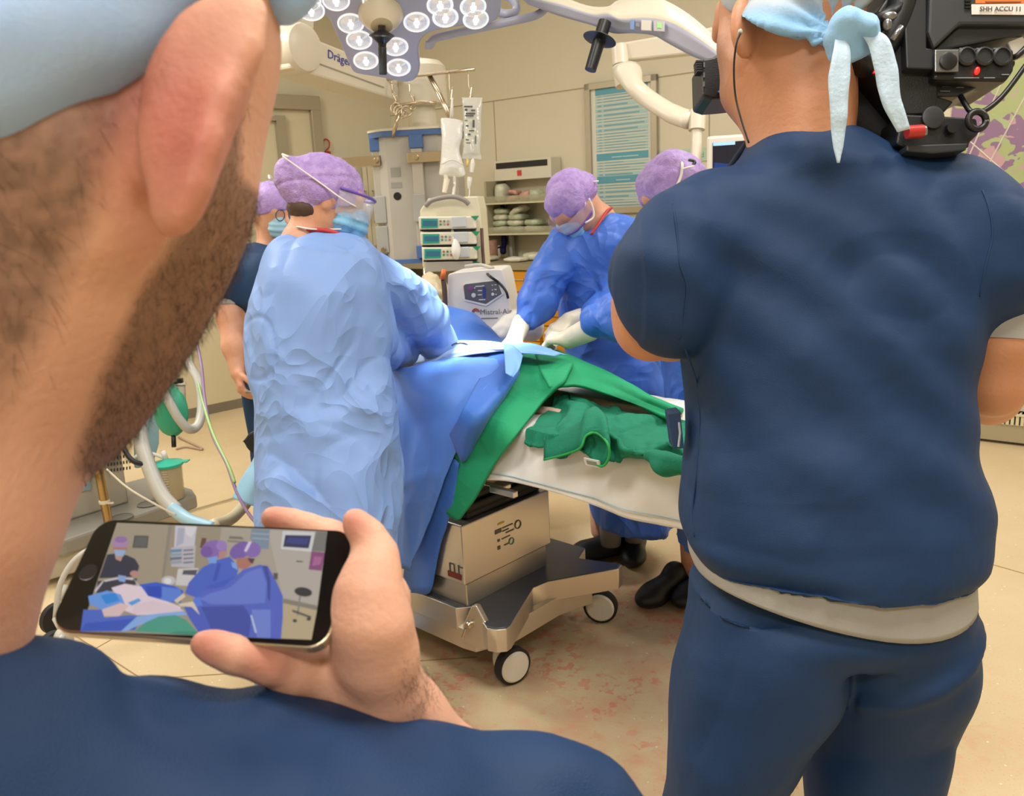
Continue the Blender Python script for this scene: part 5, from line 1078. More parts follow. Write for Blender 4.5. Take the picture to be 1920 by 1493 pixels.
# ---------------------------------------------------------------- surgeon at the near side (pale gown, seen from behind)
SD = 2.42
g = thing('person', 'surgeon in pale blue gown and violet cap standing with back turned beside the drapes', 'person', Pz(610, 1290, 0))
hc = P(612, 372, SD); fw = unit(V(.88, .30, -.33)); up = unit(V(-.12, .0, 1)); rt_ = None
s = Sdf(.007, .03); fw, up, rt_ = face_on(s, hc, fw, up)
nb = P(572, 465, SD-.0)
s.cap(hc-up*.08-fw*.02, nb, .056, .062)
sh_l, sh_r = P(515, 500, SD-.1), P(690, 490, SD+.16)
s.cap(nb, P(600, 500, SD+.05), .07, .1).cap(P(600, 520, SD+.05), P(610, 800, SD+.08), .13, .14)
s.cap(P(560, 510, SD), P(670, 510, SD+.1), .05, .05).chain([P(670, 520, SD+.12), P(740, 585, SD+.28), P(820, 648, SD+.46)], [.045, .04, .03]).chain([P(560, 530, SD), P(610, 630, SD+.05), P(730, 655, SD+.4), P(760, 685, SD+.45)], [.045, .04, .033, .028])
for x in (560, 650):
    s.chain([P(x, 800, SD+.08), P(x-10, 1040, SD+.1)*1, Pz(x-20, 1270, .12)], [.09, .065, .05])
v, f = s.poly(); mk('body', v, f, m_skin, g)
eyes(g, hc, fw, up, rt_)
# shoes with covers
for (x, y) in ((508, 1295), (650, 1262)):
    c = Pz(x, y, 0); s = Sdf(.006, .03); s.cap(c+Z*.045, c+V(.10, .08, .035), .042, .04, sq=(V(0, 0, 1), .9)).cap(c+Z*.05, c+Z*.14, .045, .05).cut(c+Z*.002, -Z)
    v, f = s.poly(lambda p: .004*fbm(p*30, 2, 3)); mk('shoe_cover', v, f, mat('shoe_cover_blue', '9db4d6', .5, crease=(25, .008)), g)
# gown
rows = [(552, 440, 592, 432, SD, .12), (538, 444, 660, 442, SD, .22), (510, 470, 700, 468, SD+.02, .34), (487, 520, 716, 510, SD+.02, .40), (470, 590, 728, 590, SD+.03, .42), (468, 650, 733, 655, SD+.03, .42), (474, 700, 733, 715, SD+.02, .42), (490, 750, 742, 780, SD, .43), (487, 850, 746, 850, SD-.01, .45), (482, 950, 750, 950, SD-.02, .46), (488, 1050, 742, 1058, SD-.04, .46), (496, 1150, 730, 1160, SD-.05, .46), (500, 1268, 722, 1262, SD-.08, .44)]
gv, gf = loft(sil_rings(rows, 2.3, 56, 5))
s = Sdf(.006, .035); s.mesh(gv, gf, k=.03)
s.chain([P(650, 500, SD+.08), P(725, 545, SD+.24), P(785, 590, SD+.36), P(812, 628, SD+.45)], [.10, .088, .085, .068], k=.03)
s.cap(P(812, 628, SD+.45), P(838, 655, SD+.5), .058, .04, k=.02)
s.chain([P(560, 520, SD-.02), P(620, 620, SD-.02), P(700, 640, SD+.2), P(755, 668, SD+.42)], [.1, .1, .08, .05], k=.03)
def gd(v):
    h = np.clip((v[:, 2]-.2)/1.0, 0, 1)
    return folds(v, (4.5, 4.5, 1.1), .016, 61, .7)*(1.2-h*.6)+folds(v, (8, 8, 5), .010, 62, .6)*(.3+h*.9)+.004*fbm(v*9, 2, 63)+crisp(v, 7, .012, 64)*(.4+h)+crisp(v, 13, .007, 65)*h-.006
v, f = s.poly(gd); mk('gown', v, f, m_gown, g)
# cuffs + gloves
s = Sdf(.004, .015); wr = P(826, 655, SD+.5); kn = P(852, 650, SD+.56); s.cap(P(815, 648, SD+.48), wr, .034, .03); hand(s, wr, kn+V(.02, .01, 0), V(.1, -.4, .9), Z, curl=.75, thumb=-1); v, f = s.poly(); mk('glove', v, f, m_glove, g)
s = Sdf(.004, .015); wr = P(752, 672, SD+.44); kn = P(775, 690, SD+.52); s.cap(P(735, 660, SD+.42), wr, .036, .032); hand(s, wr, kn, V(.1, -.6, .8), Z, curl=.6, thumb=1); v, f = s.poly(); mk('glove', v, f, m_glove, g)
# cap with its gathered tail, hair, ties, mask, visor, collar
capn = unit(-up*.9+fw*.42)
def capd(v): return folds(v, (11, 11, 11), .008, 71, .6)+crisp(v, 20, .005, 73)+.002*fbm(v*40, 2, 72)
head_shell('cap', hc+up*.022-fw*.012, (.093, .120, .104), [rt_, fw, up], m_capv, g, hc-up*.035+fw*.01, capn, capd, [(P(545, 328, SD-.05), (.045, .05, .055), None, .02)], k=.03)
head_shell('hair', hc-up*.048-fw*.045, (.068, .056, .036), [rt_, fw, up], m_hair, g, None, None, lambda v: .002*noise(v*120, 3))
cr = hc-up*.02
MB().tube(spline([P(530, 293, SD-.12), P(565, 318, SD-.115), P(610, 350, SD-.1), P(640, 372, SD-.09), P(668, 388, SD-.045)], 6), .0042, 6, flat=.5).make('mask_tie', m_strap, g, smooth=True)
MB().tube(spline([P(556, 425, SD-.07), P(590, 430, SD-.078), P(640, 430, SD-.06)], 6), .0045, 6, flat=.5).make('mask_tie', m_strap, g, smooth=True)
MB().tube([P(536, 296, SD-.1), P(530, 290, SD-.11), P(541, 294, SD-.115)], .004, 6).make('tie_end', m_strap, g, smooth=True)
mc_ = hc+fw*.085-up*.055
s = Sdf(.004, .01); s.ell(mc_+fw*.006, (.066, .042, .058), [rt_, fw, up]).cap(mc_-rt_*.05-fw*.03, mc_+rt_*.05-fw*.03, .035)
v, f = s.poly(lambda p: .0014*np.sign(np.sin((p-mc_)@up*260))); mk('mask', v, f, m_mask, g)
MB().tube(spline([P(576, 432, SD-.06), P(610, 432, SD-.08), P(640, 442, SD-.06), P(655, 455, SD)], 6), .007, 6).make('red_collar', m_red, g, smooth=True)
o = MB(); a = hc+up*.03; vis = spline([hc+rt_*s_*1.0+fw*0+up*.03 for s_ in ()] or [a+rt_*.085+fw*.02, a+rt_*.07+fw*.10, a+fw*.135, a-rt_*.07+fw*.10, a-rt_*.085+fw*.02], 6)
o.tube(vis, .0045, 6); o.make('visor_frame', mat('visor_violet', '6a4fb0', .3), g, smooth=True)
sheet('visor_shield', np.array([[p-up*.07*k/4 for k in range(5)] for p in vis]), mat('visor_clear', 'e4e2ea', .05, alpha=.22), g, .001)
# ---------------------------------------------------------------- nurse behind, navy scrubs
ND = 3.5
n_ = thing('person', 'nurse in navy scrubs and violet cap with bare arm hanging down behind the gowned surgeon', 'person', Pz(470, 880, 0)*V(1, 1, 0)+V(0, .0, 0))
hc = P(508, 398, ND); fw = unit(V(.75, -.62, -.15)); up = Z; s = Sdf(.008, .03); fw, up, rt_ = face_on(s, hc, fw, up, .98)
s.cap(hc-up*.08, P(500, 475, ND), .048, .05).cap(P(505, 540, ND), P(510, 700, ND+.05), .1, .12)
s.chain([P(440, 505, ND-.05), P(433, 590, ND-.05), P(440, 650, ND-.08), P(447, 700, ND-.1)], [.062, .056, .046, .031]).cap(P(480, 510, ND), P(445, 520, ND-.05), .045, .05)
s.chain([P(540, 500, ND+.1), P(560, 600, ND+.1), P(560, 690, ND+.1)], [.06, .05, .04])
zc = lambda x, y, z: Pz(x, y, z)
for x in (495, 560): s.chain([P(x, 700, ND+.05), P(x, 700, ND+.05)*V(1, 1, 0)+Z*.5, P(x, 700, ND+.05)*V(1, 1, 0)+Z*.09], [.08, .055, .045])
wr = P(446, 695, ND-.1); kn = P(452, 730, ND-.12); hand(s, wr, kn, unit(V(-.9, -.5, 0)), Z, L=.075, curl=.7, thumb=1)
v, f = s.poly(); mk('body', v, f, m_skin, n_); eyes(n_, hc, fw, up, rt_)
rows = [(478, 455, 522, 462, ND, .13), (455, 474, 560, 470, ND, .22), (425, 505, 590, 500, ND, .27), (428, 555, 595, 550, ND, .28), (458, 585, 590, 580, ND+.02, .29), (459, 640, 585, 640, ND+.03, .3), (462, 700, 590, 700, ND+.03, .32), (470, 730, 592, 730, ND+.04, .33)]
v, f = loft(sil_rings(rows, 2.3, 40, 4)); s = Sdf(.009, .03); s.mesh(v, f, k=.02); s.chain([P(455, 495, ND-.03), P(435, 520, ND-.05), P(434, 552, ND-.05)], [.08, .082, .074])
v, f = s.poly(lambda p: folds(p, (6, 6, 3), .009, 81)+.005*fbm(p*12, 2, 82)); mk('scrub_top', v, f, m_navy, n_)
s = Sdf(.008, .03); q = P(480, 720, ND+.04)
for x in (495, 562): s.chain([P(x, 715, ND+.05), P(x, 715, ND+.05)*V(1, 1, 0)+Z*.5, P(x, 715, ND+.05)*V(1, 1, 0)+Z*.1], [.105, .085, .08])
v, f = s.poly(lambda p: folds(p, (6, 6, 2), .008, 83)); mk('trousers', v, f, m_navy, n_)
for x in (495, 562): c = P(x, 715, ND+.05)*V(1, 1, 0); s = Sdf(.008, .03); s.cap(c+Z*.05, c+V(.1, -.1, .04), .045, .042).cut(c+Z*.002, -Z); v, f = s.poly(); mk('clog', v, f, m_clog, n_)
o = MB(); o.tube([P(434, 548, ND-.05), P(435, 573, ND-.05)], [.068, .064], 24); o.make('undershirt_cuff', m_tee, n_, smooth=True, auto=50)
head_shell('cap', hc+up*.03-fw*.01, (.088, .112, .095), [rt_, fw, up], m_capv, n_, hc-up*.015, unit(-up+fw*.35), lambda v: folds(v, (14, 14, 14), .005, 84), k=.03)
mc_ = hc+fw*.075-up*.052; s = Sdf(.005, .01); s.ell(mc_, (.062, .045, .052), [rt_, fw, up]); v, f = s.poly(lambda p: .002*np.sin((p-mc_)@up*260)); mk('mask', v, f, mat('mask_pale', '9cc8de', .55), n_)
MB().tube(spline([hc-rt_*.083+up*.10-fw*.02, hc-rt_*.092+up*.03+fw*.03, mc_-rt_*.055+up*.03], 6), .004, 6).make('mask_tie', m_strap, n_, smooth=True)
MB().tube(spline([hc+up*.128-fw*.03-rt_*.02, hc+up*.14-fw*.05-rt_*.03, hc+up*.13-fw*.06-rt_*.05], 4), .005, 6).make('tie_end', m_strap, n_, smooth=True)
o = MB()
for e in (-1, 1): q = hc+fw*.105+up*.002+rt_*e*.032; o.tube([q+.022*(rt_*math.cos(a)+up*math.sin(a)) for a in np.linspace(0, 6.28, 14)], .002, 5)
o.make('glasses', mat('glasses_frame', '4a4a50', .3), n_, smooth=True)
tag(MB().tube([P(462, 735, ND-.16), P(472, 735, ND-.18), P(487, 739, ND-.2)], [.006, .005, .003], 8).make('pen', mat('pen_grey', '9aa098', .3, metal=.5), smooth=True), 'slim grey pen held in the nurse hanging hand', 'pen')
# ---------------------------------------------------------------- surgeon at the far side, bent over
RD_ = 3.35
r_ = thing('person', 'surgeon in deep blue gown with red collar bending over the far side of the table', 'person', Pz(1160, 1052, 0))
hc = P(1076, 384, RD_-.05); fw = unit(V(-.60, -.38, -.72)); up = unit(V(-.45, -.25, .9)); s = Sdf(.008, .03); fw, up, rt_ = face_on(s, hc, fw, up)
nb = P(1120, 420, RD_+.02); s.cap(hc-fw*.03-up*.04, nb, .055, .062).cap(nb, P(1140, 520, RD_+.08), .08, .13).cap(P(1140, 520, RD_+.08), P(1160, 720, RD_+.22), .13, .14)
s.chain([P(1050, 460, RD_), P(1010, 545, RD_-.08), P(975, 615, RD_-.16)], [.055, .045, .03]).chain([P(1185, 440, RD_+.05), P(1170, 560, RD_-.02), P(1110, 615, RD_-.1)], [.055, .045, .035])
for (x, y) in ((1130, 1040), (1190, 1045)): c = Pz(x, y, 0)*V(1, 1, 0); s.chain([P(1160, 700, RD_+.25), c+Z*.5, c+Z*.1+V(.0, .03, 0)], [.1, .06, .045])
v, f = s.poly(); mk('body', v, f, m_skin, r_); eyes(r_, hc, fw, up, rt_)
rows = [(1112, 412, 1142, 394, RD_, .12), (1085, 432, 1165, 398, RD_+.02, .2), (1052, 440, 1195, 415, RD_+.04, .28), (1040, 475, 1205, 450, RD_+.06, .34), (1040, 540, 1205, 520, RD_+.1, .36), (1047, 600, 1225, 590, RD_+.14, .38), (1060, 660, 1240, 660, RD_+.18, .40), (1072, 720, 1262, 720, RD_+.2, .42), (1085, 800, 1272, 800, RD_+.22, .44), (1100, 900, 1270, 900, RD_+.22, .44), (1112, 972, 1262, 980, RD_+.2, .42)]
v, f = loft(sil_rings(rows, 2.3, 48, 4)); s = Sdf(.0085, .035); s.mesh(v, f, k=.03)
s.chain([P(1068, 462, RD_), P(1025, 520, RD_-.06), P(1005, 570, RD_-.1), P(985, 602, RD_-.15)], [.085, .082, .078, .055], k=.03)
s.chain([P(1180, 450, RD_+.04), P(1165, 540, RD_-.04), P(1120, 590, RD_-.12)], [.09, .08, .06], k=.03)
def rd(v): return folds(v, (5, 5, 2), .011, 91, .7)+folds(v, (10, 10, 7), .005, 92, .6)+.003*fbm(v*10, 2, 93)+crisp(v, 8, .013, 94)+crisp(v, 14, .007, 95)-.003
v, f = s.poly(rd); mk('gown', v, f, m_gownd, r_)
MB().tube(spline([P(1108, 440, RD_-.14), P(1122, 420, RD_-.13), P(1138, 396, RD_-.08), P(1146, 390, RD_), P(1138, 392, RD_+.08)], 5), .008, 6, flat=.6).make('red_collar', m_red, r_, smooth=True)
head_shell('cap', hc+up*.03-fw*.012, (.095, .118, .1), [rt_, fw, up], m_capv, r_, hc-up*.012+fw*.0, unit(-up+fw*.25), capd, [(P(1106, 350, RD_-.02), (.035, .045, .055), None, .02)], k=.03)
mc_ = hc+fw*.082-up*.05; s = Sdf(.005, .01); s.ell(mc_, (.062, .045, .056), [rt_, fw, up]); v, f = s.poly(lambda p: .002*np.sin((p-mc_)@up*240)); mk('mask', v, f, m_mask, r_)
a = hc+up*.012; vis = spline([a+rt_*.088, a+rt_*.075+fw*.09, a+fw*.125, a-rt_*.075+fw*.09, a-rt_*.088], 6)
MB().tube([p-up*.05 for p in vis], .0045, 6).make('visor_frame', mat('visor_violet', '6a4fb0', .3), r_, smooth=True)
sheet('visor_shield', np.array([[p-up*.05*k/4 for k in range(5)] for p in vis]), mat('visor_rose', 'e6c6d8', .05, alpha=.3), r_, .001)
for e in (1,):
    MB().tube(spline([hc+rt_*.09+up*.09-fw*.05, hc+rt_*.095+up*.0+fw*.0, mc_+rt_*.055], 6), .004, 6).make('mask_tie', m_strap, r_, smooth=True)
MB().tube(spline([P(1104, 372, RD_-.15), P(1112, 392, RD_-.14), P(1112, 408, RD_-.14), P(1098, 418, RD_-.15)], 6), .004, 6).make('mask_tie', m_strap, r_, smooth=True)
MB().tube([P(1105, 342, RD_-.1), P(1122, 340, RD_-.12)], .004, 6).make('tie_end', m_strap, r_, smooth=True)
s = Sdf(.0045, .015); wr = P(968, 630, RD_-.2); kn = P(950, 652, RD_-.24); s.cap(P(978, 606, RD_-.16), wr, .036, .032); hand(s, wr, kn, V(-.5, -.5, .7), Z, curl=.5, thumb=1); v, f = s.poly(); mk('glove', v, f, m_glove, r_)
s = Sdf(.0045, .015); wr = P(1068, 602, RD_-.14); s.cap(P(1088, 598, RD_-.1), wr, .04, .034); hand(s, wr, P(1045, 620, RD_-.18), V(-.2, -.5, .8), Z, curl=.5, thumb=-1); v, f = s.poly(); mk('glove', v, f, m_glove, r_)
def clog(cx_, d, m=m_clog, par=None, L=.24):
    d = unit(d); w = np.cross(Z, d); s = Sdf(.006, .025); s.cap(cx_+d*.02+Z*.05, cx_+d*(L-.09)+Z*.042, .05, .048).ell(cx_+d*(L-.07)+Z*.035, (.07, .052, .038), [d, w, Z]).cap(cx_+Z*.06-d*.0, cx_+d*.03+Z*.085, .045, .045).cut(cx_+Z*.002, -Z)
    v, f = s.poly(); return mk('clog', v, f, m, par)
clog(Pz(1160, 1040, 0), unit(Pz(1080, 1052, 0)-Pz(1160, 1038, 0)), m_clog, r_); clog(Pz(1190, 1032, 0), unit(Pz(1188, 1068, 0)-Pz(1192, 1028, 0)), m_clog, r_, .22)
o = MB()
for (x, y) in ((1145, 1000), (1190, 992)): c = P(x, y, 3.58); o.cyl(c-Z*.05, c+Z*.12, .042, .055, 20)
o.make('trouser_cuff', mat('trouser_grey', '8f8c90', .8), r_, smooth=True)
# ---------------------------------------------------------------- second far-side surgeon, mostly behind the cameraman
QD = 2.85
q_ = thing('person', 'surgeon in blue gown half hidden behind the cameraman, one gloved fist reaching over the table', 'person', Pz(1262, 1130, 0))
hc = P(1258, 358, QD); fw = unit(V(-.75, .15, -.45)); up = unit(V(-.3, 0, .95)); s = Sdf(.008, .03); fw, up, rt_ = face_on(s, hc, fw, up)
s.cap(hc-up*.08, P(1300, 450, QD+.02), .055, .06).cap(P(1310, 480, QD+.02), P(1350, 750, QD+.15), .13, .14).chain([P(1270, 490, QD-.05), P(1200, 580, QD-.12), P(1110, 620, QD-.08)], [.055, .045, .03])
c = Pz(1300, 1110, 0)*V(1, 1, 0)
for e in (0, .2): s.chain([P(1350, 740, QD+.15), c+V(e, .05, .5), c+V(e, 0, .1)], [.1, .06, .045])
v, f = s.poly(); mk('body', v, f, m_skin, q_); eyes(q_, hc, fw, up, rt_)
rows = [(1278, 415, 1330, 405, QD, .12), (1240, 440, 1400, 430, QD+.02, .26), (1228, 500, 1425, 500, QD+.05, .34), (1232, 600, 1430, 600, QD+.1, .36), (1238, 660, 1435, 660, QD+.14, .38), (1250, 760, 1440, 760, QD+.16, .42), (1262, 900, 1440, 900, QD+.16, .42), (1268, 1020, 1440, 1020, QD+.1, .4)]
v, f = loft(sil_rings(rows, 2.3, 40, 4)); s = Sdf(.0085, .035); s.mesh(v, f, k=.03)
s.chain([P(1270, 480, QD-.05), P(1235, 560, QD-.14), P(1170, 590, QD-.14), P(1118, 604, QD-.1)], [.09, .085, .08, .06], k=.03)
v, f = s.poly(rd); mk('gown', v, f, m_gownd, q_)
head_shell('cap', hc+up*.028-fw*.012, (.095, .122, .1), [rt_, fw, up], m_capv, q_, hc-up*.03+fw*.0, unit(-up+fw*.35), capd, [(P(1300, 322, QD+.02), (.05, .045, .04), None, .02)], k=.03)
MB().tube(spline([P(1276, 296, QD-.07), P(1279, 310, QD-.1), P(1277, 328, QD-.1), P(1268, 352, QD-.1)], 6), .005, 6, flat=.5).make('mask_tie', m_strap, q_, smooth=True)
MB().tube(spline([P(1277, 318, QD-.1), P(1290, 314, QD-.1), P(1300, 312, QD-.09)], 6), .006, 6, flat=.6).make('mask_tie', m_strap, q_, smooth=True)
MB().tube(spline([P(1288, 308, QD-.08), P(1293, 302, QD-.08), P(1302, 305, QD-.08), P(1292, 318, QD-.09), P(1290, 332, QD-.08)], 5), .007, 8).make('dark_hair_band', m_black, q_, smooth=True)
mc_ = hc+fw*.075-up*.055; s = Sdf(.005, .01); s.ell(mc_, (.062, .045, .055), [rt_, fw, up]); v, f = s.poly(); mk('mask', v, f, m_mask, q_)
s = Sdf(.0045, .015); wr = P(1066, 636, QD-.02); s.cap(P(1104, 618, QD-.08), wr, .04, .033); hand(s, wr, P(1032, 634, QD+.0), V(.0, -.2, .95), Z, L=.075, curl=1.15, thumb=-1); v, f = s.poly(); mk('glove', v, f, m_glove, q_)
clog(Pz(1275, 1108, 0), unit(Pz(1236, 1132, 0)-Pz(1290, 1105, 0)), m_clog, q_); clog(Pz(1340, 1108, 0), unit(Pz(1236, 1132, 0)-Pz(1290, 1105, 0)), m_clog, q_)
# ================================================================ cameraman
KD = 1.2
k_ = thing('person', 'tall cameraman in navy scrubs with blue tied cap seen from behind, camera on shoulder', 'person', P(1520, 1400, KD)*V(1, 1, 0))
zk = P(1520, 1400, KD)[1]
def fl(x, y, d, z): q = P(x, y, d); return V(q[0], q[1], z)
# skin: head turned left, neck, arms
hfw = unit(V(-.62, .76, -.05)); hup = Z; hrt = np.cross(hfw, hup)
hc = P(1492, 5, KD-.02)
s = Sdf(.0045, .02)
s.ell(hc+V(0, 0, .02), (.078, .10, .11), [hrt, hfw, hup]); 
s.chain([P(1430, 120, KD+.0), P(1408, 175, KD+.03), P(1416, 205, KD+.06)], [.05, .034, .026], k=.03)
s.chain([P(1398, 20, KD+.03), P(1400, 90, KD+.03), P(1404, 150, KD+.03)], [.035, .034, .03], k=.03)
s.cap(P(1352, 55, KD+.09), P(1350, 66, KD+.1), .012, .013, k=.015).cap(P(1366, 20, KD+.07), P(1368, 36, KD+.07), .02, .02)
s.chain([P(1505, 90, KD-.01), P(1500, 190, KD+.0), P(1500, 280, KD+.0)], [.068, .066, .072], k=.04)
s.cap(P(1480, 390, KD), P(1620, 390, KD), .05, .05, k=.03)
# ear
s.ell(P(1396, 52, KD-.055), (.012, .026, .042), [unit(CR*.6-CF*.8), unit(CF*.6+CR*.8), unit(CU+CR*-.08)], k=.008)
# arms
s.chain([P(1310, 450, KD+.02), P(1222, 560, KD-.0)], [.04, .042]); s.chain([P(1214, 570, KD), P(1222, 605, KD-.0), P(1258, 618, KD+.06), P(1330, 560, KD+.3), P(1385, 470, KD+.42)], [.05, .05, .043, .035, .026], k=.02)
s.chain([P(1850, 440, KD+.02), P(1872, 640, KD+.0), P(1862, 715, KD+.02)], [.058, .048, .046]); s.chain([P(1862, 715, KD+.02), P(1855, 740, KD+.1), P(1780, 640, KD+.32), P(1720, 520, KD+.42)], [.046, .042, .034, .026], k=.02)
for x0, wr, kn, th in ((0, P(1385, 470, KD+.42), P(1400, 400, KD+.45), 1), (1, P(1720, 520, KD+.42), P(1700, 450, KD+.45), -1)): hand(s, wr, kn, V(0, -1, .1), Z, curl=1.0, thumb=th)
for x, xb, e in ((1440, 1328, .02), (1660, 1630, .08)):
    q = P(xb, 1590, KD+e); s.chain([P(x, 1150, KD+.03), P((x+xb)/2, 1380, KD+e), q, V(q[0], q[1], .45), V(q[0], q[1], .1)], [.055, .05, .045, .045, .04])
v, f = s.poly()
nz = 1-np.clip((np.linalg.norm((v-P(1385, 150, KD+.05))*V(1, 1, .7), axis=1)-.045)/.02, 0, 1)
tint = np.clip(nz*.55*(v[:, 2] < P(1400, 60, KD)[2]), 0, 1)
mk('body', v, f, mat('skin_tanned', 'c98d6a', .5, sss=.12, attr='6b4b3a', bump=(140, .0006)), k_, tint=tint)
for e in (0, 1): MB().ell(P(1372, 42, KD+.08)+hrt*.055*e, (.01, .01, .008)).make('eye', mat('eye_white', 'e8e4de', .2), k_, smooth=True)
# scrub top
rows = [(1428, 236, 1592, 232, KD, .14), (1402, 262, 1612, 240, KD, .165), (1365, 318, 1690, 282, KD, .19), (1300, 352, 1775, 312, KD+.01, .21), (1268, 400, 1835, 365, KD+.01, .23), (1268, 470, 1855, 440, KD+.01, .245), (1270, 560, 1850, 560, KD+.01, .26), (1276, 640, 1822, 650, KD+.01, .27), (1281, 740, 1810, 740, KD+.01, .27), (1281, 820, 1815, 830, KD, .275), (1276, 890, 1830, 900, KD, .28), (1270, 960, 1839, 965, KD-.005, .285), (1274, 1005, 1838, 1030, KD-.01, .29), (1302, 1052, 1812, 1070, KD-.01, .28)]
gv, gf = loft(sil_rings(rows, 2.35, 64, 6))
s = Sdf(.005, .02); s.mesh(gv, gf, k=.03)
sl = [P(1318, 418, KD-.02), P(1275, 462, KD-.035), P(1240, 520, KD-.045), P(1245, 575, KD-.05)]
s.chain(sl, [.06, .058, .056, .052], k=.06)
s.cap(P(1214, 520, KD-.01), P(1258, 588, KD-.05), .05, .05, k=.03).cap(P(1240, 560, KD-.04), P(1262, 598, KD-.06), .05, .042, k=.02)
s.chain([P(1795, 385, KD-.01), P(1845, 435, KD-.02), P(1866, 510, KD-.02), P(1872, 535, KD-.015)], [.06, .057, .051, .048], k=.05)
# collar notch at the neck
def kd(v):
    pz = v[:, 2]; low = np.clip((P(1500, 760, KD)[2]-pz)/.3, 0, 1)
    a = crisp(v, 5, .006, 105)+folds(v, (3.0, 3.0, 4.5), .008, 101, .6)*(.5+.6*low)+.004*fbm(v*7, 2, 102)*(.4+low)
    # long diagonal tension folds from the right shoulder towards the left waist
    q = v-P(1650, 330, KD); dg = (q@unit(V(.55, 0, .83)))
    a = a+.003*np.sin(dg*70+4*noise(v*3, 9))*np.clip(1-low*1.2, 0, 1)*np.clip(noise(v*3+5, 4)+.4, 0, 1)
    a = a+folds(v, (9, 9, 5), .0025, 104, .7)*(.3+low)
    # blousing above the hem
    h = np.clip(1-np.abs(pz-P(1550, 1030, KD)[2])/.06, 0, 1); a = a+.016*h*(.4+noise(v*6, 8)*.8)
    g_ = np.clip(1-np.abs(pz-P(1550, 960, KD)[2])/.05, 0, 1); return a-.008*g_*(.6+noise(v*5, 18))
v, f = s.poly(kd); mk('scrub_top', v, f, m_navyn, k_)
# seams lying on the cloth
kp = np.stack([960+FPX*((v-CC)@CR)/((v-CC)@CF), 746.5-FPX*((v-CC)@CU)/((v-CC)@CF)], 1); kdp = (v-CC)@CF
def on_top(x, y, r=9):
    m = np.hypot(kp[:, 0]-x, kp[:, 1]-y) < r
    return v[m][np.argmin(kdp[m])] if m.any() else P(x, y, KD-.1)
for nm, L_ in (('armhole_seam', ((1256, 372), (1262, 400), (1270, 440), (1277, 490), (1283, 545), (1286, 600), (1283, 640))), ('armhole_seam', ((1842, 352), (1852, 390), (1856, 440), (1852, 500), (1842, 560))), ('side_seam', ((1290, 660), (1298, 720), (1303, 800), (1298, 880), (1292, 950), (1296, 1010)))):
    pts = [on_top(*q) for q in L_]; MB().tube(spline(pts, 5), .0014, 6).make(nm, m_navyn, k_, smooth=True)
def onback(x, y, off=0): return P(x, y, KD-.142-off)
ring = sil_rings([rows[0], rows[1]], 2.35, 64, 1)
o = MB(); sc_ = spline([P(1250, 372, KD+.02), P(1285, 352, KD+.03), P(1335, 340, KD+.04), P(1362, 322, KD+.04), P(1385, 290, KD+.03), P(1402, 266, KD+.02)], 6); o.tube(sc_, .006, 8, flat=.8); o.make('collar_edge', mat('dark_navy_edge', '0f1a36', .8), k_, smooth=True)  # dark front edge of the V-neck collar
pk = [P(1253, 776, KD-.0), P(1276, 772, KD-.02), P(1283, 842, KD-.02), P(1262, 842, KD-.0)]
o = MB(); o.prism(pk, V(.0, .03, 0)); o.make('side_pocket', m_navyn, k_, bevel=.002)
o = MB(); o.tube([P(1273, 792, KD-.024), P(1275, 812, KD-.024), P(1272, 838, KD-.024)], .0016, 5); o.make('pocket_tag', mat('tag_pale', 'a8b0ba', .6), k_)
# undershirt: band below the top, sleeve ends
rows2 = [(1292, 1000, 1800, 1005, KD, .25), (1290, 1040, 1808, 1050, KD, .268), (1300, 1060, 1810, 1086, KD-.0, .272), (1330, 1090, 1806, 1110, KD, .27)]
v, f = loft(sil_rings([(1290, 985, 1806, 985, KD, .24), (1294, 1035, 1808, 1050, KD, .27), (1301, 1056, 1811, 1096, KD-.002, .275)], 2.35, 64, 6))
# lower edge sags in the middle
xm = (P(1290, 1056, KD)[0]+P(1811, 1096, KD)[0])/2; hw = (P(1811, 1096, KD)[0]-P(1290, 1056, KD)[0])/2
zl = P(1550, 1035, KD)[2]; sg = np.clip((zl-v[:, 2])/.05, 0, 1)*np.clip(1-((v[:, 0]-xm)/hw)**2, 0, 1)*np.clip((KD+.05-v[:, 1])/.1+.0, 0, 1)
v[:, 2] -= .045*sg; mk('undershirt', v, f, m_tee, k_)
o = MB(); o.tube([P(1874, 540, KD), P(1872, 590, KD), P(1868, 640, KD+.0)], [.05, .0535, .055], 28); o.make('undershirt_cuff', m_tee, k_, smooth=True, auto=50)
# trousers
s = Sdf(.007, .025)
tr = sil_rings([(1298, 1030, 1806, 1040, KD, .24), (1288, 1080, 1816, 1100, KD+.01, .27), (1282, 1130, 1818, 1145, KD+.01, .275), (1280, 1170, 1812, 1180, KD+.015, .24)], 2.3, 56, 5)
gv, gf = loft(tr); s.mesh(gv, gf, k=.05)
l1 = sil_rings([(1284, 1095, 1575, 1105, KD, .24), (1276, 1180, 1575, 1200, KD, .25), (1258, 1260, 1570, 1280, KD, .24), (1248, 1340, 1532, 1350, KD, .225), (1243, 1400, 1500, 1420, KD+.0, .21), (1239, 1500, 1446, 1500, KD+.01, .19), (1236, 1600, 1420, 1600, KD+.02, .18)], 2.2, 44, 5)
gv, gf = loft(l1); s.mesh(gv, gf, k=.02)
l2 = sil_rings([(1530, 1095, 1816, 1105, KD+.01, .25), (1524, 1190, 1812, 1205, KD+.03, .26), (1530, 1260, 1800, 1270, KD+.04, .24), (1524, 1350, 1782, 1350, KD+.05, .225), (1505, 1420, 1768, 1420, KD+.06, .21), (1512, 1500, 1755, 1500, KD+.07, .19), (1520, 1600, 1740, 1600, KD+.08, .18)], 2.2, 44, 5)
gv, gf = loft(l2); s.mesh(gv, gf, k=.02)
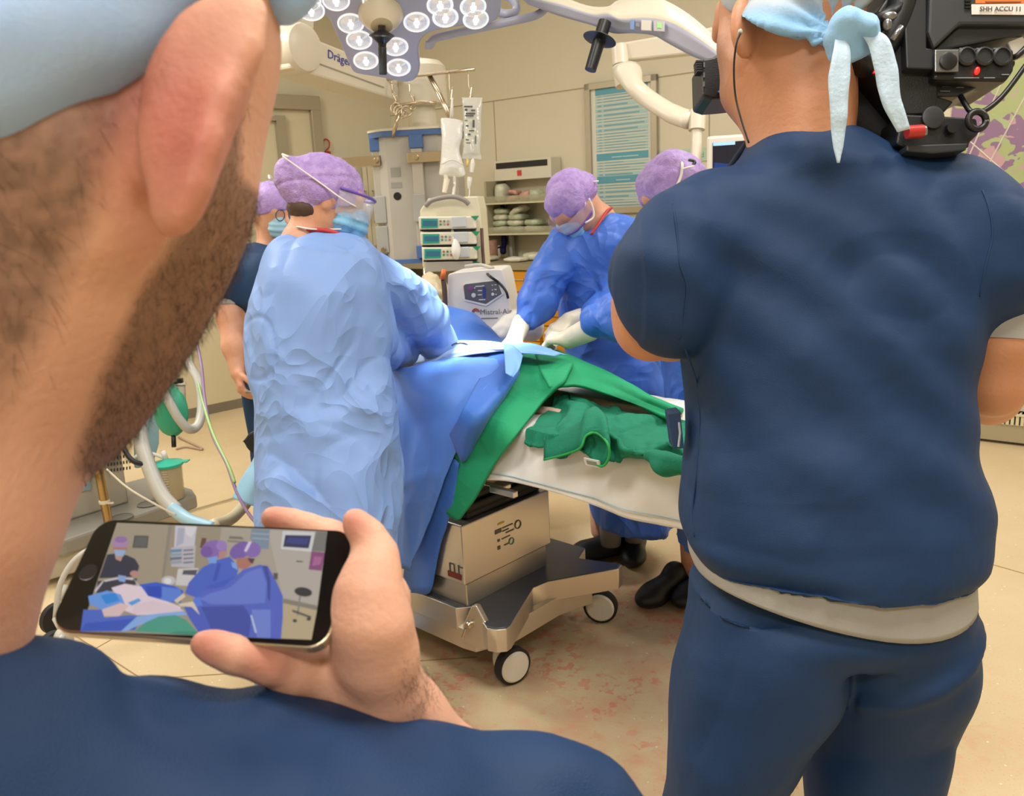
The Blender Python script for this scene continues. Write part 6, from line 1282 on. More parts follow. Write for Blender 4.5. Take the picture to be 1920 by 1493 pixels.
for x0, x1, e in ((1236, 1420, .02), (1520, 1740, .08)):
    c = P((x0+x1)/2, 1590, KD+e); s.chain([c, V(c[0], c[1]+.0, .45), V(c[0], c[1], .1)], [.075, .075, .07])
def td(v):
    a = crisp(v, 5, .008, 115)+folds(v, (3, 3, 5), .009, 111, .7)+.004*fbm(v*7, 2, 112)+folds(v, (8, 8, 5), .002, 113)
    q = v-P(1620, 1260, KD); dg = q@unit(V(-.45, 0, 1)); return a-.007*np.exp(-(dg/.012)**2)*(v[:, 0] > P(1585, 1260, KD)[0])*(np.abs(q[:, 0]) < .16)
v, f = s.poly(td); mk('trousers', v, f, m_navyn, k_)
MB().prism([P(1788, 1262, KD+.03), P(1800, 1264, KD+.04), P(1796, 1290, KD+.04), P(1782, 1300, KD+.03)], V(0, .02, 0)).make('pocket_flap', m_navyn, k_, bevel=.002)
for x0, x1, e in ((1236, 1420, .02), (1520, 1740, .08)): c = P((x0+x1)/2, 1590, KD+e)*V(1, 1, 0); clog(c, V(-.2, 1, 0), m_clog, k_)
# cap, knot and tails
m_capb = mat('cap_blue', '8fc0ea', .6, crease=(14, .008), var=(30, 'a9d2f4', .5), bump=(300, .0004)); m_capg = mat('cap_grey', 'b9c0c6', .6, crease=(14, .006))
s = Sdf(.005, .02); s.ell(hc+V(0, 0, .035), (.088, .112, .105), [hrt, hfw, hup]).cap(P(1440, 70, KD-.06), P(1570, 120, KD-.04), .05, .045).cut(P(1480, 118, KD), unit(V(.5, 0, -1))).cut(P(1400, 30, KD), unit(V(-.35, .35, -1)))
capq = P(1570, 60, KD-.1)
def cpd(v):
    d = np.linalg.norm((v-P(1568, 48, KD-.11)), axis=1); a = np.arctan2(v[:, 2]-capq[2], v[:, 0]-capq[0])
    return .004*np.sin(a*14+3*noise(v*8, 2))*np.clip(1-d/.16, 0, 1)*np.clip(d/.03, 0, 1)+.003*fbm(v*14, 2, 5)
v, f = s.poly(cpd); tint = np.clip((v[:, 2]-P(1500, 60, KD)[2])/.02+noise(v*20, 3)*.5, 0, 1)
mk('cap', v, f, mat('cap_two_tone', '8fc0ea', .6, attr='b4bcc4', crease=(14, .006), bump=(300, .0004)), k_, tint=tint)
s = Sdf(.0035, .012); s.ell(P(1590, 60, KD-.16), (.022, .016, .02)).ell(P(1600, 85, KD-.15), (.03, .016, .022)).cap(P(1560, 75, KD-.15), P(1570, 95, KD-.15), .014, .01)
s.chain([P(1575, 45, KD-.15), P(1600, 38, KD-.17), P(1628, 50, KD-.17), P(1640, 70, KD-.165)], [.012, .014, .013, .01])
v, f = s.poly(lambda p: folds(p, (26, 26, 26), .005, 121, .5, .6)+crisp(p, 40, .004, 122)); mk('cap_knot', v, f, m_capb, k_)
m_tail = mat('cap_tail', 'c4dcf0', .6, alpha=.93, bump=(240, .0008), crease=(20, .003))
ribbon('cap_tail', [P(1578, 70, KD-.165), P(1578, 110, KD-.175), P(1574, 160, KD-.175), P(1573, 220, KD-.17), P(1572, 270, KD-.165), P(1573, 305, KD-.163)], [.014, .022, .026, .022, .018, .012, .003], CR, m_tail, k_, .0015, 8, lambda v: folds(v, (40, 40, 6), .003, 131)+.002*noise(v*60, 2))
ribbon('cap_tail', [P(1615, 48, KD-.17), P(1645, 75, KD-.175), P(1662, 130, KD-.175), P(1672, 190, KD-.172), P(1694, 245, KD-.165)], [.012, .022, .027, .026, .022, .016], unit(CR*.95+CU*.25), m_tail, k_, .0015, 8, lambda v: folds(v, (40, 40, 6), .003, 132)+.002*noise(v*60, 3))
# ear-piece wire
MB().tube(spline([P(1388, 62, KD-.10), P(1380, 85, KD-.10), P(1376, 130, KD-.09), P(1379, 180, KD-.08), P(1390, 225, KD-.085), P(1404, 268, KD-.09)], 8), .0013, 6).make('earpiece_wire', m_black, k_, smooth=True)
MB().ell(P(1388, 60, KD-.095), (.003, .004, .004)).make('earpiece', m_lgrey, k_, smooth=True)
# ================================================================ broadcast camera on the shoulder
m_cam = mat('camera_black', '17191d', .42, bump=(500, .0003)); m_camg = mat('camera_graphite', '2c2f34', .4); m_camm = mat('camera_metal', '8f9296', .3, metal=.8)
CD = 1.16
t = thing('video_camera', 'black shoulder-mounted broadcast camera with cables, red lamps and labelled battery', 'camera', P(1720, 250, CD))
def C_(x, y, d=0): return P(x, y, CD+d)
def slab(name, pts, d, th, m, bevel=.003, par=None):
    o = MB(); o.prism([C_(x, y, d) for x, y in pts], CF*th); return o.make(name, m, par or t, bevel=bevel)
slab('body', [(1600, 90), (1660, 0), (1670, -120), (1790, -120), (1790, 90), (1760, 130), (1760, 180), (1790, 190), (1766, 216), (1700, 216), (1620, 120)], -.02, .3, m_cam)
slab('side_plate', [(1692, -60), (1738, -60), (1738, 90), (1768, 92), (1755, 130), (1700, 128)], -.035, .02, m_camg, .002)
slab('lower_housing', [(1690, 130), (1860, 128), (1905, 92), (1905, 120), (1885, 155), (1860, 152), (1800, 180), (1690, 182)], -.01, .1, m_camg, .003)
slab('shoulder_pad', [(1590, 80), (1640, 95), (1690, 240), (1700, 275), (1640, 262), (1604, 235), (1592, 190)], .03, .14, m_rubber, .01)
slab('base_plate', [(1690, 214), (1770, 217), (1832, 222), (1836, 250), (1818, 268), (1818, 276), (1770, 284), (1720, 286), (1680, 270)], -.03, .12, m_cam, .003)
slab('quick_release', [(1700, 272), (1815, 268), (1812, 282), (1750, 288), (1700, 284)], -.045, .14, m_camg, .002)
MB().lathe(C_(1747, 222, -.03), -CF, [(.014, 0), (.0145, .002), (.0145, .005), (.011, .006)], 24).make('round_knob', m_camg, t, auto=40)
MB().lathe(C_(1782, 242, -.035), -CF, [(.008, 0), (.007, .006)], 14).make('screw_head', m_black, t, auto=40)
o = MB(); c = C_(1832, 226, -.05); o.tube([c+.0115*(CR*math.cos(a)+CU*math.sin(a)) for a in np.linspace(0, 6.283, 22)], .0045, 8); o.make('lanyard_ring', m_black, t, smooth=True)
o = MB(); o.tube([C_(1700, 248, -.05), C_(1730, 246, -.05)], .0085, 16); r = o.make('red_release_button', mat('release_red', 'b8322c', .35), t, smooth=True, auto=40)
MB().tube([C_(1726, 247, -.05), C_(1734, 246, -.05)], .0078, 16).make('brass_ring', m_camm, t, smooth=True, auto=40)
slab('battery', [(1792, -70), (1960, -70), (1960, 46), (1800, 46), (1752, 92), (1740, 60), (1745, -70)], -.04, .12, mat('battery_graphite', '35383c', .5), .004)
slab('battery_side', [(1752, 92), (1800, 46), (1960, 46), (1960, 56), (1888, 70), (1760, 96)], -.03, .1, m_camg, .003)
bl = slab('battery_label', [(1821, 8), (1960, 6), (1960, 28), (1822, 27)], -.0415, .001, mat('label_cream', 'e4ddd6', .5), 0)
slab('orange_label', [(1829, -30), (1960, -30), (1960, 6), (1829, 6)], -.0415, .001, mat('label_orange', 'ea7a34', .5), 0)
slab('orange_print', [(1848, 2), (1915, 2), (1915, 4), (1848, 4)], -.0425, .0008, mat('print_brown', '9b5a34', .6), 0)
text('label_lettering', 'SHH ACCU 11', .0088, C_(1837, 21, -.0435), CR, CU, mat('label_print', '4c4844', .5), t, .0004)
slab('connector_panel', [(1751, 90), (1885, 88), (1902, 92), (1902, 132), (1888, 152), (1751, 150)], -.035, .04, m_cam, .004)
MB().box(C_(1774, 115, -.04), (.031, .004, .029), [CR, CF, CU]).make('socket_frame', m_camm, t, bevel=.001)
MB().lathe(C_(1777, 115, -.042), -CF, [(.0115, 0), (.0115, .003), (.009, .004)], 20).make('round_socket', m_black, t, auto=40)
for x in (1812, 1845, 1878): MB().lathe(C_(x, 106, -.037), -CF, [(.0125, 0), (.0125, .002), (.010, .004), (.009, .001)], 20).make('round_socket', m_camg, t, auto=40)
m_led_r = mat('led_red', 'ff2018', .3, emit=3, ecol='ff1810')
MB().ell(C_(1832, 133, -.038), (.004, .002, .005), [unit(CR+CU*.5), CF, CU]).make('red_lamp', m_led_r, t, smooth=True)
MB().ell(C_(1641, 134, -.03), (.004, .002, .002), [unit(CR+CU*.4), CF, CU]).make('red_lamp', m_led_r, t, smooth=True)
o = MB()
for x, y, w in ((1812, 146, 46), (1855, 146, 20), (1885, 140, 14), (1810, 91, 22), (1840, 91, 18), (1870, 91, 14), (1775, 162, 16), (1800, 164, 14), (1772, 171, 18)): o.box(C_(x, y, -.036 if y < 150 else -.012), (w*CD/FPX, .0008, .0012), [CR, CF, CU])
o.make('panel_print', mat('print_grey', '85888c', .5), t)
o = MB(); o.tube(spline([C_(1612, 120, -.03), C_(1650, 90, -.02), C_(1680, 40, -.02), C_(1700, -20, -.02)], 6), .02, 12); o.tube([C_(1628, 40, -.03), C_(1660, 30, -.04), C_(1690, 10, -.03)], .008, 8); o.make('hand_grip', m_cam, t, smooth=True)
o = MB(); o.ell(C_(1668, 30, -.05), (.01, .006, .006)); o.ell(C_(1664, 46, -.05), (.006, .005, .008)); o.tube([C_(1690, 50, -.05), C_(1672, 75, -.05)], .004, 8); o.make('metal_catch', m_camm, t, smooth=True)
o = MB()
for k in range(6): o.box(C_(1815, 2+k*6-18, -.042), (.008, .002, .002), [CR, CF, CU])
o.make('battery_ribs', m_black, t)
o = MB(); o.tube(spline([C_(1801, 180, -.01), C_(1810, 196, -.02), C_(1822, 210, -.03), C_(1845, 208, -.03), C_(1872, 188, -.03), C_(1896, 160, -.03), C_(1925, 120, -.03)], 8), .0036, 8); o.make('cable', m_black, t, smooth=True)
o = MB(); o.box(C_(1908, 92, -.02), (.022, .008, .026), [unit(CR+CU*.4), CF, unit(CU-CR*.4)]); o.make('strap_buckle', mat('buckle_white', 'd8d2c8', .4), t, bevel=.002)
o = MB(); o.tube(spline([C_(1885, 108, -.01), C_(1905, 106, -.03), C_(1925, 88, -.03)], 5), .004, 8); o.make('cable', m_black, t, smooth=True)
# viewfinder beyond the face
VD = 1.36
o = MB(); o.prism([P(x, y, VD) for x, y in ((1316, 110), (1338, 106), (1364, 90), (1400, 96), (1400, 180), (1364, 184), (1336, 186), (1318, 180))], CF*.08); vf = o.make('viewfinder', m_cam, t, bevel=.004)
o = MB()
for k in range(5): o.box(P(1308+k*.4, 119+k*4.5, VD+.01), (.009, .02, .0028), [CR, CF, CU])
o.make('focus_ring', m_black, vf)
o = MB(); 
for y in (122, 141, 158): o.box(P(1320, y, VD-.001), (.002, .003, .008), [CR, CF, CU])
o.make('silver_screws', m_camm, vf)
o = MB(); o.prism([P(1345, 172, VD-.002), P(1366, 158, VD-.002), P(1366, 163, VD-.002), P(1352, 176, VD-.002)], -CF*.001); o.make('blue_reflex', mat('reflex_blue', '6f8fe0', .3), vf)
o = MB(); o.tube([P(1400, 150, VD+.05), P(1560, 160, VD+.1), P(1680, 60, VD-.05)], .014, 10); o.make('viewfinder_arm', m_cam, t, smooth=True)
o = MB(); o.lathe(P(1640, 60, CD+.28), unit(CF+CR*-.25), [(.05, 0), (.055, .05), (.05, .12), (.06, .13), (.06, .18)], 28); o.make('lens', m_cam, t, auto=40)
# ================================================================ man filming with a phone
HD = .30
h_ = thing('person', 'bearded man in blue cap and navy scrubs close to the camera, holding a phone', 'person', V(-.18, .42, 0))
s = Sdf(.0022, .014)
# cranium, cheek, jaw, neck
s.ell(P(-70, 30, .37), (.078, .098, .105), [unit(V(.97, .2, 0)), unit(V(-.2, .97, 0)), Z])
def sp(x, y, d, rpx): s.p and None; return (P(x, y, d), rpx*d/FPX)
ch = [sp(285, -60, .37, 215), sp(298, 60, .37, 200), sp(276, 170, .37, 195), sp(268, 270, .37, 180), sp(262, 370, .37, 180), sp(218, 470, .375, 178), sp(170, 570, .38, 170), sp(120, 660, .385, 165), sp(70, 740, .385, 155), sp(10, 800, .385, 145)]
s.chain([c[0] for c in ch], [c[1] for c in ch], k=.02)
s.chain([P(90, 120, .345), P(110, 300, .345), P(60, 500, .35)], [.052, .05, .045], k=.03)
s.chain([P(-60, 250, .345), P(-110, 600, .345), P(-185, 950, .345), P(-262, 1190, .35), P(-300, 1450, .36)], [.058, .057, .056, .058, .066], k=.02)
# skull bone behind the ear
s.ell(P(190, 300, .315), (.018, .02, .034), k=.02)
# ear: helix rim, back of the concha, lobe
er = [P(440, 0, .300), P(482, 20, .298), P(466, 90, .292), P(412, 180, .283), P(385, 270, .278), P(366, 345, .277), P(342, 405, .279), P(312, 424, .285)]
s.chain(er, [.0055, .0046, .0044, .0050, .0052, .0052, .0052, .0042], k=.006)
el = unit(P(455, 10, .29)-P(320, 410, .284)); en_ = unit(CF*.9-CR*.45); en_ = unit(en_-el*np.dot(en_, el)); s.ell(P(368, 170, .291), (.019, .0065, .037), [np.cross(en_, el), en_, el], k=.008); s.ell(P(345, 320, .286), (.0115, .005, .021), [np.cross(en_, el), en_, el], k=.008)
s.chain([P(345, 60, .314), P(312, 150, .310), P(292, 250, .306), P(298, 340, .300)], [.010, .011, .010, .008], k=.009)
s.chain([P(455, 20, .304), P(400, 10, .31), P(350, 50, .318)], [.007, .009, .010], k=.006)
# right arm: hidden upper arm and forearm up to the wrist, left arm down
s.chain([P(300, 1520, .44), P(800, 1700, .5), P(960, 1620, .52), P(850, 1480, .50), P(752, 1350, .474), P(712, 1270, .455)], [.05, .046, .040, .031, .0235, .0205], k=.012)
# hand round the phone
def q_(x, y, d, rpx): return P(x, y, d), rpx*d/FPX
def qc(L_, k=.006):
    L_ = [q_(*a) for a in L_]; s.chain([a[0] for a in L_], [a[1] for a in L_], k=k)
qc([(722, 1290, .450, 66), (704, 1225, .440, 76), (694, 1165, .430, 74), (692, 1110, .430, 60)], .008)            # thenar mound
qc([(692, 1110, .430, 60), (700, 1068, .434, 47), (706, 1040, .438, 39)], .006)
qc([(706, 1040, .438, 38), (690, 1006, .440, 32), (670, 984, .440, 26), (664, 974, .440, 21)], .004)              # thumb tip over the corner
qc([(715, 1312, .458, 70), (660, 1280, .455, 58), (600, 1268, .448, 48)], .010)                                   # heel of the hand
qc([(640, 1210, .485, 60), (700, 1130, .492, 60), (640, 1150, .492, 55)], .014)                                   # palm behind the phone
qc([(600, 1268, .448, 46), (550, 1262, .436, 42), (505, 1246, .424, 39)], .006)
qc([(505, 1246, .424, 38), (440, 1228, .415, 36), (405, 1215, .412, 32), (383, 1208, .411, 27)], .003)            # little finger under the edge
qc([(680, 1110, .495, 46), (620, 1012, .492, 34), (575, 992, .488, 30)], .006); qc([(575, 992, .488, 29), (545, 980, .484, 26), (512, 972, .482, 24)], .003)   # index over the top
qc([(660, 1150, .495, 40), (560, 1080, .497, 30), (470, 1050, .495, 26)], .006); qc([(660, 1180, .492, 40), (560, 1140, .493, 30), (470, 1120, .488, 26)], .006)
# other arm and trunk, legs (below the frame)
tb = V(-.2, .40, 0)
s2 = None
v, f = s.poly(smooth=4)
P_ = v
# beard and hair zones (true colour of the stubble)
pxs = np.array([(960+FPX*((p-CC)@CR)/((p-CC)@CF), 746.5-FPX*((p-CC)@CU)/((p-CC)@CF)) for p in v]); dp = (v-CC)@CF
em = np.clip((470-pxs[:, 1])/40, 0, 1)*np.clip((dp < .306)*1.0, 0, 1)*(pxs[:, 0] > 230); v = v+em[:, None]*(relax(v, f, 26)-v)
jawx = np.interp(pxs[:, 1], [60, 150, 260, 400, 500, 600, 700, 800, 880], [498, 470, 455, 395, 320, 250, 190, 150, 120])
jaww = np.interp(pxs[:, 1], [60, 200, 300, 420, 520, 700, 880], [40, 45, 50, 75, 130, 150, 90])
beard = np.clip((pxs[:, 0]-np.interp(pxs[:, 1], [60, 235, 400, 560, 700, 800, 890], [478, 400, 338, 240, 175, 145, 120]))/40, 0, 1)*np.clip((dp-.312)/.008, 0, 1)*np.clip((905-pxs[:, 1])/25, 0, 1)*np.where(pxs[:, 1] < 430, np.clip((np.interp(pxs[:, 1], [0, 60, 235, 330, 430], [500, 492, 452, 452, 560])-pxs[:, 0])/22+.35, 0, 1), 1)*(pxs[:, 1] > 60)*(pxs[:, 1] < 900)
beard = np.clip(beard*(1.1+.25*noise(v*90, 5)+.2*noise(v*400, 7)), 0, 1)
hairz = np.clip((np.interp(pxs[:, 1], [150, 300, 450, 600, 800], [330, 240, 180, 120, 40])-pxs[:, 0])/70, 0, 1)*(pxs[:, 1] < 900)*np.clip((900-pxs[:, 1])/300, 0, 1)
tint = np.clip(np.maximum(beard*.68, hairz*.85*(.85+.2*noise(v*300, 6))), 0, 1)
m_sk2 = mat('skin_close', 'dba68c', .6, sss=.2, attr='5d4636', bump=(260, .0005))
# reddish thin ear skin, plus the shade of the groove behind it painted in
nt = m_sk2.node_tree; N = nt.nodes; L = nt.links
at = N.new('ShaderNodeAttribute'); at.attribute_name = 'flush_and_shade'; mx = N.new('ShaderNodeMix'); mx.data_type = 'RGBA'; b = N['Principled BSDF']; src = b.inputs['Base Color'].links[0].from_socket
L.new(src, mx.inputs[6]); mx.inputs[7].default_value = lin('b4584e'); L.new(at.outputs['Fac'], mx.inputs[0]); L.new(mx.outputs[2], b.inputs['Base Color'])
body = mk('body', v, f, m_sk2, h_, tint=tint)
flush_and_shade = np.clip(1.2-np.linalg.norm((pxs-np.array([335, 230]))/np.array([165, 290]), axis=1), 0, 1)*.75*(dp < .325)
fing = np.zeros(len(v))
for (x, y, r) in ((385, 1208, 60), (512, 972, 45), (665, 980, 40), (500, 1240, 60)): fing = np.maximum(fing, np.clip(1.1-np.hypot(pxs[:, 0]-x, pxs[:, 1]-y)/r, 0, 1)*.55*(dp > .4))
a = body.data.attributes.new('flush_and_shade', 'FLOAT', 'POINT'); a.data.foreach_set('value', np.maximum(flush_and_shade, fing).astype(np.float32))
# strands of beard, sideburn and nape hair: real thin tapering hairs
def strands(name, w, n, L0, L1, dirv, m, seed):
    rs = np.random.RandomState(seed); pr = w/w.sum(); idx = rs.choice(len(v), n, p=pr); nr = vnormals(v, f)
    V_ = []; F_ = []
    for i in idx:
        p = v[i]+rs.normal(0, .0012, 3); d = unit(np.array(dirv)*rs.uniform(.6, 1.2)+nr[i]*rs.uniform(.35, .9)+rs.normal(0, .35, 3)); Lh = rs.uniform(L0, L1); sd = unit(np.cross(d, rs.normal(0, 1, 3)))*rs.uniform(.00005, .0001)
        q = p+d*Lh*.55+nr[i]*0; e = p+d*Lh+np.array(dirv)*Lh*.25; sd2 = unit(np.cross(d, sd))*np.linalg.norm(sd); k = len(V_)
        V_ += [p+sd, p-sd, p+sd2, q+sd*.8, q-sd*.8, q+sd2*.8, e]; F_ += [(k, k+1, k+4, k+3), (k+1, k+2, k+5, k+4), (k+2, k, k+3, k+5), (k+3, k+4, k+6), (k+4, k+5, k+6), (k+5, k+3, k+6)]
    o = mk(name, V_, F_, m, h_, smooth=True); o['kind'] = 'stuff'; return o
m_bd = mat('beard_hair', '54402f', .55); m_hd = mat('nape_hair', '4e3d2d', .5)
strands('beard', np.where(beard > .25, beard, 0)+1e-9, 9000, .003, .0075, unit(V(.1, .2, -1)), m_bd, 1)
strands('hair', np.where((hairz > .2) & (pxs[:, 1] < 720), hairz, 0)+1e-9, 9000, .008, .02, unit(V(.25, 0, -1)), m_hd, 2)
aw = np.clip(1-np.hypot(pxs[:, 0]-775, pxs[:, 1]-1290)/70, 0, 1)*(dp > .42)*(pxs[:, 0] > 735)
strands('arm_hair', aw+1e-9, 500, .004, .009, unit(V(.5, 0, -.8)), mat('arm_hair', '5a4434', .5), 3)
# cap: shell over the skull with thick rolled edge
s = Sdf(.0035, .02)
s.chain([P(-420, 240, .33), P(-200, 170, .318), P(-20, 95, .310), P(130, 10, .312), P(260, -110, .32), P(400, -220, .34)], [.036, .040, .040, .038, .036, .034], k=.03)
s.ell(P(-40, -180, .36), (.10, .115, .10)); s.cap(P(500, -60, .375), P(460, -160, .36), .016, .026, k=.015).cap(P(518, 5, .37), P(515, -70, .375), .0095, .016, k=.01)
v2, f2 = s.poly(lambda p: folds(p, (12, 12, 22), .006, 141, .6)+.003*fbm(p*25, 2, 142)); mk('cap', v2, f2, mat('cap_blue_near', 'a2c4f6', .65, bump=(600, .0002), var=(30, 'b9d0ee', .5)), h_)
# scrub top: shoulder, sleeve, back
s = Sdf(.006, .03)
sh = [(-250, 1215, .36, 330), (-100, 1205, .37, 320), (20, 1215, .38, 200), (150, 1310, .40, 200), (300, 1290, .41, 220), (450, 1296, .42, 230), (600, 1320, .43, 240), (750, 1346, .44, 240), (880, 1368, .45, 240), (965, 1372, .455, 200), (1025, 1402, .46, 200), (1100, 1480, .465, 190)]
s.chain([P(x, y+r, d) for x, y, d, r in sh], [r*d/FPX for x, y, d, r in sh], k=.006)
s.chain([P(-250, 1540, .33), P(200, 1760, .36), P(600, 1760, .38), P(1000, 1760, .45)], [.07, .07, .07, .05], k=.03)
s.chain([V(-.27, .34, 1.08), V(-.24, .36, .95), V(-.22, .36, .85)], [.12, .14, .15], k=.05, sq=None); s.cap(V(-.40, .30, 1.2), V(-.46, .38, 1.0), .06, .055)
s.cut(P(-30, 1172, .37)+V(-.02, 0, .03), unit(V(-.05, -.25, 1)))
v3, f3 = s.poly(lambda p: folds(p, (9, 9, 9), .0045, 151, .7)+.003*fbm(p*18, 2, 152)); mk('scrub_top', v3, f3, m_navyn, h_)
s = Sdf(.01, .03)
for x in (-.32, -.13): s.chain([V(x, .36, .88), V(x, .4, .5), V(x, .38, .1)], [.1, .085, .075])
v4, f4 = s.poly(); mk('trousers', v4, f4, m_navyn, h_)
for x in (-.32, -.13): clog(V(x, .36, 0), V(0, 1, 0), m_clog, h_)
# ================================================================ phone
c4 = [(178, 972), (660, 995), (622, 1218), (96, 1182)]
ks = .47; cs = [P(*c4[0], ks), P(*c4[1], ks*.956), P(*c4[2], ks*.869), P(*c4[3], ks*.913)]
pc = sum(cs)/4; px_ = unit(cs[1]-cs[0]+cs[2]-cs[3]); py_ = cs[0]-cs[3]+cs[1]-cs[2]; py_ = unit(py_-px_*np.dot(py_, px_)); pn_ = np.cross(px_, py_)
pn_ = pn_ if np.dot(pn_, CC-pc) > 0 else -pn_
PW = (np.linalg.norm(cs[1]-cs[0])+np.linalg.norm(cs[2]-cs[3]))/2; PH = (np.linalg.norm(cs[0]-cs[3])+np.linalg.norm(cs[1]-cs[2]))/2
t = thing('mobile_phone', 'black mobile phone held sideways, its screen filming the operation', 'phone', pc)
def rr(w, h, r, off, n=6):
    out = []
    for cx_, cy_, a0 in ((w/2-r, h/2-r, 0), (-w/2+r, h/2-r, 90), (-w/2+r, -h/2+r, 180), (w/2-r, -h/2+r, 270)):
        for k in range(n+1): a = math.radians(a0+90*k/n); out.append(pc+px_*(cx_+r*math.cos(a))+py_*(cy_+r*math.sin(a))+pn_*off)
    return out
MB().prism(rr(PW, PH, .011, -.0005), -pn_*.0072).make('case', mat('phone_edge_gold', 'c9b79c', .3, metal=.7), t, bevel=.0012)
MB().prism(rr(PW-.002, PH-.002, .010, -.0005), pn_*.0012).make('front_glass', mat('phone_glass', '0b0b0c', .18), t)
MB().lathe(pc+px_*(-PW/2+.0085)+py_*0+pn_*.0007, pn_, [(.005, 0), (.005, .0002), (.0045, .0001)], 20).make('home_button', mat('button_black', '141415', .3), t)
def SCR(x, y, off): return Ppl(x, y, pc+pn_*off, pn_)
SP = []; SM = []
scr_cols = {}
def scol(h):
    if h not in scr_cols: scr_cols[h] = len(scr_cols); 
    return scr_cols[h]
scrMB = MB(); lay = [.0009]
def poly_s(h, pts, z=True):
    """pts in the enlarged view of the screen: origin (150,980), scale 3.918"""
    lay[0] += .0000045; P3 = [SCR(150+x/3.918, 980+y/3.918, lay[0]) for x, y in pts]
    scrMB.prism(P3, pn_*.000002, scol(h))
def oval(h, x, y, rx, ry, rot=0, n=14): poly_s(h, [(x+rx*math.cos(a)*math.cos(rot)-ry*math.sin(a)*math.sin(rot), y+rx*math.cos(a)*math.sin(rot)+ry*math.sin(a)*math.cos(rot)) for a in np.linspace(0, 2*math.pi, n, endpoint=False)])
SB = [(272, 2), (1817, 65), (1700, 862), (3, 800)]
poly_s('aa9c85', SB)
poly_s('a3947c', [(660, 18), (1040, 32), (980, 420), (600, 400)]); poly_s('b3a796', [(1040, 32), (1817, 65), (1745, 620), (1480, 560), (1000, 420)])
poly_s('beb3a8', [(1380, 60), (1817, 65), (1740, 610), (1490, 550)]); poly_s('c4b18c', [(1490, 590), (1742, 640), (1700, 862), (1480, 850)]); poly_s('8c8475', [(1495, 560), (1745, 612), (1740, 645), (1492, 592)])
poly_s('4f5150', [(400, 95), (505, 98), (495, 188), (384, 186)]); poly_s('63635f', [(412, 105), (494, 108), (486, 178), (398, 176)])
poly_s('948a7a', [(650, 20), (676, 22), (620, 400), (600, 400)])
poly_s('d4cdd6', [(700, 22), (860, 28), (850, 90), (840, 180), (690, 200)]); poly_s('b4b5c6', [(720, 40), (770, 40), (760, 150), (705, 180)]); poly_s('e4dfe4', [(770, 28), (858, 34), (820, 110), (780, 90)])
poly_s('c3bcc4', [(670, 185), (850, 170), (840, 335), (670, 325)])
for k in range(4): poly_s(['5f8fae', '8fa3b3', '6a7480', '9da3ac'][k], [(665, 200+k*28), (750, 195+k*28), (745, 215+k*28), (660, 222+k*28)]); poly_s('73767e', [(760, 200+k*30), (835, 195+k*30), (832, 206+k*30), (758, 212+k*30)])
poly_s('d8d2d0', [(720, 340), (870, 335), (850, 470), (700, 460)]); poly_s('50505a', [(760, 350), (865, 348), (850, 388), (750, 382)]); oval('cdc6c6', 650, 428, 52, 36); oval('efe9e6', 645, 430, 28, 22)
poly_s('6e4036', [(895, 112), (930, 115), (915, 190), (880, 185)]); poly_s('7c7464', [(1100, 100), (1190, 105), (1205, 125), (1090, 118)]); poly_s('8a8270', [(1085, 128), (1215, 138), (1210, 152), (1082, 142)])
poly_s('8093a4', [(1260, 45), (1395, 52), (1385, 195), (1300, 190), (1250, 120)]); poly_s('9db0bd', [(1262, 75), (1390, 82), (1390, 92), (1260, 85)]); poly_s('9db0bd', [(1262, 110), (1386, 118), (1385, 128), (1260, 120)])
poly_s('dcdad8', [(1490, 60), (1725, 72), (1700, 215), (1475, 195)]); poly_s('232655', [(1508, 92), (1700, 96), (1680, 190), (1492, 178)]); poly_s('2f3a86', [(1530, 110), (1680, 118), (1665, 165), (1515, 150)])
poly_s('7c7a74', [(1735, 65), (1815, 68), (1800, 215), (1700, 210)]); poly_s('8f4a7c', [(1700, 212), (1798, 220), (1775, 355), (1680, 345)]); poly_s('b3679a', [(1720, 250), (1780, 255), (1765, 310), (1705, 320)]); poly_s('565450', [(1590, 280), (1640, 284), (1636, 292), (1588, 290)])
poly_s('2b2e44', [(200, 235), (255, 228), (345, 240), (405, 268), (435, 320), (425, 360), (380, 400), (140, 410)]); poly_s('c79a86', [(255, 228), (320, 235), (300, 285), (262, 270)]); oval('b48bb8', 295, 148, 58, 42); oval('9a74b0', 300, 125, 46, 24); poly_s('b88070', [(240, 180), (348, 184), (345, 205), (242, 202)]); poly_s('9fb8e0', [(250, 200), (336, 204), (320, 248), (262, 246)]); oval('c49082', 400, 375, 34, 22)
poly_s('333743', [(130, 430), (420, 410), (400, 480), (120, 520)])
for a_, b_ in (((105, 500), (170, 425)), ((170, 425), (280, 400)), ((280, 400), (390, 408)), ((390, 408), (440, 470))): poly_s('d6cdd6', [(a_[0], a_[1]), (b_[0], b_[1]), (b_[0], b_[1]+16), (a_[0]+12, a_[1]+12)])
poly_s('8fb0e4', [(280, 385), (340, 395), (330, 440), (285, 430)])
poly_s('2f5fd0', [(440, 455), (560, 438), (690, 465), (760, 500), (740, 590), (560, 580), (430, 520)]); poly_s('5c86e0', [(600, 470), (740, 490), (750, 560), (640, 590), (590, 560)]); poly_s('1c48c0', [(480, 470), (600, 470), (600, 550), (500, 540)])
poly_s('f2dce4', [(230, 480), (330, 450), (450, 470), (500, 540), (640, 580), (740, 620), (730, 670), (420, 680), (330, 650), (280, 560)]); poly_s('6fa3ec', [(60, 540), (200, 500), (300, 530), (330, 600), (160, 640), (70, 600)]); poly_s('2b8fe6', [(150, 535), (260, 515), (290, 575), (190, 600)]); poly_s('e8c9c6', [(160, 640), (300, 590), (360, 610), (290, 690), (170, 690)]); poly_s('5aa7e8', [(350, 590), (430, 556), (450, 575), (380, 612)])
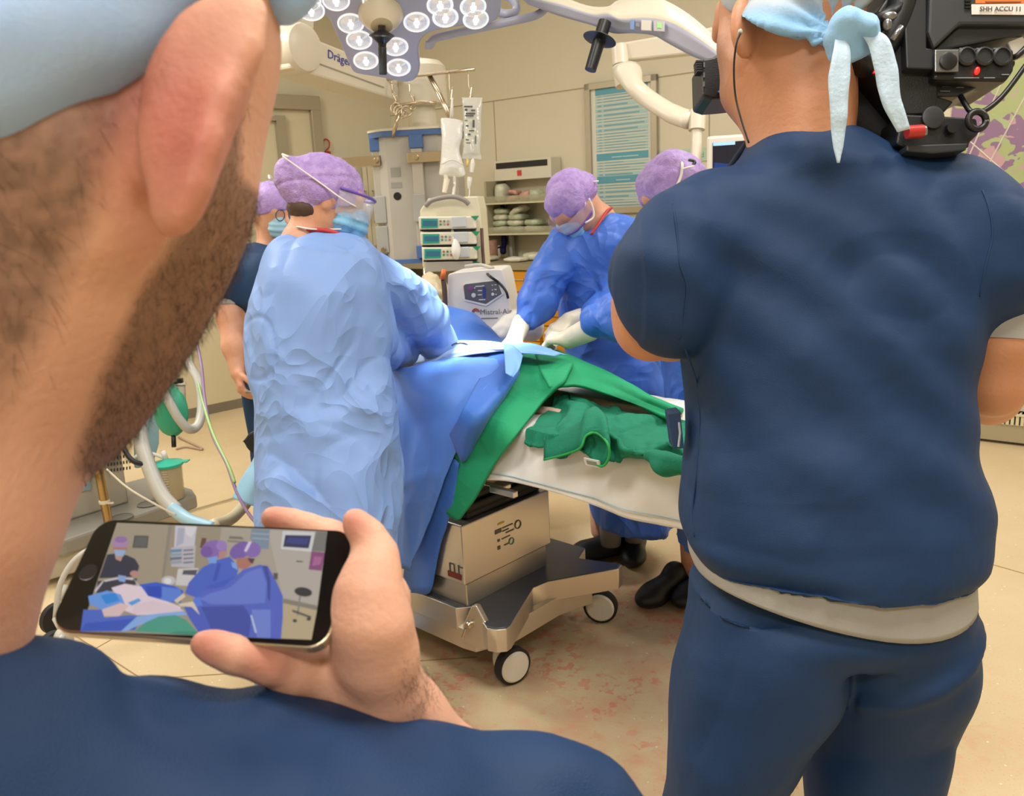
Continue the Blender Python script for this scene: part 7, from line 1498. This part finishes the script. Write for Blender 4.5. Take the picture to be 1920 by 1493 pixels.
poly_s('ead2da', [(400, 600), (540, 570), (690, 610), (770, 650), (640, 660), (380, 672)])
poly_s('4f6fd0', [(25, 640), (160, 640), (180, 700), (360, 680), (470, 690), (330, 800), (3, 800)]); poly_s('3a5cc6', [(40, 740), (250, 720), (470, 700), (400, 790), (8, 796)]); poly_s('8fb6ee', [(420, 690), (560, 670), (760, 650), (790, 680), (600, 690), (400, 770), (340, 800), (300, 800)])
poly_s('49a48c', [(400, 800), (480, 735), (580, 690), (700, 680), (780, 715), (850, 790), (840, 830), (640, 815)]); poly_s('3d8f7a', [(640, 815), (720, 800), (860, 800), (870, 835)])
poly_s('4565cc', [(900, 330), (1010, 275), (1100, 250), (1165, 330), (1150, 400), (1000, 470), (870, 560), (770, 520), (800, 440)]); poly_s('3350b8', [(1010, 300), (1040, 300), (1000, 430), (975, 430)]); poly_s('3c5cc8', [(930, 470), (1130, 400), (1240, 330), (1200, 480), (1000, 530)])
oval('8d68b4', 985, 195, 92, 66, -.1); oval('7b55a8', 930, 215, 45, 42); oval('a37fc4', 1040, 170, 40, 40); poly_s('c08c7e', [(1020, 215), (1085, 205), (1060, 262), (1020, 270)]); poly_s('79a8ea', [(935, 262), (1010, 245), (1000, 300), (950, 300)])
poly_s('5468cc', [(1200, 345), (1320, 310), (1380, 320), (1440, 430), (1490, 540), (1490, 700), (1475, 855), (960, 828), (870, 650), (830, 580), (900, 500), (1060, 470)]); poly_s('6a80da', [(1220, 370), (1330, 330), (1370, 450), (1360, 590), (1220, 600), (960, 600), (880, 560), (960, 520), (1100, 480)]); poly_s('3e50ae', [(890, 620), (1200, 610), (1260, 700), (1240, 840), (980, 826), (900, 700)]); poly_s('3a48a0', [(1340, 320), (1375, 318), (1400, 430), (1395, 580), (1380, 560), (1375, 430)]); poly_s('7489dc', [(1260, 640), (1400, 640), (1400, 850), (1300, 846)]); poly_s('c3d3ea', [(1250, 680), (1264, 680), (1300, 810), (1285, 810)])
poly_s('4a62c8', [(760, 610), (900, 640), (980, 820), (880, 820), (800, 700)])
oval('7c5cae', 1180, 205, 88, 58, -.5); oval('8d6cb8', 1265, 200, 64, 58); poly_s('e2d6ea', [(1240, 140), (1262, 142), (1225, 215), (1205, 210)]); poly_s('b87868', [(1150, 262), (1250, 255), (1275, 300), (1210, 345), (1150, 330)]); poly_s('4a3540', [(1230, 262), (1285, 265), (1270, 300), (1250, 295)]); poly_s('7faaf0', [(1110, 290), (1150, 300), (1160, 350), (1120, 330)])
poly_s('e4d2b8', [(690, 575), (760, 520), (775, 545), (715, 592)]); poly_s('e6d6bc', [(720, 600), (830, 580), (850, 610), (880, 680), (860, 660), (820, 620), (740, 616)]); poly_s('5c7fe6', [(830, 560), (880, 545), (900, 610), (850, 620)])
oval('2c2c30', 1640, 510, 66, 34, .15); poly_s('8a8784', [(1610, 540), (1622, 542), (1606, 680), (1592, 680)]); poly_s('55534e', [(1560, 640), (1700, 690), (1695, 705), (1560, 656)]); oval('3a3835', 1578, 722, 16, 12); oval('3a3835', 1680, 710, 16, 12)
poly_s('5a5248', [(1420, 370), (1455, 372), (1450, 420), (1425, 415)])
so = scrMB.make('screen_image', [mat('screen_'+h, h, .35, emit=.62, ecol=h, spec=.2) for h in scr_cols], t)
for m in so.data.materials: m.node_tree.nodes['Principled BSDF'].inputs['Base Color'].default_value = (.02, .02, .02, 1)
